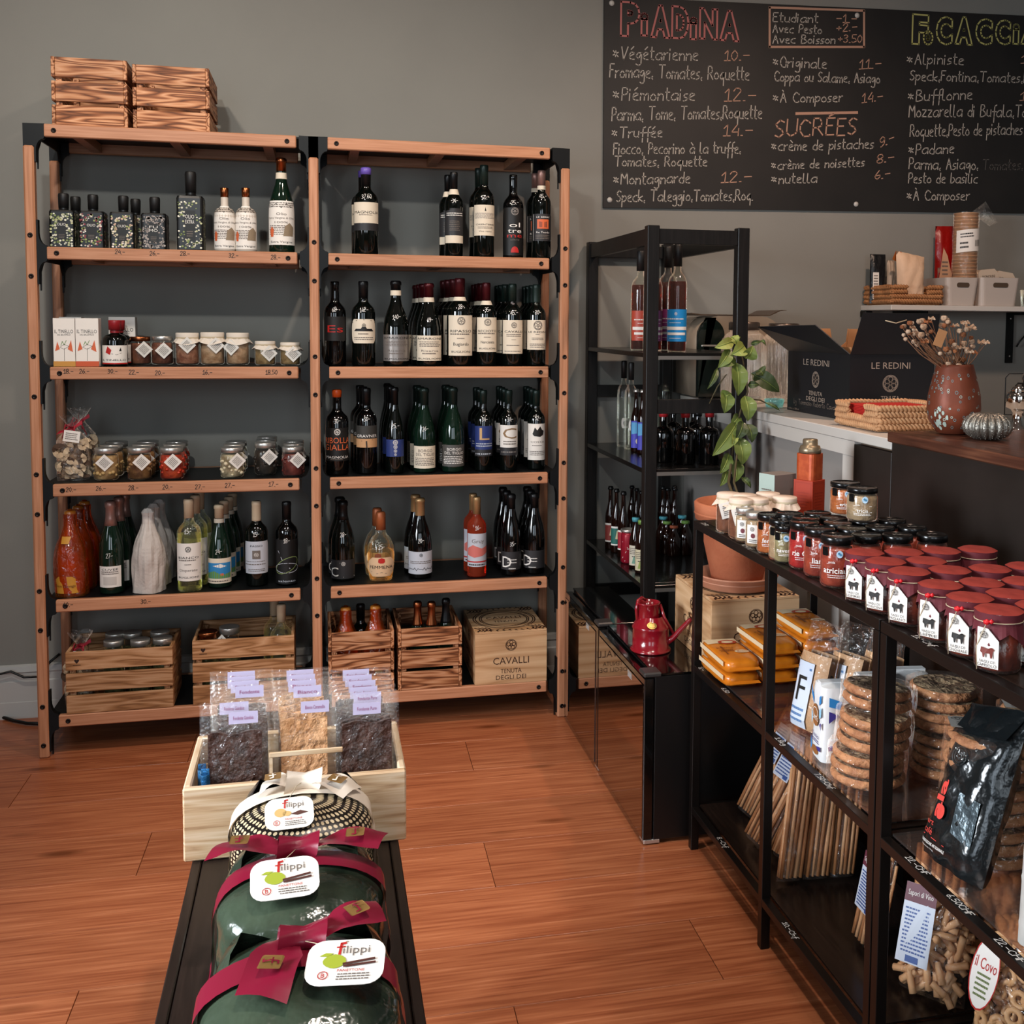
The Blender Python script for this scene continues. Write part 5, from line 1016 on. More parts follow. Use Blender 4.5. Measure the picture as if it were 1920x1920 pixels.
    P = rrect(.098, .074, .022, 5); k = len(P); tg.add([M_ @ Vector((x, y, z_)) for z_ in (-.0008, 0) for x, y in P], [list(range(k))[::-1], list(range(k, 2*k))]+[(i, (i+1) % k, k+(i+1) % k, k+i) for i in range(k)], 0)
    tg.text(mp1, 'ilippi', .012, .020, .034, .013, 2); tg.ribbon(mp1, [(-.003, .031), (-.008, .030), (-.009, .013)], .0035, 1); tg.ribbon(mp1, [(-.013, .024), (-.003, .025)], .002, 1)
    if uv: tg.add([mp1(-.018+.012*cos(a), .002+.010*sin(a)) for a in [i*pi/8 for i in range(16)]], [list(range(16))], 4); tg.add([mp1(-.005+.009*cos(a), -.001+.006*sin(a)) for a in [i*pi/6 for i in range(12)]], [list(range(12))], 4); tg.add([mp1(.002, -.003), mp1(.016, -.007), mp1(.038, -.002), mp1(.022, .004)], [(0, 1, 2, 3)], 5)
    else:
        tg.add([mp1(-.014+.0135*cos(a)*(1+.1*cos(2*a)), .001+.0115*sin(a)) for a in [i*pi/8 for i in range(16)]], [list(range(16))], 3); tg.add([mp1(-.034, .010), mp1(-.026, .015), mp1(-.016, .014), mp1(-.024, .009)], [(0, 1, 2, 3)], 3)
        tg.ribbon(mp2, [(-.002, -.004), (.036, .003)], .0032, 5); tg.ribbon(mp2, [(-.001, -.008), (.037, -.003)], .0032, 5)
    tg.ribbon(mp1, [(-.026+.006*cos(i*pi/7), -.021+.006*sin(i*pi/7)) for i in range(14)], .0011, 1, True); tg.text(mp1, 'B', -.026, -.021, None, .007, 1)
    tg.text(mp1, 'PANETTONE', .008, -.014, .034, .0042, 1); lines(tg, mp1, -.010, .034, -.030, -.018, 3, 2, seed=seed)
    tg.build('card_tag', [paper, redl, inkgrey, mat('apple_green_print', '#9aa62e', .5), mat('pear_print', '#c9a566', .5), mat('cinnamon_print', '#4a2018', .5)], t)
    MB().tube([(kx, ky-.01, kz+.004), (kx+(tx-kx)*.5, ky-.03, kz+.006), tuple(M_ @ Vector((0, .033, .001)))], .0006, 4).build('tag_string', twine, t)
    # round medallion low on the front
    if bow.get('med'):
        mx_, mz_ = bow['med']; dmm = MB(); mm = lambda u, v: Vector((mx_+u, -Ry*1.045*(1-((mz_+v)/H)**2*.10)-.0015, mz_+v)); R_m = bow.get('mr', .03)
        dmm.add([mm(R_m*cos(i*pi/12), R_m*sin(i*pi/12)) for i in range(24)], [list(range(24))[::-1]]); m2 = lambda u, v: mm(u, v)+Vector((0, -.0008, 0)); dmm.ribbon(m2, [(.005, R_m*.6), (0, R_m*.5), (0, -R_m*.4), (-.005, -R_m*.5)], .004, 1); dmm.ribbon(m2, [(R_m*1.02*cos(i*pi/16), R_m*1.02*sin(i*pi/16)) for i in range(32)], .0014, 1, True); dmm.build('medallion', [mat('dark_red_seal', '#5a1420', .4) if not uv else mat('black_seal', '#1e1917', .4), goldf], t)
    return t
zb0 = BZ+.0008
panettone('panettone in dotted wrap with cream ribbon, nearest the pine box', (.915, -1.928, zb0), .117, .112, .158, dotted(), satin_w, (-.020, -.072, .163, .06, .55), dict(y0=.03, sl=-.075, w=.058, ts=.80, k=(.0, .035), tails=[(.085, -.035, -.012, .055), (-.07, .0, -.004, .05)], med=(.03, .06), mr=.045), 1, True)
panettone('panettone in green foil with magenta bow, middle of the three', (.915, -2.182, zb0), .121, .124, .160, darkgreen, satin_r, (-.020, -.060, .176, .05, .36), dict(y0=.02, sl=-.075, w=.05, ts=.98, k=(-.005, .040), tails=[(.130, -.012, .004, .052), (-.125, .012, .002, .052)], med=(.0, .075)), 2)
panettone('panettone in green foil with crossed magenta ribbon, nearest the camera', (.920, -2.447, zb0), .124, .130, .162, darkgreen, satin_r, (.055, -.035, .182, -.14, .22), dict(y0=.02, sl=-.07, w=.055, ts=.98, k=(.0, .045), tails=[(.105, .038, .006, .055), (-.045, -.115, -.002, .066)]), 3)
# ================================================================== tall black unit, cooler cabinets
UX0, UX1, UY0, UY1, UH = 1.982, 2.333, -.430, .405, 1.764
un = thing('black_shelf_unit', 'tall narrow open black unit holding spirits and beer in the corner', 'shelf', (UX0, UY0, 0)); uw, ud = UX1-UX0, UY1-UY0
bst = wood('black_stained_pine', ['#1d1a19', '#141211', '#0c0b0b'], 2, 1.2, .25, .4, rnd=.03)
for x in (0, uw-.040):
    for y in (0, ud-.040): MB().box(x, x+.040, y, y+.040, 0, UH, 0, .002).build('post', bst, un)
for x in (.006, uw-.026):
    MB().box(x, x+.020, .0405, ud-.0405, UH-.062, UH-.008, 0, .001).build('side_rail', bst, un)
for y in (.005, ud-.025): 
    for z in (UH-.058,): MB().box(.0405, uw-.0405, y, y+.02, z, z+.048, 0, .001).build('cross_rail', bst, un)
for z in (1.152, .345): MB().box(.0405, uw-.0405, .005, .025, z, z+.047, 0, .001).build('cross_rail', bst, un); 
for z in (1.152, .345): MB().box(.0405, uw-.0405, ud-.025, ud-.005, z, z+.047, 0, .001).build('cross_rail', bst, un)
USZ = [1.352, .970, .582, .20]
for z in USZ:
    MB().box(.001, uw-.001, .0405, ud-.0405, z-.016, z, 0, .001).build('shelf_board', mat('black_board_gloss', '#121110', .22), un)
    MB().box(.0405, uw-.0405, .004, .040, z-.016, z, 0, .001).build('shelf_lip', mat('black_board_gloss', '#121110', .22), un)
    MB().box(.0405, uw-.0405, .0005, .0035, z-.022, z-.010).build('edge_strip', mat('aluminium_edge', '#9a9690', .35, .8), un)
# cooler cabinets with mirror glass doors facing the aisle
mirror = mat('mirror_black_glass', '#2a2320', .03, 1.0); gloss_black = mat('gloss_black', '#070707', .1, 0, .6, .4); satin_black = mat('satin_black', '#0d0c0c', .35)
m_ = mirror.node_tree.nodes['Principled BSDF']; m_.inputs['Base Color'].default_value = (.36, .33, .31, 1)
def cooler(label, y0, y1, depth, mg=.007):
    t = thing('drinks_cooler', label, 'refrigerator', (1.810, y0, 0)); w = y1-y0; h = .486
    MB().box(.030, depth, .004, w-.004, .012, h-.006, 0, .003).build('cabinet', satin_black, t)
    MB().box(.028, depth, .002, w-.002, h-.0058, h, 0, .001).build('top_panel', gloss_black, t)
    d = MB().box(0, .0275, .002, w-.002, .016, h-.012, 0, .002).build('door', gloss_black, t)
    MB().box(-.0022, -.0004, mg, w-.007, .022, h-.032).build('mirror_pane', mirror, d)
    MB().box(-.002, .05, .0, .055, h-.010, h+.004, 0, .004).build('hinge_cover', mat('hinge_grey', '#2e2b2a', .4), t)
    MB().box(.004, .05, .004, .045, .004, .015, 0, .001).build('hinge', silver, t)
    b = MB(); yy = w*.28; mp = lambda u, v: (-.0028, yy-u, h-.028-.016+v); b.ribbon(mp, [(-.02, -.008), (.02, -.008), (.02, .008), (-.02, .008)], .0012, 0, True); b.hand(mp, '8888', -.015, -.005, .03, .010, .0014, 0, 0)
    b.build('display', mat('display_glow', '#9a9a9a', .4, emit=('#c8c8c8', .25)), t)
    for x in (.05, depth-.05):
        for y in (.04, w-.04): MB().lathe([(.012, 0), (.012, .0125)], 10, c=(x, y, -.0005)).build('foot', satin_black, t)
    return t
cooler('black drinks cooler with mirror door, nearer the back wall', -.508, -.022, .165, .034)
cooler('black drinks cooler with mirror door under the red watering can', -1.018, -.516, .43)
# watering can
redp = mat('red_enamel', '#7d0f1c', .18, 0, .6, .4)
cq = V(1225, 1211, z=.487); wc = thing('watering_can', 'small red metal watering can with round rose on the cooler', 'watering can', (1.893, -.80, .4868), .0)
R = .054; b = MB(); b.lathe([(0, .001), (R*1.08, 0), (R*1.13, .003), (R*1.08, .007), (R, .009), (R, .066), (R*1.04, .070), (R, .074)], 32, cap=(False, False)); b.lathe([(R, .074), (R*.8, .092), (R*.66, .103)], 32, cap=(False, False)); b.build('can_body', redp, wc)
b = MB(); Rn = .034; b.lathe([(Rn*1.0, .095), (Rn, .138), (Rn*1.07, .140), (Rn*1.07, .143), (Rn*.97, .143), (Rn*.95, .10)], 28, cap=(False, False), c=(-.008, .004, 0)); b.build('collar', redp, wc)
b = MB(); b.tube([(R*.55, -.025, .018), (R*1.1, -.030, .040), (R*1.9, -.034, .085), (R*2.15, -.036, .098)], [.010, .009, .007, .006], 12); b.build('spout', redp, wc)
b = MB(); b.tube([(R*2.08, -.0355, .096), (R*2.2, -.036, .103)], [.008, .020], 16); b.build('rose', mat('brass_rose', '#6b4a32', .35, .8), wc)
b = MB(); b.tube([(-.008+Rn, -.006, .136), (.035, -.02, .10), (R*1.15, -.030, .050)], .0045, 8); b.build('brace', redp, wc)
b = MB(); b.tube([(-.008, .030, .142), (-.022, .020, .152), (-.040, .0, .150), (-.047, -.006, .125), (-.043, -.004, .095), (-.036, 0, .088)], .0048, 8); b.build('handle', redp, wc)
b = MB(); mpc = lambda u, v: (-.012+u, -R*.90-.001+v*.9, .086+v*.75); P = [(.0145*cos(i*pi/10), .010*sin(i*pi/10)) for i in range(20)]; b.add([mpc(*p) for p in P]+[mpc(*p)[:2]+(mpc(*p)[2]-.001,) for p in P], [list(range(20))]); b.ribbon(lambda u, v: (lambda q: (q[0], q[1]-.0008, q[2]+.0004))(mpc(u, v)), [(.011*cos(i*pi/8), .0075*sin(i*pi/8)) for i in range(16)], .0008, 1, True); b.build('brass_badge', [mat('brass_badge', '#c2a15a', .35, .5), ink], wc)
# ---------- bottles of the black unit
def ub(px, base, sz, top, wpx, label, yy=None, **k):
    z = USZ[sz]+.0004; q = V(px, base, z=z) if yy is None else V(px, base, y=yy); R = wpx*dep(q.x, q.y, z)/(2*F_PX); y = q.y+R*.9 if yy is None else yy; x = V(px, base, y=y).x; H = V(px, top, y=y).z-z
    x = min(max(x, UX0+R+.002), UX1-R-.002); y = min(max(y, UY0+R+.004), UY1-R-.002)
    if (x < UX0+.042+R or x > UX1-.042-R) and y < UY0+.042+R: y = UY0+.043+R
    k.setdefault('group', 'bottles in the tall black unit'); return bottle(k.pop('name', 'bottle'), label, (x, y, z), R, H, **k)
whi = film('whisky', '#a04a1c', .15, .05, None, .25, '#6e2c10')
def wl(c): return art(('e', .86, .1, chalk), ('l', .66, .74, 1, .8, chalk), ('l', .56, .6, 1, .5, chalk), ('r', .36, .46, .9, chalk), ('r', .2, .28, .75, chalk), ('l', .08, .12, 1, .5, chalk))
def spirit(px, yy, top, label, c, yaw=-.35, lv=.66): return ub(px, 560, 0, top, 36, label, yy, kind='liquor', glass=flm, liquid=(whi, lv), cap=mat('matt_black_cap', '#141313', .5), capz=.80, capr=1.22, lab=(.10, .40, 1.5, mat('lab'+c, c, .45), wl(c), None), yaw=yaw, name='whisky_bottle', group='whisky bottles on the top of the black unit')
spirit(1201, -.15, 470.7, 'whisky bottle with red label at the left on the black unit', '#a8412e', .15)
spirit(1224, -.235, 468, 'whisky bottle with purple label half behind the post', '#8d4a7c', .1)
spirit(1252, -.18, 462.6, 'whisky bottle with magenta label just right of the post', '#8d3a78', -.1)
spirit(1270, -.345, 459, 'whisky bottle with bright blue label, rightmost', '#1c84c4', -.45)
for i, (px, base, top) in enumerate(((1168.5, 838, 677), (1182, 843, 680))):
    ub(px, base, 1, top, 25, 'slim clear bottle with black cap on the middle board, %s one' % ('left', 'second')[i], kind='liquor', glass=flm, cap=mat('matt_black_cap', '#141313', .5), capz=.80, capr=1.15, lab=(.22, .34, .7, paper, art(('e', .5, .6, ink)), 'oval'), yaw=.1)
for i, (px, base, top) in enumerate(((1247, 790, 676), (1259, 792, 679))):
    ub(px, base+25, 1, top, 22, 'slim clear bottle with black cap right of the post, %s one' % ('left', 'right')[i], kind='liquor', glass=flm, cap=mat('matt_black_cap', '#141313', .5), capz=.80, capr=1.15)
violet = mat('violet_blue_label', '#4a49b8', .45)
for i, (px, base, top) in enumerate(((1192, 848, 730), (1204, 852, 731), (1215, 858, 733))):
    ub(px, base, 1, top, 20, 'long necked dark beer bottle with violet blue label, %s from the left' % ORD[i], kind='beer', glass=g_brown, cap=silver, capz=.955, capr=1.25, lab=(.07, .50, 1.5, violet, art(('p', [(-.95, .5), (.0, .55), (.0, .95), (-.95, .95)], mat('sky_print', '#5fa8d8', .5)), ('p', [(-.1+.22*cos(a*pi/5), .25+.1*sin(a*pi/5)) for a in range(10)], paperc)), None), yaw=.1, name='beer_bottle')
for i, (px, base) in enumerate(((1244, 812), (1259.5, 814), (1273, 820), (1290.7, 812), (1304, 818))):
    ub(px, base+8, 1, 729+i % 2*3, 20, 'crown capped beer bottle behind the cross rail, %s' % ('first from post', 'second from post', 'third from post', 'fourth from post', 'nearest the vine')[i], kind='beer', glass=g_brown, cap=silver, capz=.955, capr=1.25, name='beer_bottle')
dkred2 = mat('red_round_cap', '#a51f26', .4)
for i, (px, base, top, cp) in enumerate(((1243, 868, 772, 1), (1284, 872, 773, 1), (1329, 872, 772, 1), (1262, 850, 768, 0), (1306, 850, 768, 0), (1346, 852, 772, 0))):
    ub(px, base, 1, top, 40 if cp else 34, 'squat black juice bottle with %s, %s' % ('red cap' if cp else 'dark cap', ('next to the post', 'in the middle', 'at the right', 'rear left', 'rear middle', 'rear right')[i]), kind='apoth', glass=g_black, cap=dkred2 if cp else blk, capz=.90, capr=1.15, group='squat black bottles on the middle board')
q = V(1354, 845, z=USZ[1]); t = ub(1356, 842, 1, 776, 30, 'grey metal flask with ribbed neck behind the vine', kind='stubby', glass=mat('pewter', '#6b655e', .35, .8), cap=mat('pewter_cap', '#8a8278', .3, .8), capz=.86, capr=1.1, group=None) if False else None
# lower shelf: craft beers
cols = [('#8c3b35', '#d8cfa8'), ('#2d6b62', '#d9c9a2'), ('#a52a38', '#c25a3a'), ('#cfc7b4', '#6f9a86'), ('#c9bf9f', '#8a9a4a'), ('#d3cbb8', '#b5694a')]
for i, (px, base, top, wpx, lz) in enumerate(((1144, 1030, 912, 18, 0), (1155, 1037, 917, 18, 1), (1168, 1046, 922, 19, 2))):
    ub(px, base, 2, top, wpx+2, 'tall craft beer with %s label on the lower board' % ('brown and cream', 'teal', 'crimson')[i], kind='beer', glass=g_brown, cap=blk, capz=.95, capr=1.2, lab=(.12, .42, 1.5, mat('beer'+cols[lz][0], cols[lz][0], .5), art(('r', .9, 1, 1, chalk), ('r', 0, .08, 1, chalk), ('p', [(-.3, .35), (.5, .3), (.6, .7), (-.1, .8)], mat('beer'+cols[lz][1], cols[lz][1], .5))), None), yaw=-.0, name='beer_bottle')
for i, (px, base, top) in enumerate(((1184, 1010, 911), (1193, 1018, 916), (1201, 1025, 921), (1212, 1012, 912))):
    ub(px, base, 2, top, 17, 'plain dark beer bottle in the second line of the lower board, %s' % ORD[i], kind='beer', glass=g_brown, cap=blk, capz=.95, capr=1.2, name='beer_bottle')
z = USZ[2]+.0004; q = V(1181, 1058, z=z); cn = thing('drink_can', 'crimson drinks can with silver rim and thin white lines', 'can', (2.03, q.y+.03, z))
b = MB().lathe([(.022, 0), (.027, .006), (.027, .10), (.024, .112)], 22); b.build('can_body', mat('crimson_can', '#96182c', .3, .2), cn); MB().lathe([(.024, .112), (.0275, .114), (.0275, .122), (.024, .124), (.022, .118), (0, .118)], 22, cap=(False, False)).build('rim', silver, cn)
b = MB(); mp = cyl(.027, .0006); b.ribbon(mp, [(-.03, .02), (-.015, .045), (.01, .05), (.03, .03)], .0014); b.ribbon(mp, [(-.03, .08), (-.01, .06), (.02, .07), (.03, .09)], .0014); b.ribbon(mp, [(-.02, .01), (.0, .03), (.02, .012)], .0014); lines(b, mp, -.012, .012, .052, .058, 1, 0); b.build('can_print', chalk, cn)
for i, (px, base, top, cc) in enumerate(((1191, 1066, 983, '#4e9aa8'), (1202, 1076, 988, '#6f9448'), (1212, 1084, 994, '#b05a3c'))):
    ub(px, base, 2, top-12, 24, 'stubby craft beer with illustrated cream label and %s cap beside the post' % ('blue', 'green', 'orange')[i], kind='stubby', glass=g_brown, cap=mat('crown'+cc, cc, .4), capz=.93, capr=1.3, lab=(.06, .46, 1.5, mat('beer'+cols[3+i][0], cols[3+i][0], .5), art(('l', .55, .9, 4, .9, inkgrey), ('p', [(-.6, .1), (.4, .08), (.6, .4), (-.4, .45)], mat('beer'+cols[3+i][1], cols[3+i][1], .5)), ('l', .4, .5, 1, .6, ink)), None), yaw=.0, name='beer_bottle')
for i, (px, top, cc) in enumerate(((1243, 969, '#4e9aa8'), (1278, 967, '#4e9aa8'), (1250, 978, '#6f9448'), (1284, 977, '#6f9448'), (1263, 986, '#b05a3c'))):
    ub(px, 1036+i*2, 2, top, 28, 'stubby dark beer bottle with %s crown cap right of the post' % ('blue', 'second blue', 'green', 'second green', 'orange red')[i], kind='stubby', glass=g_brown, cap=mat('crown'+cc, cc, .4), capz=.93, capr=1.3, name='beer_bottle', group='stubby beers right of the post')
for i, (px, top) in enumerate(((1242, 912), (1251, 915), (1270, 911), (1281, 914))):
    ub(px, 1018, 2, top, 20, 'tall dark beer bottle at the back right of the lower board, %s from post' % ORD[i], kind='beer', glass=g_brown, cap=blk, capz=.95, capr=1.2, name='beer_bottle')
# ---------- wooden wine box, saucer, terracotta pot and trailing plant on the second cooler
wine_box('wooden wine box under the terracotta pot, half hidden by the black rack', .263, .318, .194, (2.006, -1.006, .4868))
terra = mat('terracotta', '#a3583a', .75, noise=('#b66e4c', 14, .3), bump=(90, .15)); PZ = .4868+.1945
pc = V(1368, 1078, y=-.85); PXc, PYc = 2.135, -.865
t = thing('plant_saucer', 'wide terracotta saucer under the plant pot', 'saucer', (PXc, PYc, PZ)); R = .118
MB().lathe([(0, .001), (R*.80, 0), (R*.92, .006), (R, .036), (R*1.02, .037), (R*1.03, .041), (R*.98, .042), (R*.88, .012), (0, .010)], 40, cap=(False, False)).lathe([(R*.965, .022), (R*.985, .023), (R*.975, .026)], 40, cap=(False, False)).build('saucer_dish', mat('terracotta_pale', '#b87a5e', .7, noise=('#c58d72', 14, .3)), t)
pt = thing('plant_pot', 'large terracotta pot on its saucer behind the jar rack', 'plant pot', (PXc, PYc, PZ+.0125)); R = .118; PH_ = .238
MB().lathe([(0, .001), (R*.58, 0), (R*.62, .004), (R*.97, PH_-.052), (R*.98, PH_-.05), (R*1.06, PH_-.05), (R*1.09, PH_-.004), (R*1.05, PH_), (R*.98, PH_), (R*.94, PH_-.04), (0, PH_-.045)], 44, cap=(False, False)).lathe([(R*1.07, PH_-.036), (R*1.09, PH_-.034), (R*1.075, PH_-.030)], 44, cap=(False, False)).build('pot_body', terra, pt)
MB().lathe([(R*.93, PH_-.04), (R*.5, PH_-.032), (0, PH_-.03)], 24, cap=(False, False)).build('soil', mat('potting_soil', '#241a14', .95, bump=(80, 1)), pt)
pl = thing('climbing_plant', 'leafy green climbing vine growing from the terracotta pot up the black unit', 'plant', (PXc, PYc, PZ+.22))
leafm = mat('vine_leaf', '#4c6028', .45, 0, .5, .1, noise=('#7b8a44', 9, .3)); leafd = mat('vine_leaf_dark', '#26351c', .45, 0, .5, .1, noise=('#47552b', 9, .3)); leafy = mat('vine_leaf_pale', '#7f8f3c', .45, 0, .5, .1, noise=('#a3a75c', 9, .3)); stemm = mat('vine_stem', '#4a4028', .7)
org_ = Vector((PXc, PYc, PZ+.22)); LY = -.50
def lv(px, py, y=LY): return V(px, py, y=y)-org_
MB().tube([Vector((0, 0, 0)), lv(1366, 905, -.62), lv(1372, 860, LY), lv(1380, 800), lv(1392, 760), lv(1402, 735), lv(1398, 700), lv(1388, 655), lv(1378, 640)], [.005, .005, .004, .004, .004, .0035, .003, .0025, .0015], 6).build('stem', stemm, pl)
MB().tube([Vector((.02, .01, 0)), lv(1376, 905, -.62), lv(1384, 830, LY-.01), lv(1375, 790)], [.004, .004, .003, .002], 6).build('stem', stemm, pl)
MB().tube([lv(1330, 757), lv(1345, 725), lv(1362, 702)], .002, 5).build('stem', stemm, pl)
MB().tube([lv(1402, 748), lv(1425, 750), lv(1445, 760), lv(1458, 768)], [.003, .0025, .002, .001], 5).build('stem', stemm, pl)
def leaf(x0, y0, x1, y1, wpx, m, dy=0, fold=.35, curl=0):
    a = lv(x0, y0, LY+dy); c = lv(x1, y1, LY+dy-.015); d = c-a; Ln = d.length; d.normalize(); n = Vector((.1, -1, .15)).normalized(); s = d.cross(n).normalized(); n = s.cross(d); W2 = wpx*dep(2.2, LY, 1.1)/F_PX/2
    b = MB()
    def fn(i, j):
        t_ = j; w = W2*(sin(pi*t_**.75)**.8 if 0 < t_ < 1 else 0); u = (i-.5)*2
        return a+d*Ln*t_+s*u*w+n*(abs(u)*w*fold+.012*sin(pi*t_)+curl*t_*t_+.0015*sin(t_*24)*abs(u))
    b.grid(fn, 6, 12); mid = [a+d*Ln*k/6+n*(.012*sin(pi*k/6)+curl*(k/6)**2+.0008) for k in range(7)]; b.tube(mid, [.0014]*5+[.001, .0004], 4, 1)
    b.build('leaf', [m, leafm if m is not leafm else leafy], pl)
for a in ((1374, 640, 1340, 652, 22, leafy), (1370, 632, 1382, 648, 20, leafy), (1368, 655, 1346, 690, 24, leafm), (1385, 640, 1372, 632, 12, leafy), (1378, 672, 1348, 688, 18, leafm), (1395, 648, 1372, 665, 30, leafy), (1398, 672, 1412, 648, 30, leafm), (1380, 680, 1384, 742, 34, leafm), (1360, 735, 1358, 775, 30, leafm), (1352, 745, 1372, 738, 26, leafm),
          (1408, 700, 1462, 735, 34, leafd, .02), (1420, 695, 1432, 705, 26, leafd, .02), (1345, 690, 1326, 730, 12, leafd), (1396, 742, 1402, 790, 34, leafm), (1402, 722, 1424, 722, 14, leafd), (1385, 778, 1368, 800, 22, leafm), (1382, 792, 1336, 855, 34, leafm, -.01), (1400, 795, 1410, 830, 26, leafd), (1392, 790, 1380, 825, 26, leafd), (1376, 812, 1372, 838, 14, leafy), (1384, 820, 1392, 872, 36, leafm, -.015), (1366, 850, 1350, 888, 24, leafm), (1378, 862, 1378, 905, 28, leafm), (1362, 880, 1350, 912, 18, leafm), (1390, 895, 1408, 915, 12, leafd), (1408, 645, 1428, 640, 10, leafd), (1425, 640, 1436, 648, 8, leafd), (1436, 755, 1462, 770, 8, leafd)):
    leaf(*a[:6], dy=a[6] if len(a) > 6 else random.uniform(-.02, .01))
# ================================================================== black racks with jars and dry goods
RX0, RX1 = 1.934, 2.296; RT = .9165
rackm = mat('black_brown_steel', '#15110f', .34, .3, .5); rackw = wood('black_brown_top', ['#2a1e18', '#1f1612', '#150f0c'], 1, 1.6, .2, .22, rnd=.02)
rglass = film('shelf_glass', '#b7a69a', .30, .03, None, .02)
def rack(label, y0, y1, mids, prices):
    t = thing('display_rack', label, 'rack', (RX0, y1, 0), 0, 'low black display racks'); L = y0-y1; D = RX1-RX0; w = .022
    for y in [0]+[y0_-y1-w/2 for y0_ in mids]+[L-w]:
        for x in ((0, D-w) if y in (0, L-w) else (0, D-w)): MB().box(x, x+w, y, y+w, 0, RT-.0225, 0, .001).build('leg', rackm, t)
    for x in (0, D-w): MB().box(x, x+w, 0, L, RT-.022, RT-.001, 0, .001).build('top_rail', rackm, t)
    for y in (0, L-w): MB().box(w+.0003, D-w-.0003, y, y+w, RT-.022, RT-.001, 0, .001).build('top_rail', rackm, t)
    MB().box(w+.0005, D-w-.0005, w+.0005, L-w-.0005, RT-.016, RT, 0, .0).build('top_board', rackw, t)
    for z, nm, mt in ((.5255, 'glass_shelf', rglass), (.1275, 'bottom_board', rackw)):
        for x in (.0, D-.020): MB().box(x+.0005, x+.0195, w+.0003 if 0 else .0005, L-.0005, z-.024, z-.005, 0, .001).build('shelf_rail', rackm, t)
        for y in (.0005, L-.0205): MB().box(.0205, D-.0205, y, y+.02, z-.024, z-.005, 0, .001).build('shelf_rail', rackm, t)
        MB().box(.024, D-.024, .0225, L-.0225, z-.0045, z, 0, 0).build(nm, mt, t)
    for z, y, s in prices:
        b = MB()

        b.hand(lambda u, v: (.004+v*.9, (y-y1)-u, z+.0006), s, 0, 0, .009*len(s), .013, .0016, 0, .3); b.build('price_mark', chalk, t)
    return t
pz = RT-.001; mz = .5255-.005; bz = .1275-.005
rack('near end black rack with glass middle shelf, the one beside the coolers', -1.045, -2.057, [-1.545], [(pz, -1.09, '7.50'), (pz, -1.20, '8.50'), (pz, -1.38, '6.-Chf'), (mz, -1.09, '8.-'), (mz, -1.26, '6.50'), (mz, -1.60, '1.8kg'), (mz, -1.80, '7.50-Chf'), (bz, -1.25, '8.-Chf'), (bz, -1.66, '10.-Chf')])
rack('black rack with glass middle shelf at the right edge, nearest the camera', -2.062, -3.08, [-2.56], [(pz, -2.16, '11.-Chf'), (mz, -2.16, '22.-CHF'), (mz, -2.29, '6.50CHF'), (mz, -2.42, '22.-CHF')])
ZT = RT+.0005
# ---------- jars with black lids
blid = mat('black_lid', '#100f0f', .22, .2); LIDC = RT
def printed_jar(label, x, y, fill, H=.098, R=.033, word=None, yaw=-.45, seal=True, grp='black lidded sauce jars', z=None):
    t = thing('sauce_jar', label, 'jar', (x, y, z if z is not None else ZT), 0, grp); n = 22
    MB().lathe([(0, .002), (R*.86, 0), (R*.98, H*.06), (R, H*.15), (R, H*.70), (R*.92, H*.80), (R*.9, H*.86)], n).build('jar_glass', jarglass, t)
    MB().lathe([(0, .003), (R*.85, .003), (R*.95, H*.08), (R*.965, H*.70), (R*.88, H*.78), (0, H*.78)], n).build('contents', fill, t)
    MB().lathe([(R*.93, H*.84), (R*.99, H*.85), (R*.99, H*.975), (R*.95, H*.995), (R*.86, H), (R*.84, H*.99), (0, H*.99)], n, cap=(False, False)).build('lid', blid, t)
    b = MB(); mp = lambda u, v: (u, v, H*.992); b.hand(mp, 'Me', -.009, -.004, .018, .010, .0016, 0, .2); b.build('lid_print', mat('lid_print', '#8f8a84', .5), t)
    if word:
        b = MB(); m2 = cyl(R, .0012, yaw); b.text(m2, word, 0, H*.36, None, H*.115, 0, .01); b.ribbon(m2, [(-R*.6, H*.30), (R*.6, H*.30)], .0008); lines(b, m2, -R*.6, R*.6, H*.20, H*.28, 2, 0, .0006); b.ribbon(m2, [(-R*.6, H*.48), (R*.6, H*.48)], .0005); b.text(m2, 'mida', -R*.3, H*.52, None, H*.05, 0)
        P = rrect(.014, .018, .003, 3); m3 = cyl(R, .0012, yaw-.75); b.add([m3(u, v+H*.72) for u, v in P], [list(range(len(P)))], 1); m4 = cyl(R, .0012, yaw+.15); P = [(.0065*cos(i*pi/6), .0075*sin(i*pi/6)) for i in range(12)]; b.add([m4(u, v+H*.68) for u, v in P], [list(range(12))], 2); m5 = cyl(R, .0018, yaw+.15); b.ribbon(m5, [(-.002, H*.70), (.002, H*.67)], .004, 3)
        b.build('jar_print', [chalk, blid, mat('sky_seal', '#a9c4d8', .4), mat('sky_seal_dark', '#3f7a9c', .4)], t)
    return t
f_or = preserve('orange_sauce', '#9a4a1e', '#b5622e', 50); f_be = preserve('beige_sauce', '#94785c', '#a98d6e', 50); f_gr = preserve('green_sauce', '#75694a', '#928660', 50); f_rd = preserve('red_sauce', '#8c0f10', '#a81a16', 40); f_rb = preserve('brick_sauce', '#7c2414', '#9a3a22', 40)
def atop(px, py, H=.098): q = V(px, py, z=ZT+H); return q.x, q.y
first_red = None; n_ = 0
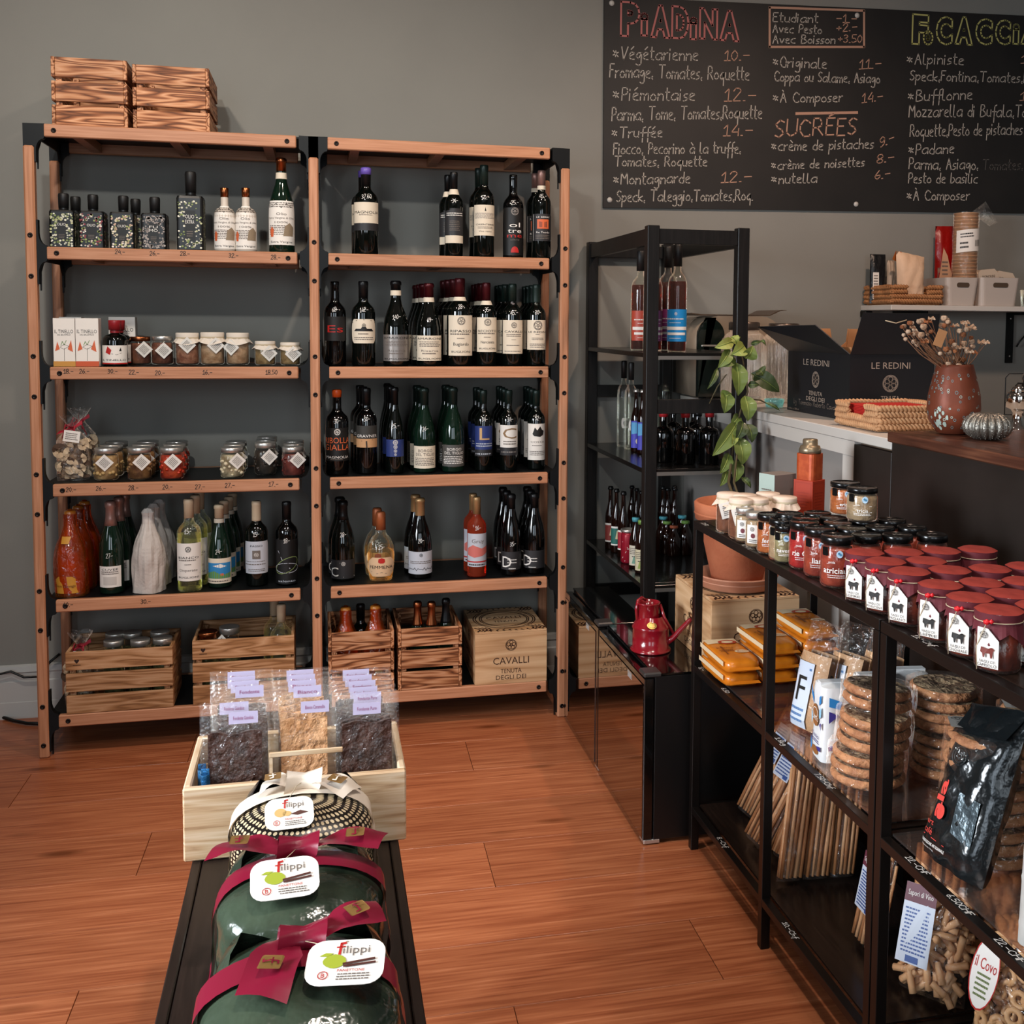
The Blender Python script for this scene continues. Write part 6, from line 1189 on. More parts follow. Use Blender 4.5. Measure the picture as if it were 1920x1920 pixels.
for px, py, word, fill, H, R, lb in ((1433, 963, 'ferina', f_or, .092, .031, 'orange brown sauce jar with black lid in the front line, furthest from the camera'), (1450, 973, 'ricia', f_be, .092, .031, 'beige sauce jar with black lid in the front line'),
        (1466, 984, 'navera', f_gr, .084, .024, 'small green grey sauce jar with black lid in the front line'), (1508, 977, "rie Ove", f_rd, .102, .033, 'bright red sauce jar with large white lettering'), (1537, 989, 'liana', f_rb, .102, .033, 'brick red sauce jar lettered liana between two red jars'), (1570, 1003, 'atriciana', f_rb, .104, .034, 'brick red sauce jar lettered triciana, last of the front line before the cloth lids')):
    x, y = atop(px, py, H); x = max(x, RX0+R+.004)
    if n_ == 3: y += .0
    printed_jar(lb, x, y, fill, H, R, word); n_ += 1
rows = [[(1480, 961), (1533, 960)], [(1506, 968), (1560, 968)], [(1564, 976), (1619, 974), (1672, 973)], [(1592, 987), (1650, 986), (1710, 986)], [(1625, 1001), (1683, 1001), (1748, 1000)]]
rn = ['farthest', 'second', 'third', 'fourth', 'nearest']
seen = []
for r, row in enumerate(rows):
    for c, (px, py) in enumerate(row):
        x, y = atop(px, py, .100); R = .0318
        # keep the jars shoulder to shoulder without touching
        for (a, b_) in seen:
            d = sqrt((x-a)**2+(y-b_)**2)
            if d < .065: y -= .0655-d if y < b_ else 0; y += .0655-d if y >= b_ else 0
        x = min(x, RX1-.034); seen.append((x, y)); printed_jar('black lidded red sauce jar, %s line back from the aisle, %s row' % (ORD[c+1], rn[r]), x, y, f_rb, .100, R)
# two stacked jars standing higher (on the line behind)
for px, py, word, fill, lb in ((1585, 903, 'erina', f_or, 'orange jar with black lid standing on top of other lids'), (1617, 913, 'tricia', f_be, 'beige jar with black lid standing on top of other lids, the right one')):
    q = V(px, py, z=ZT+.1008+.074); printed_jar(lb, q.x, q.y, fill, .074, .034, word, z=ZT+.1008, grp='sauce jars stacked on the others')
# cloth covered brown jars and two little labelled jars
f_br = preserve('brown_honey', '#6b3f2c', '#80503a', 40); kr = mat('linen_cover', '#cfb6a2', .75, noise=('#dcc8b6', 30, .3))
for i, (px, py) in enumerate(((1347, 924), (1366, 934), (1396, 926), (1418, 932), (1440, 923), (1471, 930))):
    q = V(px, py, z=ZT+.1); tag_jar('linen covered brown jar on the rack corner, %s' % ('far left', 'front left', 'far middle', 'front middle', 'far right', 'front right')[i], (max(q.x, RX0+.034), max(min(q.y, -1.084), -1.60)-(0 if i % 2 == 0 else .002), ZT), .0315, .099, f_br, kr, cloth=True, ta=-.4 if i < 2 else .2, tz=.62, ts=.03 if i < 2 else 0, group='linen covered jars', lh=.13, trot=.3)
for i, (px, py) in enumerate(((1390, 953), (1404, 960))):
    q = V(px, py, z=ZT+.082); t = tag_jar('small jar with silver lid and white label, %s of two' % ('farther', 'nearer')[i], (max(q.x-.004, RX0+.026), q.y-(.012*i), ZT), .0235, .084, f_be, silver, ts=0, group='little jars with white labels')
    b = MB(); mp = cyl(.0235, .0008, -.6); patch(b, mp, -.015, .017, .012, .056); m2 = cyl(.0235, .0014, -.6); emblem(b, m2, -.002, .046, .005, 1); b.add([m2(.004*cos(a)*1.3, .030+.006*sin(a)) for a in [k*pi/5 for k in range(10)]], [list(range(10))], 2); lines(b, m2, -.010, .012, .014, .022, 2, 1); b.build('label', [paper, ink, mat('plum_print', '#6b3038', .5)], t)
# ---------- jars with red cloth covers, string and cut corner tag
rc = mat('brick_cloth', '#7c2219', .75, noise=('#8b2c20', 60, .3)); rcd = mat('wine_cloth', '#5c1c25', .7); f_st = preserve('brown_ragu', '#4a1509', '#6b2410', 30); redbow = mat('red_bow', '#c4171f', .4)
def ragu(label, x, y, tagm=0, beast=None, words=('RAGU DI', 'CAPRIOLO'), R=.0355, H=.096, full=True):
    t = thing('ragu_jar', label, 'jar', (x, y, ZT), 0, 'ragu jars with red cloth covers'); n = 22
    MB().lathe([(0, .002), (R*.86, 0), (R*.98, H*.05), (R, H*.12), (R, H*.74), (R*.95, H*.80)], n).build('jar_glass', jarglass, t)
    MB().lathe([(0, .003), (R*.85, .003), (R*.95, H*.07), (R*.965, H*.74), (0, H*.76)], n).build('contents', f_st, t)
    b = MB(); k = 32
    def top(i, j):
        a = 2*pi*i; r = R*1.05*(j if j < 1 else 1); return (r*cos(a)*(1+.012*sin(a*8)*j), r*sin(a)*(1+.012*sin(a*8)*j), H-(.003 if j == 1 else 0)*1+.0006*sin(a*5)*j)
    b.grid(top, k, 4, 0); b.grid(lambda i, j: (R*1.05*(1-.05*j)*cos(2*pi*i)*(1+.012*sin(16*pi*i)), R*1.05*(1-.05*j)*sin(2*pi*i)*(1+.012*sin(16*pi*i)), H-.003-.014*j), k, 2, 1)
    def skirt(i, j):
        a = 2*pi*i; pt_ = abs(((a*4/(2*pi)+.12) % 1)-.5)*2; ln = .014+.022*(1-pt_)**1.0*1.0; r = R*(1.0+.09*j+.04*j*sin(a*12)); return (r*cos(a), r*sin(a), H-.017-ln*j)
    b.grid(skirt, 40, 4, 2, False); b.build('cloth_cover', [rc, rcd, rcd], t)
    MB().tube([((R*1.03)*cos(a), (R*1.03)*sin(a), H-.017-.001*sin(a)) for a in [2*pi*q/20 for q in range(21)]], .0009, 5).build('string', twine, t)
    if full:
        ya = -1.0; mq = cyl(R, .0060, ya); b = MB(); w, h0, h1 = .015, H*.10, H*.74
        P = [(-w, h0), (w, h0), (w, h1-.018), (w-.014, h1), (-w, h1)]; b.add([mq(*p) for p in P]+[cyl(R, .0050, ya)(*p) for p in P], [(0, 1, 2, 3, 4), (9, 8, 7, 6, 5)])
        m2 = cyl(R, .0067, ya); emblem(b, m2, -.005, h1-.010, .0055, 1)
        bs = [(-.009, .028), (-.006, .026), (-.005, .020), (-.003, .020), (-.002, .027), (.004, .027), (.005, .020), (.007, .020), (.008, .030), (.010, .034), (.006, .037), (.002, .034), (-.008, .036)]
        b.add([m2(u, v+.006) for u, v in bs], [list(range(len(bs)))], 2 if beast else 1); b.text(m2, words[0], 0, h0+.0105, .020, .0045, 1); b.text(m2, words[1], 0, h0+.0045, .026, .0050, 1); b.build('tag', [paper, ink, mat('reddish_beast', '#6e2a20', .5)], t)
        b = MB(); c = mq(.0, H-.014); c = (c[0]*1.08, c[1]*1.08, c[2]); b.lathe([(0, -.005), (.005, -.002), (.0055, .002), (0, .005)], 8, c=c); b.lathe([(0, -.004), (.0045, 0), (0, .004)], 8, c=(c[0]+.004, c[1]-.006, c[2]+.002)); b.build('bow', redbow, t)
        MB().tube([c, mq(-w-.001, h0+.03), mq(-w+.001, .004)], .0008, 4).build('string_end', twine, t)
    return t
RJ = [[(1610, 1033, 'LEPRE'), (1645, 1050, 'PORCINI'), (1685, 1069, 'FAGIANO'), (1742, 1094, 'LEPRE'), (1807, 1117, 'CINGHIALE'), (1862, 1140, 'CAPRIOLO')],
      [(1672, 1033, 0), (1708, 1048, 0), (1757, 1066, 0), (1823, 1090, 0), (1876, 1110, 0), (1925, 1133, 'CAPRIOLO')], [(1733, 1031, 0), (1820, 1065, 0), (1902, 1088, 0), (1960, 1110, 0)], [(1795, 1029, 0), (1885, 1061, 0)]]
seen = []
for r, row in enumerate(RJ):
    for c, (px, py, w) in enumerate(row):
        q = V(px, py, z=ZT+.096); x, y = max(q.x, RX0+.040), q.y
        for (a, b_) in seen:
            d = sqrt((x-a)**2+(y-b_)**2)
            if d < .0785: 
                if c and abs(x-a) < .03: y = min(y, b_-sqrt(max(0, .0785**2-(x-a)**2)))
                else: x = max(x, a+sqrt(max(0, .0785**2-(y-b_)**2)))
        if x > RX1-.036: continue
        seen.append((x, y)); ragu('red cloth covered ragu jar, %s line from the aisle, number %s from the black lids' % (ORD[r], ('one', 'two', 'three', 'four', 'five', 'six')[c]) if not w else 'front red cloth covered jar tagged %s' % ({'LEPRE': 'with a hare', 'PORCINI': 'with mushrooms', 'FAGIANO': 'with a bird', 'CINGHIALE': 'with a black boar', 'CAPRIOLO': 'with a reddish deer'}[w])+(' behind the gap' if (r, c) == (1, 5) else ' farthest from camera' if c == 0 else ''),
             x, y, beast=w == 'CAPRIOLO', words=('RAGU DI', w or ''), full=bool(w))
# ---------- tea tin and boxes at the rack's far corner
tr_ = mat('orange_red_card', '#a3341c', .5); trd = mat('orange_red_card_dark', '#8a2817', .5)
def pt(px, py, y): return V(px, py, y=y)
t = thing('tea_box', 'red cardboard tea box under the round lidded tin', 'box', (2.225, -1.145, ZT), .55); w = .060; h = .118
MB().box(-w/2, w/2, -w/2, w/2, 0, h, 0, .001).build('box_body', tr_, t)
b = MB(); 
for mp in (lambda u, v: (u, -w/2-.0005, v), lambda u, v: (-w/2-.0005, -u, v)):
    lines(b, mp, -w*.35, w*.35, h*.15, h*.75, 9, 0, .0006, 3, .7); b.ribbon(mp, [(-w*.42, h*.06), (w*.42, h*.06), (w*.42, h*.94), (-w*.42, h*.94)], .0008, 0, True)
b.build('fine_print', trd, t)
t = thing('tea_tin', 'orange tea tin with stepped pewter lid', 'tin', (2.225, -1.145, ZT+h+.0005), .55); w = .056
MB().prism(rrect(w, w, .012, 3), 0, .070, 0, 'z').build('tin_body', mat('orange_tin', '#a8431f', .35, .2, noise=('#b9532a', 60, .1)), t)
MB().lathe([(w*.50, .0705), (w*.53, .072), (w*.53, .080), (w*.46, .090), (w*.36, .092), (w*.36, .104), (w*.33, .108), (0, .109)], 28).build('lid', mat('pewter_lid', '#8f7e66', .35, .7), t)
t = thing('tea_box', 'pale grey cardboard box with faded pattern left of the red tea box', 'box', (2.16, -1.085, ZT), .35); MB().box(-.04, .04, -.03, .03, 0, .128, 0, .001).build('box_body', mat('grey_card', '#7a706a', .6), t)
b = MB().box(-.0406, -.0400, -.03, .03, 0, .128); lines(b, lambda u, v: (-.0410, -u, v), -.02, .02, .05, .09, 5, 1); b.build('pale_side', [mat('pale_green_card', '#a9b8ae', .6), inkgrey], t)
# ================================================================== dry goods on the racks
ZM = .5260; ZBt = .1280
def puff(label, name, cat, BL, BR, TL, TR, d, m, group=None, seed=1, nu=10, nv=14, pinch=.12, seal=True, wr=.003, extra=None, part='film', drop=0):
    """bag stretched between four corner points, fattest low down, pinched to a seal at the top"""
    t = thing(name, label, cat, BL, 0, group); rr = random.Random(seed); ph = rr.uniform(0, 6); O = Vector(BL); c = [Vector(p)-O for p in (BL, BR, TL, TR)]
    n = (c[1]-c[0]).cross(c[2]-c[0]).normalized()
    def P(i, j): return (c[0]*(1-i)+c[1]*i)*(1-j)+(c[2]*(1-i)+c[3]*i)*j
    def th(i, j): return d/2*(max(0, 1-abs(2*i-1)**3))**.5*(min(1, (1-j)/.35)**.6)*(1 if j > .08 else .55+.45*j/.08)
    def f(s): return lambda i, j: P(i, j)+n*s*th(i, j)+n*wr*(sin(i*17+ph+j*9)*sin(j*21+ph))*(1 if 0 < i < 1 else 0)
    b = MB(); b.grid(f(1), nu, nv); b.grid(f(-1), nu, nv); q = len(b.v)
    b.add([f(s)(i/nu, 0) for s in (1, -1) for i in range(nu+1)], [(i, i+1, nu+2+i, nu+1+i) for i in range(nu)])
    if m: b.build(part, m, t)
    if extra: extra(t, P, n, th, f)
    return t
def on(P, n, off=.001):      # print on the face of such a bag: u,v in bag units 0..1
    return lambda u, v: P(u, v)+n*off
# orange vacuum packs
orp = mat('orange_pack', '#c2690f', .3, 0, .5, .2, noise=('#d17e22', 8, .3), bump=(25, .25)); crp = mat('cream_pack', '#dcc6a2', .35, bump=(25, .2)); rdp = mat('red_pack_print', '#a8341c', .4); brp = mat('brown_pack_print', '#7a3c10', .4)
def orange_pack(label, x, y, z, w=.100, l=.205, h=.036, rz=0):
    t = thing('orange_pack', label, 'packet', (x, y, z), rz, 'orange vacuum packs in stacks')
    def sh(i, j):
        a, b_ = 2*pi*i, -pi/2+pi*j; ca, sa = cos(a), sin(a); k = (abs(ca)**6+abs(sa)**6)**(-1/6); cz = cos(b_); cz = abs(cz)**.28
        zz = sin(b_); zz = (abs(zz)**.6)*(1 if zz > 0 else -1); return (w/2*ca*k*cz, l/2*sa*k*cz, h/2+h/2*zz+.0008*sin(a*9)*cz)
    b = MB(); b.grid(sh, 32, 12); b.add([(-w*.40, -l/2, h*.42), (w*.40, -l/2, h*.42), (w*.42, -l/2-.012, h*.40), (-w*.42, -l/2-.012, h*.40), (-w*.40, -l/2, h*.50), (w*.40, -l/2, h*.50)], [(0, 1, 2, 3), (4, 3, 2, 5)]); b.build('foil_pack', orp, t)
    b = MB(); mp = lambda u, v: (u, v, h*(1-.10*max(abs(u)/(w/2), abs(v)/(l/2))**6)+.0009); m2 = lambda u, v: (u, v, h*(1-.10*max(abs(u)/(w/2), abs(v)/(l/2))**6)+.0015)
    b.grid(lambda i, j: mp(-w*.44+w*.88*i, l*.24+l*.20*j), 6, 3, 0); b.grid(lambda i, j: (-w/2-.0006+.012*(j)**2*0, -l*.42+l*.86*i, h*(.52+.34*j)), 8, 2, 0)
    b.add([m2(.012+.026*cos(a), l*.27+.018*sin(a)) for a in [k*pi/8 for k in range(16)]], [list(range(16))], 1); b.add([m2(.012+.016*cos(a), l*.27+.010*sin(a)) for a in [k*pi/8 for k in range(16)]], [list(range(16))], 0)
    b.add([m2(.022+.020*cos(a), -l*.14+.012*sin(a)) for a in [k*pi/8 for k in range(16)]], [list(range(16))], 0); b.text(lambda u, v: (lambda p: (p[0], p[1], p[2]+.0006))(m2(.022+v*0+u, -l*.14+v)), 'Riso', 0, 0, .026, .009, 1)
    b.text(m2, 'Polenta', -.012, l*.04, .045, .010, 2); lines(b, m2, -.035, .008, -l*.12, -l*.02, 3, 2); b.ribbon(m2, [(-.02, l*.1), (-.022, -l*.22)], .004, 2); b.build('pack_print', [crp, rdp, brp], t); return t
for (x, n, lb) in ((1.990, 2, 'aisle side stack'), (2.096, 3, 'middle stack'), (2.202, 4, 'rear stack')):
    for k in range(n): orange_pack('orange vacuum pack, %s of the %s' % (('lowest', 'second', 'third', 'fourth')[k] if k < n-1 else 'topmost', lb), x+random.uniform(-.001, .001), -1.182-.004*(k % 2)-.004*(x > 2), ZM+k*.0363, rz=random.uniform(-.012, .012))
# flour bags
flour = mat('white_flour_bag', '#d9d8d6', .5, noise=('#cfd0d2', 10, .3), bump=(18, .3)); fb1 = mat('flour_blue', '#2b7fc0', .45); fb2 = mat('flour_sky', '#8fc3de', .45); fbr = mat('flour_brown', '#8c5a30', .5); fvi = mat('flour_violet', '#3a3380', .45)
def flour_bag(label, x, y, w=.082, d=.068, h=.165, rz=-.12):
    t = thing('flour_bag', label, 'bag', (x, y, ZM), rz, 'white flour bags')
    b = MB()
    def f(i, j):
        a = 2*pi*i; c, s = cos(a), sin(a); k = (abs(c)**7+abs(s)**7)**(-1/7); q = 1+.03*sin(j*9) if j < .9 else 1-.06*(j-.9)/.1; return (w/2*c*k*q, d/2*s*k*q, h*j*.97)
    b.grid(f, 28, 12); b.grid(lambda i, j: (f(i, 1)[0]*(1-j), f(i, 1)[1]*(1-j), h*.97+.006*sin(j*pi/2)), 28, 2); b.box(-w*.46, w*.46, -.010, .010, h*.97, h*.97+.007); b.build('paper_bag', flour, t)
    b = MB(); mp = lambda u, v: (-w/2*1.045-.0006, -u, v); m2 = lambda u, v: (-w/2*1.045-.0012, -u, v); D = d*.44
    for P, m in (([(-D, h*.92), (-D*.55, h*.78), (-D*.5, h*.68), (-D, h*.80)], 0), ([(-D, h*.60), (-D*.6, h*.52), (-D*.9, h*.40)], 1), ([(D, h*.88), (D*.62, h*.84), (D*.55, h*.72), (D, h*.78)], 0), ([(D, h*.72), (D*.6, h*.66), (D*.62, h*.55), (D, h*.60)], 1), ([(D, h*.52), (D*.68, h*.48), (D, h*.42)], 3), ([(-D, h*.25), (-D*.7, h*.12), (-D, h*.05)], 0), ([(D, h*.20), (D*.1, h*.16), (D*.1, h*.11), (D, h*.14)], 3)): b.add([mp(*p) for p in P], [list(range(len(P)))], m)
    b.add([mp(-.004+.019*cos(a), h*.56+.024*sin(a)) for a in [k*pi/9 for k in range(18)]], [list(range(18))], 2); b.ribbon(m2, [(-.004+.014*cos(a), h*.60+.010*sin(a)) for a in [k*pi/5 for k in range(10)]], .0016, 4, True); b.text(m2, 'CAPUTO', -.004, h*.52, .034, .008, 4)
    b.text(mp, 'Classica', -.004, h*.30, .042, .009, 3); lines(b, mp, -.025, .02, h*.20, h*.25, 2, 3); b.add([mp(-.004+.020*cos(a), h*.10+.009*sin(a)) for a in [k*pi/9 for k in range(18)]], [list(range(18))], 2); b.build('bag_print', [fb1, fb2, fbr, fvi, paper], t)
    b = MB(); m3 = lambda u, v: (u, -d/2*1.045-.0006, v)
    for P, m in (([(-.028, h*.86), (.0, h*.80), (-.004, h*.70), (-.028, h*.74)], 0), ([(-.028, h*.68), (-.006, h*.62), (-.028, h*.52)], 3), ([(-.028, h*.22), (.028, h*.28), (.028, h*.22), (-.028, h*.16)], 3)): b.add([m3(*p) for p in P], [list(range(len(P)))], m)
    b.build('bag_print', [fb1, fb2, fbr, fvi], t); return t
flour_bag('white flour bag with brown seal and blue flashes, nearest the aisle', 2.016, -1.738, h=.165)
flour_bag('white flour bag behind the front one, its blue grey top showing', 2.110, -1.728, h=.172)
flour_bag('white flour bag deepest in the rack beside the others', 2.205, -1.700, h=.168)
# clear bags of brown crackers with a blue F label
cracker = mat('cracker', '#a37c58', .6, noise=('#b98f69', 30, .3), bump=(40, .5)); bluel = mat('pale_blue_sticker', '#c3cad6', .45)
def fbag(label, x, y, seed, letter=True):
    BL, BR, TL, TR = (x-.01, y+.04, ZM), (x+.02, y-.055, ZM), (x+.035, y+.045, ZM+.245), (x+.07, y-.05, ZM+.245)
    def ex(t, P, n, th, f):
        s = -1 if n.x > 0 else 1; b = MB(); b.grid(lambda i, j: P(.06+.88*i, .01+.70*j)+n*.9*th(.06+.88*i, min(.01+.70*j, .9)), 8, 8); b.grid(lambda i, j: P(.06+.88*i, .01+.70*j)-n*.9*th(.06+.88*i, min(.01+.70*j, .9)), 8, 8); b.build('crackers', cracker, t)
        if letter:
            mp = lambda u, v: P(.42+u, .36+v)+n*s*(th(.42+u, .36+v)+.002); b = MB(); P4 = [(-.36, -.34), (.22, -.34), (.22, .26), (-.36, .26)]; b.grid(lambda i, j: mp(-.36+.58*i, -.34+.60*j), 8, 8, 0, False); m2 = lambda u, v: mp(u, v)+n*s*.0012; b.text(m2, 'F', -.06, .02, .26, .24, 1); b.ribbon(m2, [(-.3, .20), (.16, .20)], .02, 2); lines(b, m2, -.3, .15, -.3, -.15, 3, 2); b.build('label', [bluel, ink, mat('blue_grey_ink', '#5d7da8', .5)], t)
    return puff(label, 'cracker_bag', 'bag', BL, BR, TL, TR, .055, clearfilm, 'clear bags of brown crackers', seed, extra=ex)
fbag('clear cracker bag with blue label and black F, the left one', 2.020, -1.575, 1); fbag('clear cracker bag with blue label and black F, the right one', 2.085, -1.600, 2); fbag('clear cracker bag furthest right behind the post', 2.160, -1.610, 3, False)
# film wrapped rusk rings
rusk = mat('brown_rusk', '#8a5636', .7, noise=('#c08a60', 45, .22), bump=(60, 1.0)); ruskt = mat('rusk_crumb', '#5f4632', .85, noise=('#b39a7a', 65, .10), bump=(70, 1.2)); rfilm = film('rusk_film', '#fcfaf7', .35, .12, (32, 1.0), .01)
def rusk_pack(label, x, y, z, R, n, tilt=(0, 0), lab=False, seed=1, hh=.020):
    t = thing('rusk_pack', label, 'bread', (x, y, z), 0, 'film wrapped packs of round rusks', (tilt[0], tilt[1], 0)); rr = random.Random(seed)
    for k in range(n):
        z0 = .004+k*(hh+.002); a0 = rr.uniform(0, 6); q = R*rr.uniform(.93, .99); dx, dy = rr.uniform(-.003, .003), rr.uniform(-.003, .003)
        b = MB().lathe([(0, z0), (q*.86, z0), (q, z0+hh*.4), (q*.99, z0+hh*.75), (q*.90, z0+hh)], 28, 0, cap=(False, False), c=(dx, dy, 0)); b.grid(lambda i, j: (dx+q*.90*(1-j)*cos(2*pi*i), dy+q*.90*(1-j)*sin(2*pi*i), z0+hh+(.003*sin(i*40+a0)*sin(j*9)-.004*(j > .55))), 28, 4, 1); b.build('rusk', [rusk, ruskt], t)
    H = .006+n*(hh+.002); b = MB()
    def f(i, j):
        a = 2*pi*i; r = R*(1.045+.025*sin(a*7+j*5+seed)+.012*sin(a*15+seed)); return (r*cos(a), r*sin(a), max(H*j, .0008))
    b.grid(f, 40, max(4, n*2)); b.grid(lambda i, j: (f(i, 1)[0]*(1-j), f(i, 1)[1]*(1-j), H+.003*sin(j*pi)+.0015*sin(i*31)*sin(j*7)), 40, 4)
    b.build('film', rfilm, t)
    if lab:
        L_ = MB(); mp = lambda u, v: (lab[0]+u*cos(lab[2])-v*sin(lab[2]), lab[1]+u*sin(lab[2])+v*cos(lab[2]), H+.0048); m2 = lambda u, v: (lambda p: (p[0], p[1], p[2]+.0007))(mp(u, v))
        L_.add([mp(*p) for p in [(-.050, -.026), (-.034, -.033), (.034, -.033), (.050, -.026), (.050, .03), (-.050, .03)]], [(0, 1, 2, 3, 4, 5)]); L_.text(m2, 'CINACIULLO', 0, -.018, .078, .013, 1); L_.ribbon(m2, [(.045*cos(a), -.017+.012*sin(a)) for a in [k*pi/12 for k in range(24)]], .0012, 1, True); L_.text(m2, 'FRESELLE BIANCHE', 0, .001, .075, .006, 1); lines(L_, m2, -.042, .042, .008, .026, 4, 2); L_.build('label', [mat('pale_sticker', '#b9b4ac', .5), ink, inkgrey], t)
    return t
rusk_pack('lowest rusk pack of the aisle side pile in the first rack', 2.024, -1.862, ZM, .076, 3, seed=1)
rusk_pack('second rusk pack of the aisle side pile in the first rack', 2.034, -1.866, ZM+.0745, .073, 3, (.02, .03), seed=2)
rusk_pack('top rusk pack of the aisle side pile in the first rack', 2.044, -1.860, ZM+.150, .072, 2, (-.03, .11), seed=3)
rusk_pack('low rusk pack of the rear pile in the first rack', 2.200, -1.860, ZM, .074, 4, seed=4)
rusk_pack('upper rusk pack of the rear pile in the first rack', 2.196, -1.860, ZM+.097, .073, 4, seed=5)
rusk_pack('lowest rusk pack in the second rack beside the coffee bag', 2.085, -2.190, ZM, .082, 3, seed=6)
rusk_pack('second rusk pack in the second rack beside the coffee bag', 2.088, -2.188, ZM+.0735, .083, 3, seed=7)
rusk_pack('top rusk pack with printed label turned upside down in the second rack', 2.092, -2.186, ZM+.147, .084, 3, (-.02, .04), lab=(-.022, .020, pi-.45), seed=8)
rusk_pack('tall rear rusk pile with label in the second rack', 2.205, -2.125, ZM, .055, 5, seed=9)
rusk_pack('labelled rusk pack on top of the rear pile in the second rack', 2.205, -2.128, ZM+.118, .057, 5, lab=(0, .0, pi-.4), seed=10)
rusk_pack('tilted rusk pack leaning at the right behind the coffee bag', 2.215, -2.30, ZM+.07, .068, 2, (.30, .12), seed=11); rusk_pack('rusk pack under the tilted one behind the coffee bag', 2.215, -2.30, ZM, .066, 2, seed=12)
# coffee bag
cbm = mat('black_foil_bag', '#0d0f10', .22, .2, .6, .4, noise=('#1a1f21', 9, .3), bump=(16, .8))
BLc, BRc = V(1737, 1592, z=ZM), V(1842, 1668, z=ZM); TLc, TRc = V(1822, 1318, x=2.065), V(1935, 1335, x=2.10)
def cof(t, P, n, th, f):
    s = -1 if n.x > 0 else 1; mp = lambda u, v: P(u, v)+n*s*(th(u, v)+.0035)
    b = MB(); b.text(lambda u, v: mp(.26-v*.9, .38+u), 'ala', 0, 0, .24, .16, 0, .03); b.add([mp(.34+.07*cos(a), .30+.045*sin(a)) for a in [k*pi/8 for k in range(16)]], [list(range(16))], 0); b.text(mp, 'art', .20, .22, .16, .035, 0); b.text(mp, 'café', .20, .165, .2, .04, 0); b.ribbon(mp, [(.1, .125), (.55, .125)], .004, 0); b.text(mp, 'TORREFAZIONE ARTIGIANALE', .34, .095, .48, .018, 1); b.text(mp, 'Espresso 1kg', .25, .065, .25, .012, 1); b.build('bag_print', [mat('coral_print', '#c8423a', .45), chalk], t)
    v_ = MB(); c = mp(.38, .66); e1 = (P(1, .6)-P(0, .6)).normalized(); e2 = (P(.5, 1)-P(.5, 0)).normalized(); 
    for r in (.016, .011, .005): v_.tube([c+e1*r*cos(a)+e2*r*sin(a) for a in [k*pi/10 for k in range(21)]], .0012, 4)
    v_.build('valve', mat('dark_valve', '#23282a', .3), t)
    l_ = MB(); l_.add([mp(.55, .46), mp(.86, .44), mp(.88, .18), mp(.58, .22)], [(0, 1, 2, 3)]); l_.build('sheen_patch', mat('grey_sheen', '#3b454a', .25, .5, bump=(30, .5)), t)  # sheen on the black foil, painted as a grey patch
    fo = MB(); fo.add([P(.02, .98), P(.98, .98), P(.95, .98)+n*s*.03-e2*.05, P(.05, .98)+n*s*.03-e2*.05, P(.02, 1)+n*s*.002, P(.98, 1)+n*s*.002], [(0, 1, 2, 3), (4, 5, 1, 0)]); fo.build('folded_top', cbm, t)
puff('big black foil coffee bag with coral lettering standing on the glass shelf', 'coffee_bag', 'bag', BLc, BRc, TLc, TRc, .075, cbm, None, 4, 14, 18, wr=.004, extra=cof, part='foil')
puff('white bag cut off by the right edge beside the coffee bag', 'white_bag', 'bag', (1.965, -2.44, ZM), (1.985, -2.54, ZM), (2.0, -2.40, .665), (2.02, -2.50, .665), .03, mat('white_bag_paper', '#a9a7a2', .6, bump=(14, .5)), None, 5)
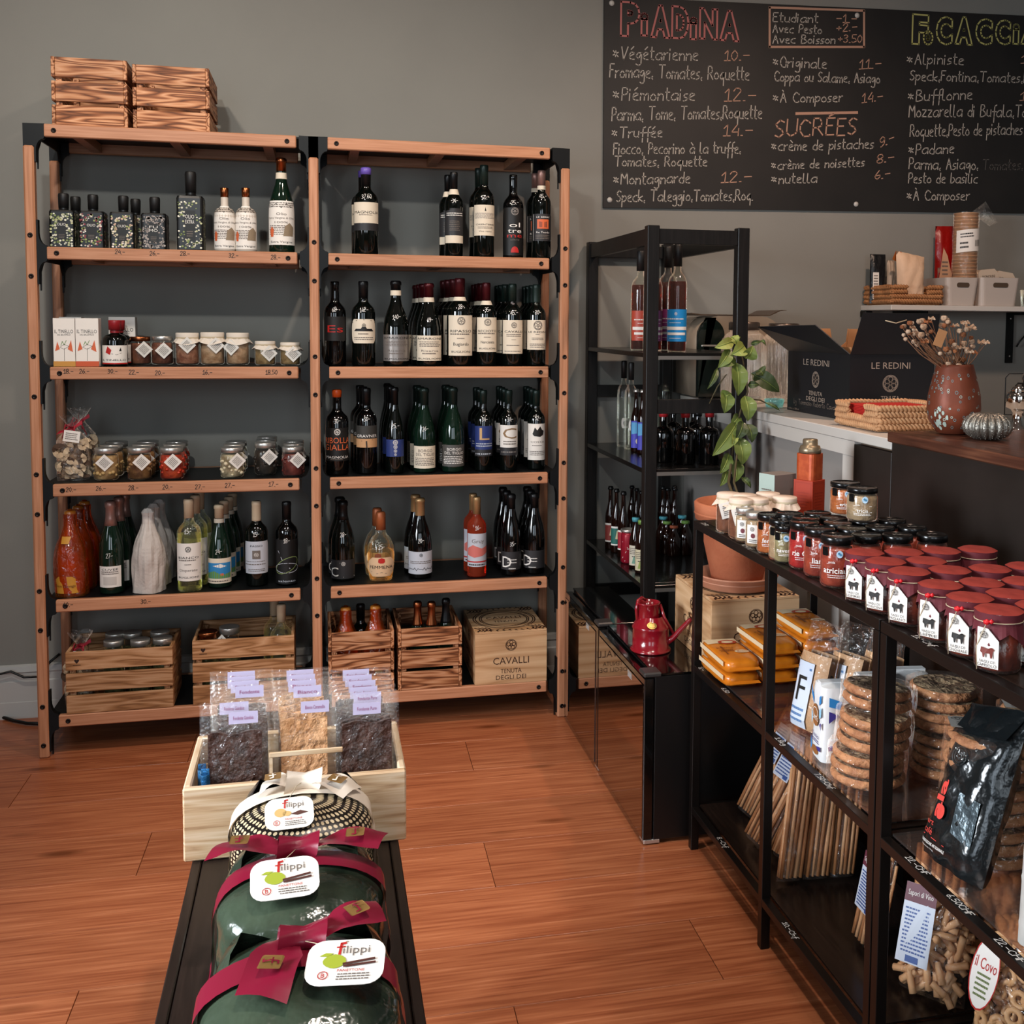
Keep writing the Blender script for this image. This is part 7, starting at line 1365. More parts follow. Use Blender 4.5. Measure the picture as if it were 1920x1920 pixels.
# breadstick bags leaning on the bottom board
stick = mat('breadstick', '#c08a5c', .55, noise=('#d9aa7e', 30, .3)); stick2 = mat('breadstick_dark', '#8f5c36', .6, noise=('#b07a4e', 30, .3)); sblue = mat('sticker_blue', '#8fb4cf', .5); swine = mat('sticker_wine', '#5e2a38', .5)
def sticks(label, bl, br, tl, tr, seed, lab=None, nst=7, d=.038, grp='leaning bags of breadsticks', r=.0056):
    BL, BR, TL, TR = bl, br, tl, tr
    def ex(t, P, n, th, f):
        rr = random.Random(seed); b = MB(); L_ = len(range(nst))
        for layer in (-1, 0, 1):
            for k in range(nst):
                i0 = (k+.5+rr.uniform(-.2, .2))/nst*.92+.04; i1 = min(max(i0+rr.uniform(-.09, .09), .05), .95); j1 = rr.uniform(.70, .93); o = n*layer*d*.30
                pts = [P(i0+(i1-i0)*q/4, .02+(j1-.02)*q/4)+o+n*rr.uniform(-.0012, .0012) for q in range(5)]; b.tube(pts, [q*rr.uniform(.8, 1.12) for q in (r*.75, r*.95, r, r*.95, r*.7)], 6, (k+layer) % 2)
        o = b.build('breadsticks', [stick, stick2], t); o['kind'] = 'stuff'
        if lab:
            s = -1 if n.x > 0 else 1; (u0, u1, v0, v1) = lab; mp = lambda u, v: P(u, v)+n*s*(d*.5+.003); b = MB(); b.add([mp(u0, v0), mp(u1, v0), mp(u1, v1), mp(u0, v1)], [(0, 1, 2, 3)]); m2 = lambda u, v: mp(u, v)+n*s*.0008; h = v1-v0
            b.add([m2(u0, v1-h*.26), m2(u1, v1-h*.26), m2(u1, v1), m2(u0, v1)], [(0, 1, 2, 3)], 3); m3 = lambda u, v: mp(u, v)+n*s*.0015; b.text(m3, 'Sapori di Vino', (u0+u1)/2, v1-h*.13, (u1-u0)*.85, h*.08, 1); lines(b, m2, u0+.04, u1-.04, v0+h*.04, v1-h*.32, 12, 2, h*.012); b.add([m2(u1-.25, v0+h*.02), m2(u1-.06, v0+h*.02), m2(u1-.06, v0+h*.09), m2(u1-.25, v0+h*.09)], [(0, 1, 2, 3)], 2)
            b.build('label', [bluel, chalk, mat('label_blue_ink', '#3b5590', .5), swine], t)
    return puff(label, 'breadstick_bag', 'bag', BL, BR, TL, TR, d, clearfilm, grp, seed, 8, 12, extra=ex, wr=.0015)
def lean(px0, py0, px1, py1, tx0, ty0, tx1, ty1, xt=2.255): return V(px0, py0, z=ZBt+.003), V(px1, py1, z=ZBt+.003), V(tx0, ty0, x=xt), V(tx1, ty1, x=xt)
def leanw(xb, yb, w, dy=0, xt=2.235, zt=.505): return Vector((xb, yb, ZBt+.012)), Vector((xb+.012, yb-w, ZBt+.012)), Vector((xt, yb+dy, zt)), Vector((xt+.01, yb+dy-w, zt))
sticks('leaning breadstick bag with pale blue label, farthest from the camera', *leanw(2.045, -1.130, .088), 1, (.35, .98, .38, .72), 6)
sticks('leaning breadstick bag with wine and blue label behind the middle leg', *leanw(2.005, -1.285, .10, xt=2.20), 2, (.10, .80, .42, .78), 7)
sticks('leaning breadstick bag right of the labelled one', *leanw(2.035, -1.390, .050, dy=.02, xt=2.20), 3, None, 6)
sticks('leaning breadstick bag, second from the right end', *leanw(2.080, -1.470, .080, xt=2.235), 4, None, 6) if False else None
def sideb(x0, x1, y, dx, dy, zt=.50): return Vector((x0, y, ZBt+.012)), Vector((x1, y-.004, ZBt+.012)), Vector((x0+dx, y+dy, zt)), Vector((x1+dx, y+dy-.004, zt))
sticks('breadstick bag facing the camera, left of the three in front', *sideb(1.985, 2.045, -1.52, .085, .09, .48), 5, None, 5)
sticks('breadstick bag facing the camera, middle of the three in front', *sideb(2.050, 2.112, -1.525, .085, .09, .48), 6, None, 5)
sticks('breadstick bag facing the camera, right of the three in front', *sideb(2.118, 2.178, -1.53, .08, .09, .48), 7, None, 5)
sticks('breadstick bag with blue lettered label in the near corner of the first rack', Vector((2.066, -1.755, ZBt+.01)), Vector((2.063, -1.850, ZBt+.01)), Vector((2.125, -1.735, .36)), Vector((2.125, -1.83, .36)), 8, (.10, .80, .28, .78), 6)
# second rack, bottom board: short pasta, long sticks and ring biscuits
def tubes(n, r, ln, seed, jr=(.04, .72), m=stick):
    def ex(t, P, n_, th, f):
        rr = random.Random(seed); b = MB()
        for k in range(n):
            i, j = rr.uniform(.10, .90), rr.uniform(*jr); c = P(i, j)+n_*rr.uniform(-.7, .7)*th(i, j); a = Vector((rr.uniform(-1, 1), rr.uniform(-1, 1), rr.uniform(-1, 1))).normalized(); a = (a-n_*a.dot(n_)*.8).normalized(); L_ = ln*rr.uniform(.6, 1.2); q = [c-a*L_/2, c-a*L_*.2, c+a*L_*.2, c+a*L_/2]
            b.tube(q, r, 7)
        o = b.build('pasta_tubes', m, t); o['kind'] = 'stuff'
    return ex
def both(*fs):
    def ex(*a):
        for g in fs: g(*a)
    return ex
def sticker(u0, u1, v0, v1, oval=False, txt='Sapori di Vino'):
    def ex(t, P, n, th, f):
        s = -1 if n.x > 0 else 1; mp = lambda u, v: P(u, v)+n*s*(th(.5, (v0+v1)/2)+.005); h = v1-v0; b = MB(); m2 = lambda u, v: mp(u, v)+n*s*.0008; m3 = lambda u, v: mp(u, v)+n*s*.0015
        if oval:
            cu, cv = (u0+u1)/2, (v0+v1)/2; P_ = [(cu+(u1-u0)/2*cos(a), cv+h/2*sin(a)) for a in [k*pi/10 for k in range(20)]]; b.add([mp(*p) for p in P_], [list(range(20))]); b.ribbon(m2, P_, .012, 3, True); b.text(m2, txt, cu, cv+h*.12, (u1-u0)*.8, h*.16, 3); lines(b, m2, u0+.10, u1-.10, v0+h*.15, cv, 5, 2)
            b.build('label', [paper, chalk, mat('olive_ink', '#6d7a4c', .5), redl], t); return
        b.add([mp(u0, v0), mp(u1, v0), mp(u1, v1), mp(u0, v1)], [(0, 1, 2, 3)]); b.add([m2(u0, v1-h*.24), m2(u1, v1-h*.24), m2(u1, v1), m2(u0, v1)], [(0, 1, 2, 3)], 3); b.text(m3, txt, (u0+u1)/2, v1-h*.12, (u1-u0)*.8, h*.07, 1); lines(b, m2, u0+.04, u1-.04, v0+h*.12, v1-h*.30, 12, 2, h*.011); b.add([m2(u0+.3*(u1-u0), v0+h*.02), m2(u1-.3*(u1-u0), v0+h*.02), m2(u1-.3*(u1-u0), v0+h*.10), m2(u0+.3*(u1-u0), v0+h*.10)], [(0, 1, 2, 3)], 2); b.build('label', [bluel, chalk, mat('label_blue_ink', '#3b5590', .5), swine], t)
    return ex
puff('clear bag of short tube pasta with wine and blue label on the lowest board', 'pasta_bag', 'bag', (2.070, -1.932, ZBt+.004), (2.150, -2.036, ZBt+.004), (2.135, -1.885, .35), (2.205, -1.995, .36), .085, clearfilm, 'clear bags on the lowest board of the near rack', 11, 12, 14, wr=.002, extra=both(tubes(125, .0072, .052, 5, (.05, .86)), sticker(.0, .50, .22, .86)))
sticks('bag of long crooked breadsticks behind the pasta bag', Vector((2.150, -1.845, ZBt+.01)), Vector((2.215, -1.930, ZBt+.01)), Vector((2.19, -1.80, .46)), Vector((2.255, -1.90, .46)), 12, None, 7, .06, 'clear bags on the lowest board of the near rack', .0085)
puff('clear bag of round biscuits half hidden behind the pasta bag', 'biscuit_bag', 'bag', (2.225, -1.965, ZBt+.004), (2.255, -2.045, ZBt+.004), (2.225, -1.94, .47), (2.265, -2.04, .47), .06, clearfilm, 'clear bags on the lowest board of the near rack', 13, 10, 12, extra=tubes(70, .012, .018, 8, (.05, .85)))
taralli = mat('ring_biscuit', '#b98a5c', .6, noise=('#cda071', 30, .3))
def rings(n, seed, jr=(.04, .85)):
    def ex(t, P, n_, th, f):
        rr = random.Random(seed); b = MB()
        for k in range(n):
            i, j = rr.uniform(.08, .92), rr.uniform(*jr); c = P(i, j)+n_*rr.uniform(-.75, .75)*th(i, j); a = (n_+Vector((rr.uniform(-.6, .6), rr.uniform(-.6, .6), rr.uniform(-.6, .6)))).normalized(); e = a.orthogonal().normalized(); g = a.cross(e); R_g = .0125
            b.tube([c+e*R_g*cos(q)+g*R_g*sin(q) for q in [2*pi*z_/10 for z_ in range(11)]], .0056, 6)
        o = b.build('ring_biscuits', taralli, t); o['kind'] = 'stuff'
    return ex
puff('clear bag of ring biscuits with oval red lettered label at the bottom right corner', 'biscuit_bag', 'bag', (2.130, -2.095, ZBt+.004), (2.180, -2.225, ZBt+.004), (2.19, -2.10, .40), (2.24, -2.22, .40), .08, clearfilm, 'clear bags on the lowest board of the near rack', 14, 12, 14, extra=both(rings(130, 6), sticker(-.05, .36, .22, .72, True, 'il Covo')))
# ================================================================== counter and what stands on it
CXF = 2.385
laminate = mat('white_laminate', '#c2bab2', .35, noise=('#c9c2ba', 4, .3)); panelm = mat('dark_counter_panel', '#1b1613', .4, 0, .5, noise=('#2a2320', 5, .25)); greyp = mat('grey_back_panel', '#8b8580', .6)
ct = thing('service_counter', 'white topped counter with white end leg running out from the back wall', 'counter', (CXF, .415, 0))
MB().box(0, .62, -1.70, 0, 1.127, 1.155, 0, .002).build('counter_top', laminate, ct); MB().box(.002, .022, -1.499, -.004, 1.085, 1.1265).build('fascia', laminate, ct)
MB().box(.004, .05, -1.50, -1.425, 0, 1.0845, 0, .002).build('leg', laminate, ct); MB().box(.022, .034, -1.424, -.005, 0, 1.0845).build('back_panel', greyp, ct)
b = MB()
for y in (-.30, -.34): 
    for k in range(9): b.lathe([(.003, 0), (0, .0006)], 8, c=(0, 0, 0))
cp = thing('counter_front', 'black brown panelled counter front under the dark plank top', 'counter', (CXF, -1.085, 0))
MB().box(.0, .02, -.203, 0, 0, 1.120, 0, .001).build('panel', panelm, cp); MB().box(.0, .02, -1.20, -.2055, 0, 1.1485, 0, .001).build('panel', panelm, cp); MB().box(0, .02, -2.2, -1.2025, 0, 1.1485, 0, .001).build('panel', panelm, cp)
walnut = wood('dark_walnut_plank', ['#6b4330', '#4c2b1f', '#331b13'], 1, 1.0, .4, .38, rnd=.02)
tag(MB().box(CXF-.016, CXF+.40, -3.2, -1.292, 1.1495, 1.176, 0, .003).build('bar_top', walnut), 'thick dark reddish brown plank along the top of the counter', 'counter top')
tag(MB().box(CXF+.401, CXF+1.0, -3.2, -1.29, 1.12, 1.150, 0, .002).build('work_surface', laminate), 'pale work surface behind the dark plank', 'worktop')
ZC = 1.1556; ZW = 1.1766
# black carton, open, with kraft carriers inside
card = mat('black_carton', '#17171a', .45); cardin = mat('carton_inside', '#3a332e', .6); kraft = mat('kraft_card', '#b37a4e', .7, noise=('#c18a5d', 20, .3)); gprint = mat('warm_grey_print', '#a59282', .5)
bx0, bx1, by0, by1, bh = 2.515, 2.800, -.800, -.350, .205
cb = thing('open_carton', 'open black carton with silver lettering and raised flaps on the counter', 'box', (bx0, by0, ZC)); w, d = bx1-bx0, by1-by0
fr = MB().box(0, w, 0, .004, 0, bh).build('front_panel', card, cb); sd = MB().box(0, .004, .0042, d-.0042, 0, bh).build('side_panel', card, cb); MB().box(w-.004, w, .0042, d-.0042, 0, bh).build('side_panel', card, cb); MB().box(0, w, d-.004, d, 0, bh).build('back_panel', card, cb); MB().box(.0042, w-.0042, .0042, d-.0042, .0005, .004).build('bottom', kraft, cb)
for mp, W_, par in ((flaty(-.0005), w, fr), (lambda u, v: (-.0005, d-u, v), d, sd)):
    b = MB(); b.text(mp, 'LE REDINI', W_*.48, bh*.83, W_*.46 if par is fr else W_*.42, bh*.10); emblem(b, mp, W_*.48, bh*.56, bh*.125, 0, 6); b.text(mp, 'TENUTA', W_*.48, bh*.34, W_*.22, bh*.07); b.text(mp, 'DEGLI DEI', W_*.48, bh*.25, W_*.30, bh*.07); b.hand(mp, 'by Tommaso Roberto Cavalli', W_*.12, bh*.13, W_*.72, bh*.08, .0008); b.text(mp, '6 Bot. x 750 ml', W_*.12, bh*.04, W_*.18, bh*.03); b.build('printed_lettering', gprint, par)
def flap(P, nm='flap', m=card):
    P = [Vector(p) for p in P]; n = (P[1]-P[0]).cross(P[2]-P[0]).normalized()*.003; k = len(P); return MB().add(P+[p+n for p in P], [list(range(k)), list(range(k, 2*k))[::-1]]+[(i, i+k, (i+1) % k+k, (i+1) % k) for i in range(k)]).build(nm, m, cb)
def cl(px, py, **k): return V(px, py, **k)-Vector((bx0, by0, ZC))
flap([(0, d, bh), (0, 0, bh), cl(1530, 609, x=2.445), cl(1422, 612, x=2.40)])
rf = flap([(0, 0, bh), (w, 0, bh), cl(1762, 588, y=-.83), cl(1618, 586, y=-.83)])
for k, (a, b_, h0, h1) in enumerate(((.05, .16, .0, .30), (.26, .40, .0, .29))):
    cr = MB(); x = .02+k*.12; y = d-.05-k*.12
    P = [(.01, 0), (.235, 0), (.235, .20), (.20, .215), (.20, .275), (.165, .28), (.16, .235), (.135, .215), (.11, .225), (.10, .28), (.065, .28), (.06, .22), (.01, .20)]
    MB().prism([(.015+p[0], p[1]) for p in P], d-.08-k*.20, d-.077-k*.20, 0, 'y').build('kraft_divider', kraft, cb)
MB().box(.012, .016, .02, d-.02, .01, .225).build('kraft_divider', kraft, cb)
MB().tube([cl(1660, 601, y=-.836), cl(1680, 606, y=-.838), cl(1700, 600, y=-.838)], .0018, 5).build('cord_loop', twine, cb)
# countertop oven with tray, drink dispensers
ov = thing('countertop_oven', 'rounded cream metal countertop oven behind the black unit', 'oven', (2.355, .055, ZC)); cream = mat('warm_enamel', '#b8a48e', .25, .5, .5, .2)
ox0, ox1 = V(1292, 640, y=.08).x, V(1478, 640, y=.08).x; OW = .355
def rr2(x0, x1, z0, z1, r, n=6): return [(x1-r+r*cos(pi/2*i/n), z1-r+r*sin(pi/2*i/n)) for i in range(n+1)]+[(x0+r+r*cos(pi/2+pi/2*i/n), z1-r+r*sin(pi/2+pi/2*i/n)) for i in range(n+1)]+[(x0, z0), (x1, z0)]
MB().prism(rr2(0, OW, .012, .322, .09), .085, .365, 0, 'y', True).build('oven_body', cream, ov)
MB().prism(rr2(-.0, .105, .012, .316, .07), .060, .0845, 0, 'y', True).build('glass_door', mat('dark_oven_glass', '#0f1a17', .06, 0, .6, .3), ov); MB().box(.01, .09, .053, .0595, .205, .212, 0, .002).build('door_handle', silver, ov)
for x in (.05, OW-.05): MB().lathe([(.015, 0), (.015, .012)], 10, c=(x, .15, 0)).build('foot', blackmetal, ov)
ty = MB(); ty.prism([(-.02, .345), (.02, .340), (.30, .340), (.345, .36), (.37, .362), (.37, .364), (.34, .363), (.30, .344), (.02, .344), (-.02, .349)], .07, .30, 0, 'y'); tag(ty.build('baking_tray', mat('brown_metal_tray', '#6e5a4a', .35, .7), None, (2.355, .07, ZC-.016)), 'shallow metal baking tray lying on the cream oven', 'tray')
gribs = film('ribbed_glass', '#e6e2dc', .45, .10, (90, .9), .16, '#cfc6bc', (1.2, 1.2, .04))
for i, (px, py, R, H, lb) in enumerate(((1376, 742, .084, .300, 'large ribbed glass dispenser behind the climbing plant'), (1452, 742, .084, .296, 'ribbed glass dispenser between the plant and the black carton'))):
    q = ((2.475, -.045), (2.650, -.005))[i]; t = thing('glass_dispenser', lb, 'jar', (q[0], q[1], ZC)); MB().lathe([(0, .006), (R*.9, .004), (R, .02), (R*1.0, H*.72), (R*.97, H*.78), (R*.8, H*.85), (R*.62, H*.88), (R*.62, H*.93)], 30, cap=(False, False)).build('glass_body', gribs, t)
    MB().lathe([(R*.66, H*.90), (R*.68, H*.91), (R*.68, H*.985), (R*.64, H), (0, H)], 30, cap=(False, False)).build('metal_lid', mat('lid_bronze', '#6f6259', .3, .8), t)
t = thing('sugar_dish', 'small pale turquoise glass dish beside the dispenser', 'dish', (2.50, -.275, ZC)); MB().lathe([(0, .004), (.03, .002), (.036, .03), (.034, .032), (.028, .006)], 20, cap=(False, False)).build('glass_dish', film('aqua_glass', '#bfe0e0', .4, .05, None, .25, '#9cc6c8'), t)
# woven basket trays
wick = mat('water_hyacinth', '#ab7c55', .75, noise=('#c99a70', 30, .3)); wick2 = mat('water_hyacinth_dark', '#8c5a34', .75, noise=('#b07b4e', 30, .3))
def basket(label, x, y, z, w, d, h, rz=0, m=wick, nrow=4, notch='x', r=.011, napkins=False):
    t = thing('woven_basket', label, 'basket', (x, y, z), rz, 'woven water hyacinth baskets')
    MB().box(.006, w-.006, .006, d-.006, .001, .006).build('base', m, t)
    step = (h-.006)/nrow
    for k in range(nrow):
        z0 = .006+step*(k+.5); top = k >= nrow-2; b = MB()
        for s, off in ((0, 0), (1, pi)):
            def br(P0, P1, n):
                P0, P1 = Vector(P0), Vector(P1); L_ = (P1-P0).length; dr = (P1-P0)/L_; sd = Vector((-dr.y, dr.x, 0)); N = max(6, int(L_/.006)); pts = [P0+dr*L_*q/N+Vector((0, 0, 1))*.35*step*sin(q*.006*pi/.012*1.0+off+k*1.7)+sd*.004*cos(q*.006*pi/.012+off+k*1.7) for q in range(N+1)]; b.tube(pts, [r*.52+.0012*sin(q*1.3+off) for q in range(N+1)], 6)
            sides = [((0, 0, z0), (w, 0, z0)), ((w, 0, z0), (w, d, z0)), ((w, d, z0), (0, d, z0)), ((0, d, z0), (0, 0, z0))]
            for si, (A, B_) in enumerate(sides):
                A, B_ = Vector(A), Vector(B_)
                if top and ((notch == 'x' and si == 3) or (notch == 'y' and si == 0)):
                    br(A, A+(B_-A)*.30, 0); br(A+(B_-A)*.70, B_, 0)
                else: br(A, B_, 0)
        b.build('braid', m, t)
    return t
wq = basket('woven basket tray of red napkins on the white counter', 2.432, -1.130, ZC, .235, .245, .073)
nap = mat('red_napkin', '#b3221a', .7)
t = thing('napkin_stack', 'stack of bright red paper napkins inside the woven tray', 'napkins', (2.450, -1.108, ZC+.007))
for k in range(14): MB().box(0, .195, 0, .20, k*.0042, k*.0042+.0036, 0, .0008).build('napkin', nap, t)
# copper vase with dried flowers, silver urchin
vs = thing('copper_vase', 'copper coloured round vase with turquoise grey spots on the bar top', 'vase', (2.508, -1.372, ZW)); vm = mat('copper_patina', '#4e2619', .45, .2, .3, noise=('#7d402c', 7, .2), bump=(30, .15))
R = .066; VP = [(0, .002), (.030, 0), (.040, .003), (R*.93, .035), (R, .065), (R*.96, .10), (R*.82, .14), (R*.70, .168), (R*.67, .176), (R*.63, .176), (R*.72, .15), (R*.85, .11)]
MB().lathe(VP, 40, cap=(False, False)).build('vase_body', vm, vs); b = MB(); rr = random.Random(12)
def vr(z):
    for (r0, z0), (r1, z1) in zip(VP[2:9], VP[3:9]):
        if z0 <= z <= z1: return r0+(r1-r0)*(z-z0)/(z1-z0)
    return R*.7
for k in range(90):
    a = rr.uniform(-2.6, 1.2); z = rr.uniform(.012, .165); s = rr.uniform(.0014, .0038); mp = lambda u, v: ((vr(z+v)+.0007)*sin(a+u/R), -(vr(z+v)+.0007)*cos(a+u/R), z+v); b.ribbon(mp, [(s*cos(q*pi/4), s*1.1*sin(q*pi/4)) for q in range(8)], .0013, k % 3 == 0, True)
for k in range(16):
    a = -1.1+rr.uniform(-.25, .35); z = .022+rr.uniform(-.01, .045); s = rr.uniform(.003, .006); mp = lambda u, v: ((vr(z+v)+.0009)*sin(a+u/R), -(vr(z+v)+.0009)*cos(a+u/R), z+v); b.add([mp(s*cos(q*pi/3)*rr.uniform(.5, 1.2), s*1.3*sin(q*pi/3)) for q in range(6)], [list(range(6))], 1)
b.build('patina_spots', [mat('patina_grey', '#6f8080', .6), mat('patina_pale', '#a8b4a8', .6)], vs)['kind'] = 'stuff'
df = thing('dried_flowers', 'dried tan flower heads and pods on thin branching stems in the copper vase', 'flowers', (2.508, -1.372, ZW+.05)); fo = Vector((2.508, -1.372, ZW+.05)); dst = mat('dry_stem', '#7a5238', .8); dh = mat('dry_pod', '#a97f5f', .8, noise=('#cbb096', 60, .2), bump=(90, 1)); dhd = mat('dry_pod_brown', '#7a4426', .8, noise=('#a8683f', 60, .2), bump=(90, 1))
heads0 = [(1706, 606, 11), (1703, 622, 10), (1698, 636, 9), (1724, 603, 12), (1739, 604, 12), (1732, 613, 14), (1714, 626, 11), (1727, 628, 14), (1746, 622, 10), (1733, 640, 13), (1720, 645, 12), (1770, 597, 13), (1778, 605, 11), (1766, 610, 12), (1811, 606, 11), (1819, 616, 17), (1784, 641, 12), (1822, 641, 12), (1824, 650, 10), (1841, 643, 14), (1774, 655, 13), (1790, 653, 13), (1800, 652, 15), (1812, 656, 13), (1825, 662, 11), (1790, 672, 12), (1798, 686, 12), (1784, 706, 11), (1806, 628, 12), (1792, 611, 10), (1763, 663, 9), (1778, 683, 12), (1805, 675, 12), (1695, 612, 10), (1711, 615, 9)]
heads = heads0+[(x+rr.uniform(-9, 9), y+rr.uniform(-8, 8), w_*rr.uniform(.55, .95)) for x, y, w_ in heads0]
for k, (px, py, wp) in enumerate(heads):
    yy = -1.372+rr.uniform(-.035, .035); c = V(px, py, y=yy)-fo; r = wp*dep(2.5, yy, 1.4)/F_PX/2; b = MB()
    if k % 5 == 4 or wp > 14:
        for q in range(11):
            a = q*2.4; e = Vector((cos(a), sin(a)*.7, .4+.5*sin(q))).normalized(); s = e.orthogonal().normalized(); b.add([c, c+e*r*1.2+s*r*.35, c+e*r*1.5, c+e*r*1.2-s*r*.35], [(0, 1, 2, 3)])
        b.lathe([(0, -r*.6), (r*.6, -r*.1), (r*.5, r*.4), (0, r*.6)], 8, c=c)
    else: b.lathe([(0, -r*.9), (r*.7, -r*.6), (r, 0), (r*.85, r*.45), (r*.9, r*.6), (r*.4, r*.8), (0, r*.6)], 9, c=c)
    b.build('flower_head', dhd if k % 4 == 0 else dh, df)
    base = Vector((rr.uniform(-.025, .025), rr.uniform(-.02, .02), .10)); mid = base*.35+c*.65+Vector((rr.uniform(-.008, .008), 0, -.012)); MB().tube([base*.3, base, mid, c], [.0014, .0013, .0010, .0007], 5).build('stem', dst, df)
c = V(1763, 634, y=-1.42)-fo; tg = MB(); e1, e2 = Vector((.32, -.1, .95)).normalized(), Vector((.95, 0, -.32)).normalized()
tg.add([c+e1*a*.021+e2*b_*.0125+Vector((0, z_, 0)) for z_ in (0, .001) for a, b_ in ((-1, -1), (-1, 1), (1, 1), (1, -1))], [(0, 1, 2, 3), (7, 6, 5, 4), (0, 4, 5, 1), (1, 5, 6, 2), (2, 6, 7, 3), (3, 7, 4, 0)]); tg.build('kraft_tag', kraft, df)
ur = thing('sea_urchin', 'ribbed silver sea urchin ornament in front of the copper vase', 'ornament', (2.512, -1.512, ZW)); um = mat('aged_silver', '#8a857c', .3, .8, bump=(200, .3)); b = MB(); R = .0585; Hh = .066
def uf(i, j):
    a = 2*pi*i; th = pi*j-pi/2; k = 1-.15*(1-abs(sin(a*9)))**1.6; r = R*max(cos(th), 0)**.72*k; return (r*cos(a), r*sin(a), Hh*.5+Hh*.5*sin(th)*(1 if th < 0 else 1))
b.grid(uf, 144, 20); b.build('urchin_shell', um, ur); kn = MB()
for m_ in range(18):
    for q in range(12):
        a = 2*pi*(m_+.5)/18; th = -1.1+q*.2; r = R*cos(th)**.72; kn.lathe([(0, -.0012), (.0016, 0), (0, .0014)], 5, c=(r*cos(a+.03*(q % 2)), r*sin(a+.03*(q % 2)), Hh*.5+Hh*.5*sin(th)))
o = kn.build('shell_beads', um, ur); o['kind'] = 'stuff'
# stack of paper and chrome coffee tool, wire frame
t = thing('paper_stack', 'stack of cream paper sheets and pads at the right edge of the counter', 'papers', (2.80, -1.62, 1.1505), -.12)
for k, (w_, d_, h_, m_) in enumerate(((.40, .30, .030, paper), (.34, .26, .004, kraft), (.34, .26, .010, paperc), (.33, .25, .004, kraft), (.34, .25, .012, paperc), (.34, .26, .004, kraft), (.36, .27, .010, paper))):
    z0 = sum((.0305, .0045, .0105, .0045, .0125, .0045, .0105)[:k]); MB().box(0, w_, -d_/2, d_/2, z0, z0+h_, 0, .001).build('sheet_bundle', m_, t)
chrome = mat('chrome', '#c9c4be', .08, 1); q = V(1806, 775, y=-1.15)
t = thing('coffee_tamper', 'chrome and black coffee machine group standing on the work counter', 'coffee machine', (2.86, -1.14, ZC))
if True:
    MB().lathe([(.038, 0), (.040, .008), (.018, .016), (.014, .05), (.02, .06), (.033, .066), (.034, .10), (.03, .108), (.012, .11)], 24).build('chrome_stem', chrome, t)
    MB().box(.0, .085, -.03, .03, .075, .135, 0, .010).build('black_head', gloss_black, t); MB().lathe([(.028, 0), (.03, .004), (.03, .02), (.026, .024), (0, .024)], 24, c=(.045, 0, .136), cap=(False, False)).build('chrome_cap', chrome, t); MB().lathe([(.024, 0), (.02, .012), (.006, .016), (.006, .02), (0, .022)], 16, c=(.0, 0, .11)).build('knob', chrome, t)
t = thing('wire_holder', 'thin black wire holder behind the chrome coffee tool', 'holder', (2.90, -1.02, ZC)); b = MB(); z1 = .155
b.tube([(0, 0, .002), (0, 0, z1-.012), (.012, 0, z1), (.108, 0, z1), (.12, 0, z1-.012), (.12, 0, .002)], .0016, 5); b.tube([(0, 0, .07), (.12, 0, .07)], .0014, 5); b.tube([(0, 0, .003), (0, -.09, .003), (.12, -.09, .003), (.12, 0, .003)], .0016, 5); b.tube([(0, 0, .035), (.16, 0, .030)], .0014, 5); b.build('wire_frame', blackmetal, t)
# ================================================================== wall shelf with baskets, bins and bags
SZ = 1.531; SX = 3.190
ws = thing('wall_shelf', 'white wall shelf on black brackets below the chalkboard', 'shelf', (SX, FY, SZ)); MB().box(.0, 1.35, -.255, 0, -.022, -.0006, 0, .002).build('shelf_board', laminate, ws); MB().box(-.004, .030, -.05, -.002, -.050, -.0225, 0, .003).build('end_cap', blackmetal, ws)
for x in (.15, .705, 1.25):
    bk = MB(); bk.box(x, x+.032, -.012, 0, -.245, -.023); bk.box(x, x+.032, -.23, -.0125, -.034, -.023); bk.build('bracket', blackmetal, ws)
    for z in (-.05, -.215): MB().lathe([(.004, 0), (.003, .0016), (0, .002)], 8).build('screw', silver, ws, (x+.016, -.012, z), (pi/2, 0, 0))
def sp(px, py, y): v = V(px, py, y=y); return v.x, v.z
basket('notched woven basket of packets and a paper bag on the wall shelf', 3.198, .175, SZ, .225, .225, .080, m=wick2, notch='y', nrow=4)
def stand(label, name, cat, px0, px1, ptop, y, d, m, z0=SZ+.007, **k):
    a, c = V(px0, 500, y=y), V(px1, 500, y=y); zt_ = V(px0, ptop, y=y).z; return puff(label, name, cat, (a.x, y, z0), (c.x, y, z0), (a.x+.004, y+.012, zt_), (c.x-.004, y+.012, zt_), d, m, None, **k)
bbm = mat('black_bag_matt', '#121214', .35, bump=(25, .7))
def slabel(t, P, n, th, f):
    s = -1 if n.y > 0 else 1; mp = lambda u, v: P(u, v)+n*s*(th(.3, .4)+.003); b = MB(); b.add([mp(.05, .08), mp(.42, .08), mp(.42, .62), mp(.05, .62)], [(0, 1, 2, 3)]); lines(b, lambda u, v: mp(u, v)+n*s*.0006, .09, .38, .14, .58, 8, 1); b.build('label', [paper, inkgrey], t)
stand('black foil packet with white strip label in the rear basket', 'foil_packet', 'packet', 1632, 1664, 476, .335, .035, bbm, extra=slabel, part='foil')
stand('small beige and blue packet between the black packet and paper bag', 'small_packet', 'packet', 1664, 1681, 488, .33, .035, mat('beige_packet', '#a8937f', .5, bump=(25, .5)), part='paper')
kb_ = mat('paper_bag_pale', '#cda98a', .6, noise=('#dcbc9f', 10, .3), bump=(12, .9)); a = V(1672, 543, y=.24); c = V(1729, 543, y=.24)
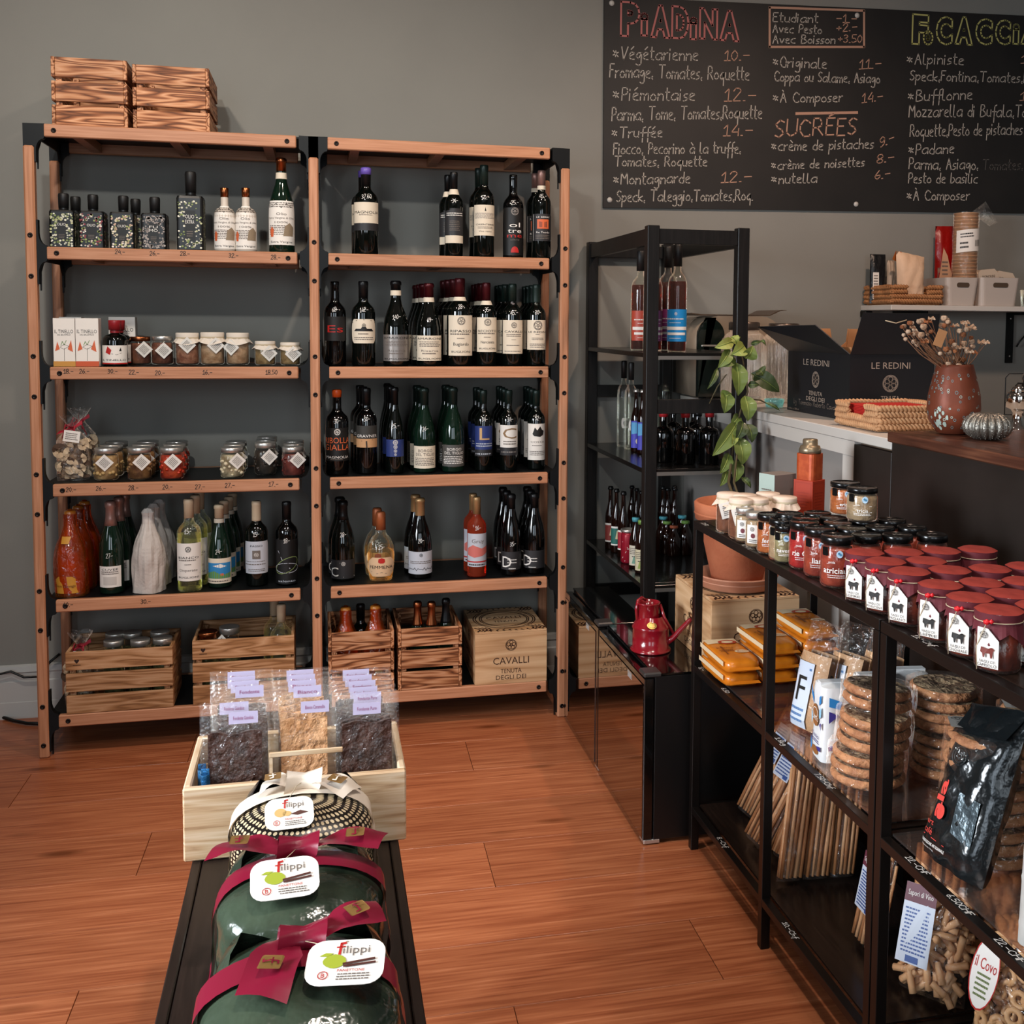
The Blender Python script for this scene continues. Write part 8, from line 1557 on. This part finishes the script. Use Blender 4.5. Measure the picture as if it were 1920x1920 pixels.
puff('crumpled pale paper bag with folded orange lined top in the front basket', 'paper_bag', 'bag', (a.x+.02, .225, SZ+.007), (c.x-.004, .225, SZ+.007), (V(1680, 470, y=.235).x, .235, V(1680, 470, y=.235).z), (V(1733, 482, y=.235).x, .235, V(1733, 482, y=.235).z), .065, kb_, None, 6, 10, 12, wr=.006, part='paper', extra=lambda t, P, n, th, f: MB().add([P(0, 1), P(.2, 1), P(.15, .82)-n*.03, P(-.06, .84)-n*.02], [(0, 1, 2, 3)]).build('folded_lining', mat('orange_lining', '#c26a2c', .6), t))
redb = mat('red_foil', '#8c0f0c', .3, bump=(18, .7)); rb_ = V(1752, 520, y=.36), V(1792, 520, y=.36)
def rb_ex(t, P, n, th, f):
    s = -1 if n.y > 0 else 1; b = MB(); b.grid(lambda i, j: P(.05+.9*i, .02+.45*j)+n*s*.96*th(.05+.9*i, .02+.45*j), 8, 6); b.build('pasta_window', mat('pasta_brown', '#4a2a1a', .4, noise=('#8a5a3a', 60, .1)), t); mp = lambda u, v: P(u, v)+n*s*(th(.5, .5)+.004); b = MB(); b.add([mp(.02, .32), mp(.66, .34), mp(.42, .62), mp(.22, .72)], [(0, 1, 2, 3)]); lines(b, lambda u, v: mp(u, v)+n*s*.0006, .14, .45, .36, .56, 4, 1); b.build('label', [mat('peach_sticker', '#c79a7a', .5), inkgrey], t)
puff('tall red foil bag with peach label behind the cup stack', 'pasta_bag', 'bag', (rb_[0].x, .355, SZ+.006), (rb_[1].x, .355, SZ+.006), (V(1754, 424, y=.36).x, .36, V(1754, 424, y=.36).z), (V(1790, 424, y=.36).x, .36, V(1790, 424, y=.36).z), .055, redb, None, 7, extra=rb_ex, part='foil')
binm = mat('white_plastic_bin', '#b9aca2', .4)
def bin_(label, px0, px1, y=.182):
    a, c = V(px0, 520, y=y), V(px1, 520, y=y); w = c.x-a.x; h = V(px0, 520, y=y).z-SZ; t = thing('plastic_bin', label, 'bin', (a.x, y, SZ), 0, 'white plastic bins on the wall shelf'); d = .20; r = .02; ins = .010; b = MB()
    def ring(z, k, off=0): return [(w/2+x, d/2+yy, z) for x, yy in rrect(w-2*ins*(1-k)-2*off, d-2*ins*(1-k)-2*off, r, 5)]
    n = len(ring(0, 0)); b.add(ring(.0005, 0)+ring(h, 1), [(i, (i+1) % n, n+(i+1) % n, n+i) for i in range(n) if not 0]); b.add(ring(.003, 0, .002)+ring(h, 1, .002), [(i, n+i, n+(i+1) % n, (i+1) % n) for i in range(n)]); b.add(ring(h, 1)+ring(h, 1, .002), [(i, (i+1) % n, n+(i+1) % n, n+i) for i in range(n)]); b.add(ring(.0005, 0), [list(range(n))[::-1]]); b.build('bin_shell', binm, t)
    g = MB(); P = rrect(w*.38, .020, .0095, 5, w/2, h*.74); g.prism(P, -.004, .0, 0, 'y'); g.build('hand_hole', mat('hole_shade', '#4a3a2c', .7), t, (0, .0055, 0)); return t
bin_('white plastic bin with hand slot holding the tall stack of cups', 1776, 1838); bin_('white plastic bin with hand slot, the one at the right', 1840, 1915)
p0 = V(1808, 520, y=.27); cs_ = thing('cup_stack', 'tall film wrapped stack of beige paper cups rising from the bin', 'cups', (p0.x, .27, SZ+.004)); Rc = 46*dep(p0.x, .27, 1.6)/F_PX/2; Ht = V(1808, 400, y=.27).z-SZ-.004; cupm = mat('beige_cup', '#c69c78', .6, noise=('#b98a64', 30, .3)); nc = 26
for k in range(nc):
    z0 = Ht*k/nc; MB().lathe([(Rc*.90, z0), (Rc*.94, z0+Ht/nc*.80), (Rc*.97, z0+Ht/nc*.84), (Rc*.97, z0+Ht/nc*.97), (Rc*.85, z0+Ht/nc*.97)], 22, cap=(True, True)).build('cup', cupm, cs_)
b = MB(); b.grid(lambda i, j: ((Rc*1.01+.001*sin(j*20+i*30))*cos(2*pi*i), (Rc*1.01+.001*sin(j*20+i*30))*sin(2*pi*i), Ht*j*1.01), 30, 16); b.build('film', rfilm, cs_)
b = MB(); mp = cyl(Rc, .0022, -.1); patch(b, lambda u, v: mp(u, v+u*.1), -Rc*1.2, Rc*1.15, Ht*.58, Ht*.82, 0, 12); m2 = cyl(Rc, .003, -.1); m3 = lambda u, v: m2(u, v+u*.1); lines(b, m3, -Rc*.9, Rc*.2, Ht*.73, Ht*.79, 2, 1); lines(b, m3, -Rc*.9, -Rc*.2, Ht*.61, Ht*.70, 2, 1)
for k in range(9): b.add([m3(Rc*(.3+k*.07), Ht*.63), m3(Rc*(.33+k*.07), Ht*.63), m3(Rc*(.33+k*.07), Ht*.70), m3(Rc*(.3+k*.07), Ht*.70)], [(0, 1, 2, 3)], 1)
b.build('label', [paper, ink], cs_)
q = V(1850, 420, y=.33); t = thing('plastic_bag', 'loose clear plastic bag end sticking up behind the cup stack', 'bag', (p0.x+.02, .31, SZ+Ht-.02)); b = MB(); a = [V(1812, 405, y=.33), V(1828, 395, y=.33), V(1845, 378, y=.33), V(1862, 395, y=.33), V(1868, 418, y=.33), V(1858, 424, y=.33), V(1835, 412, y=.33), V(1815, 420, y=.33)]; o_ = Vector((p0.x+.02, .31, SZ+Ht-.02)); cc = V(1842, 404, y=.31)-o_
P = [p-o_+Vector((0, .012*((i % 2)*2-1), 0)) for i, p in enumerate(a)]; b.add(P+[cc, cc+Vector((0, .03, 0))], [(i, (i+1) % 8, 8) for i in range(8)]+[((i+1) % 8, i, 9) for i in range(8)], 0, True); b.build('film', clearfilm, t)
cone = mat('cone_paper', '#c2ad98', .6)
for i, (px, py, rt) in enumerate(((1846, 509, -.25), (1878, 514, .35))):
    q = V(px, py, y=.27); t = thing('paper_sleeve', 'white paper sleeve with dark print lying in the right bin, %s one' % ('left', 'right')[i], 'sleeve', (q.x, .27, q.z-.022)); h = .04
    MB().prism([(-.045, -.02), (.045, -.02), (.048, .01), (.03, .030), (-.035, .030), (-.048, .015)], -.03+i*.002, .03, 0, 'y').build('sleeve_body', cone, t, rot=(0, rt*.4, 0)); b = MB(); b.text(lambda u, v: (u, -.0306+i*.002, v), 'SIGNORINI', 0, .0, .06, .012); b.build('sleeve_print', ink, t, rot=(0, rt*.4, 0))
q = V(1918, 552, y=.22); tag(MB().lathe([(0, .001), (.025, 0), (.03, .07), (.026, .07), (.02, .004)], 20, cap=(False, False)).build('glass_cup', glass_clear, None, (q.x+.022, .22, SZ)), 'glass tumbler on the wall shelf at the right edge', 'glass')
p = [V(1906, 650, y=.40), V(1912, 640, y=.39), V(1930, 620, y=.40)]; tag(MB().tube(p, .004, 5).build('power_cable', cable), 'black cable beside the black shelf bracket on the wall', 'cable')
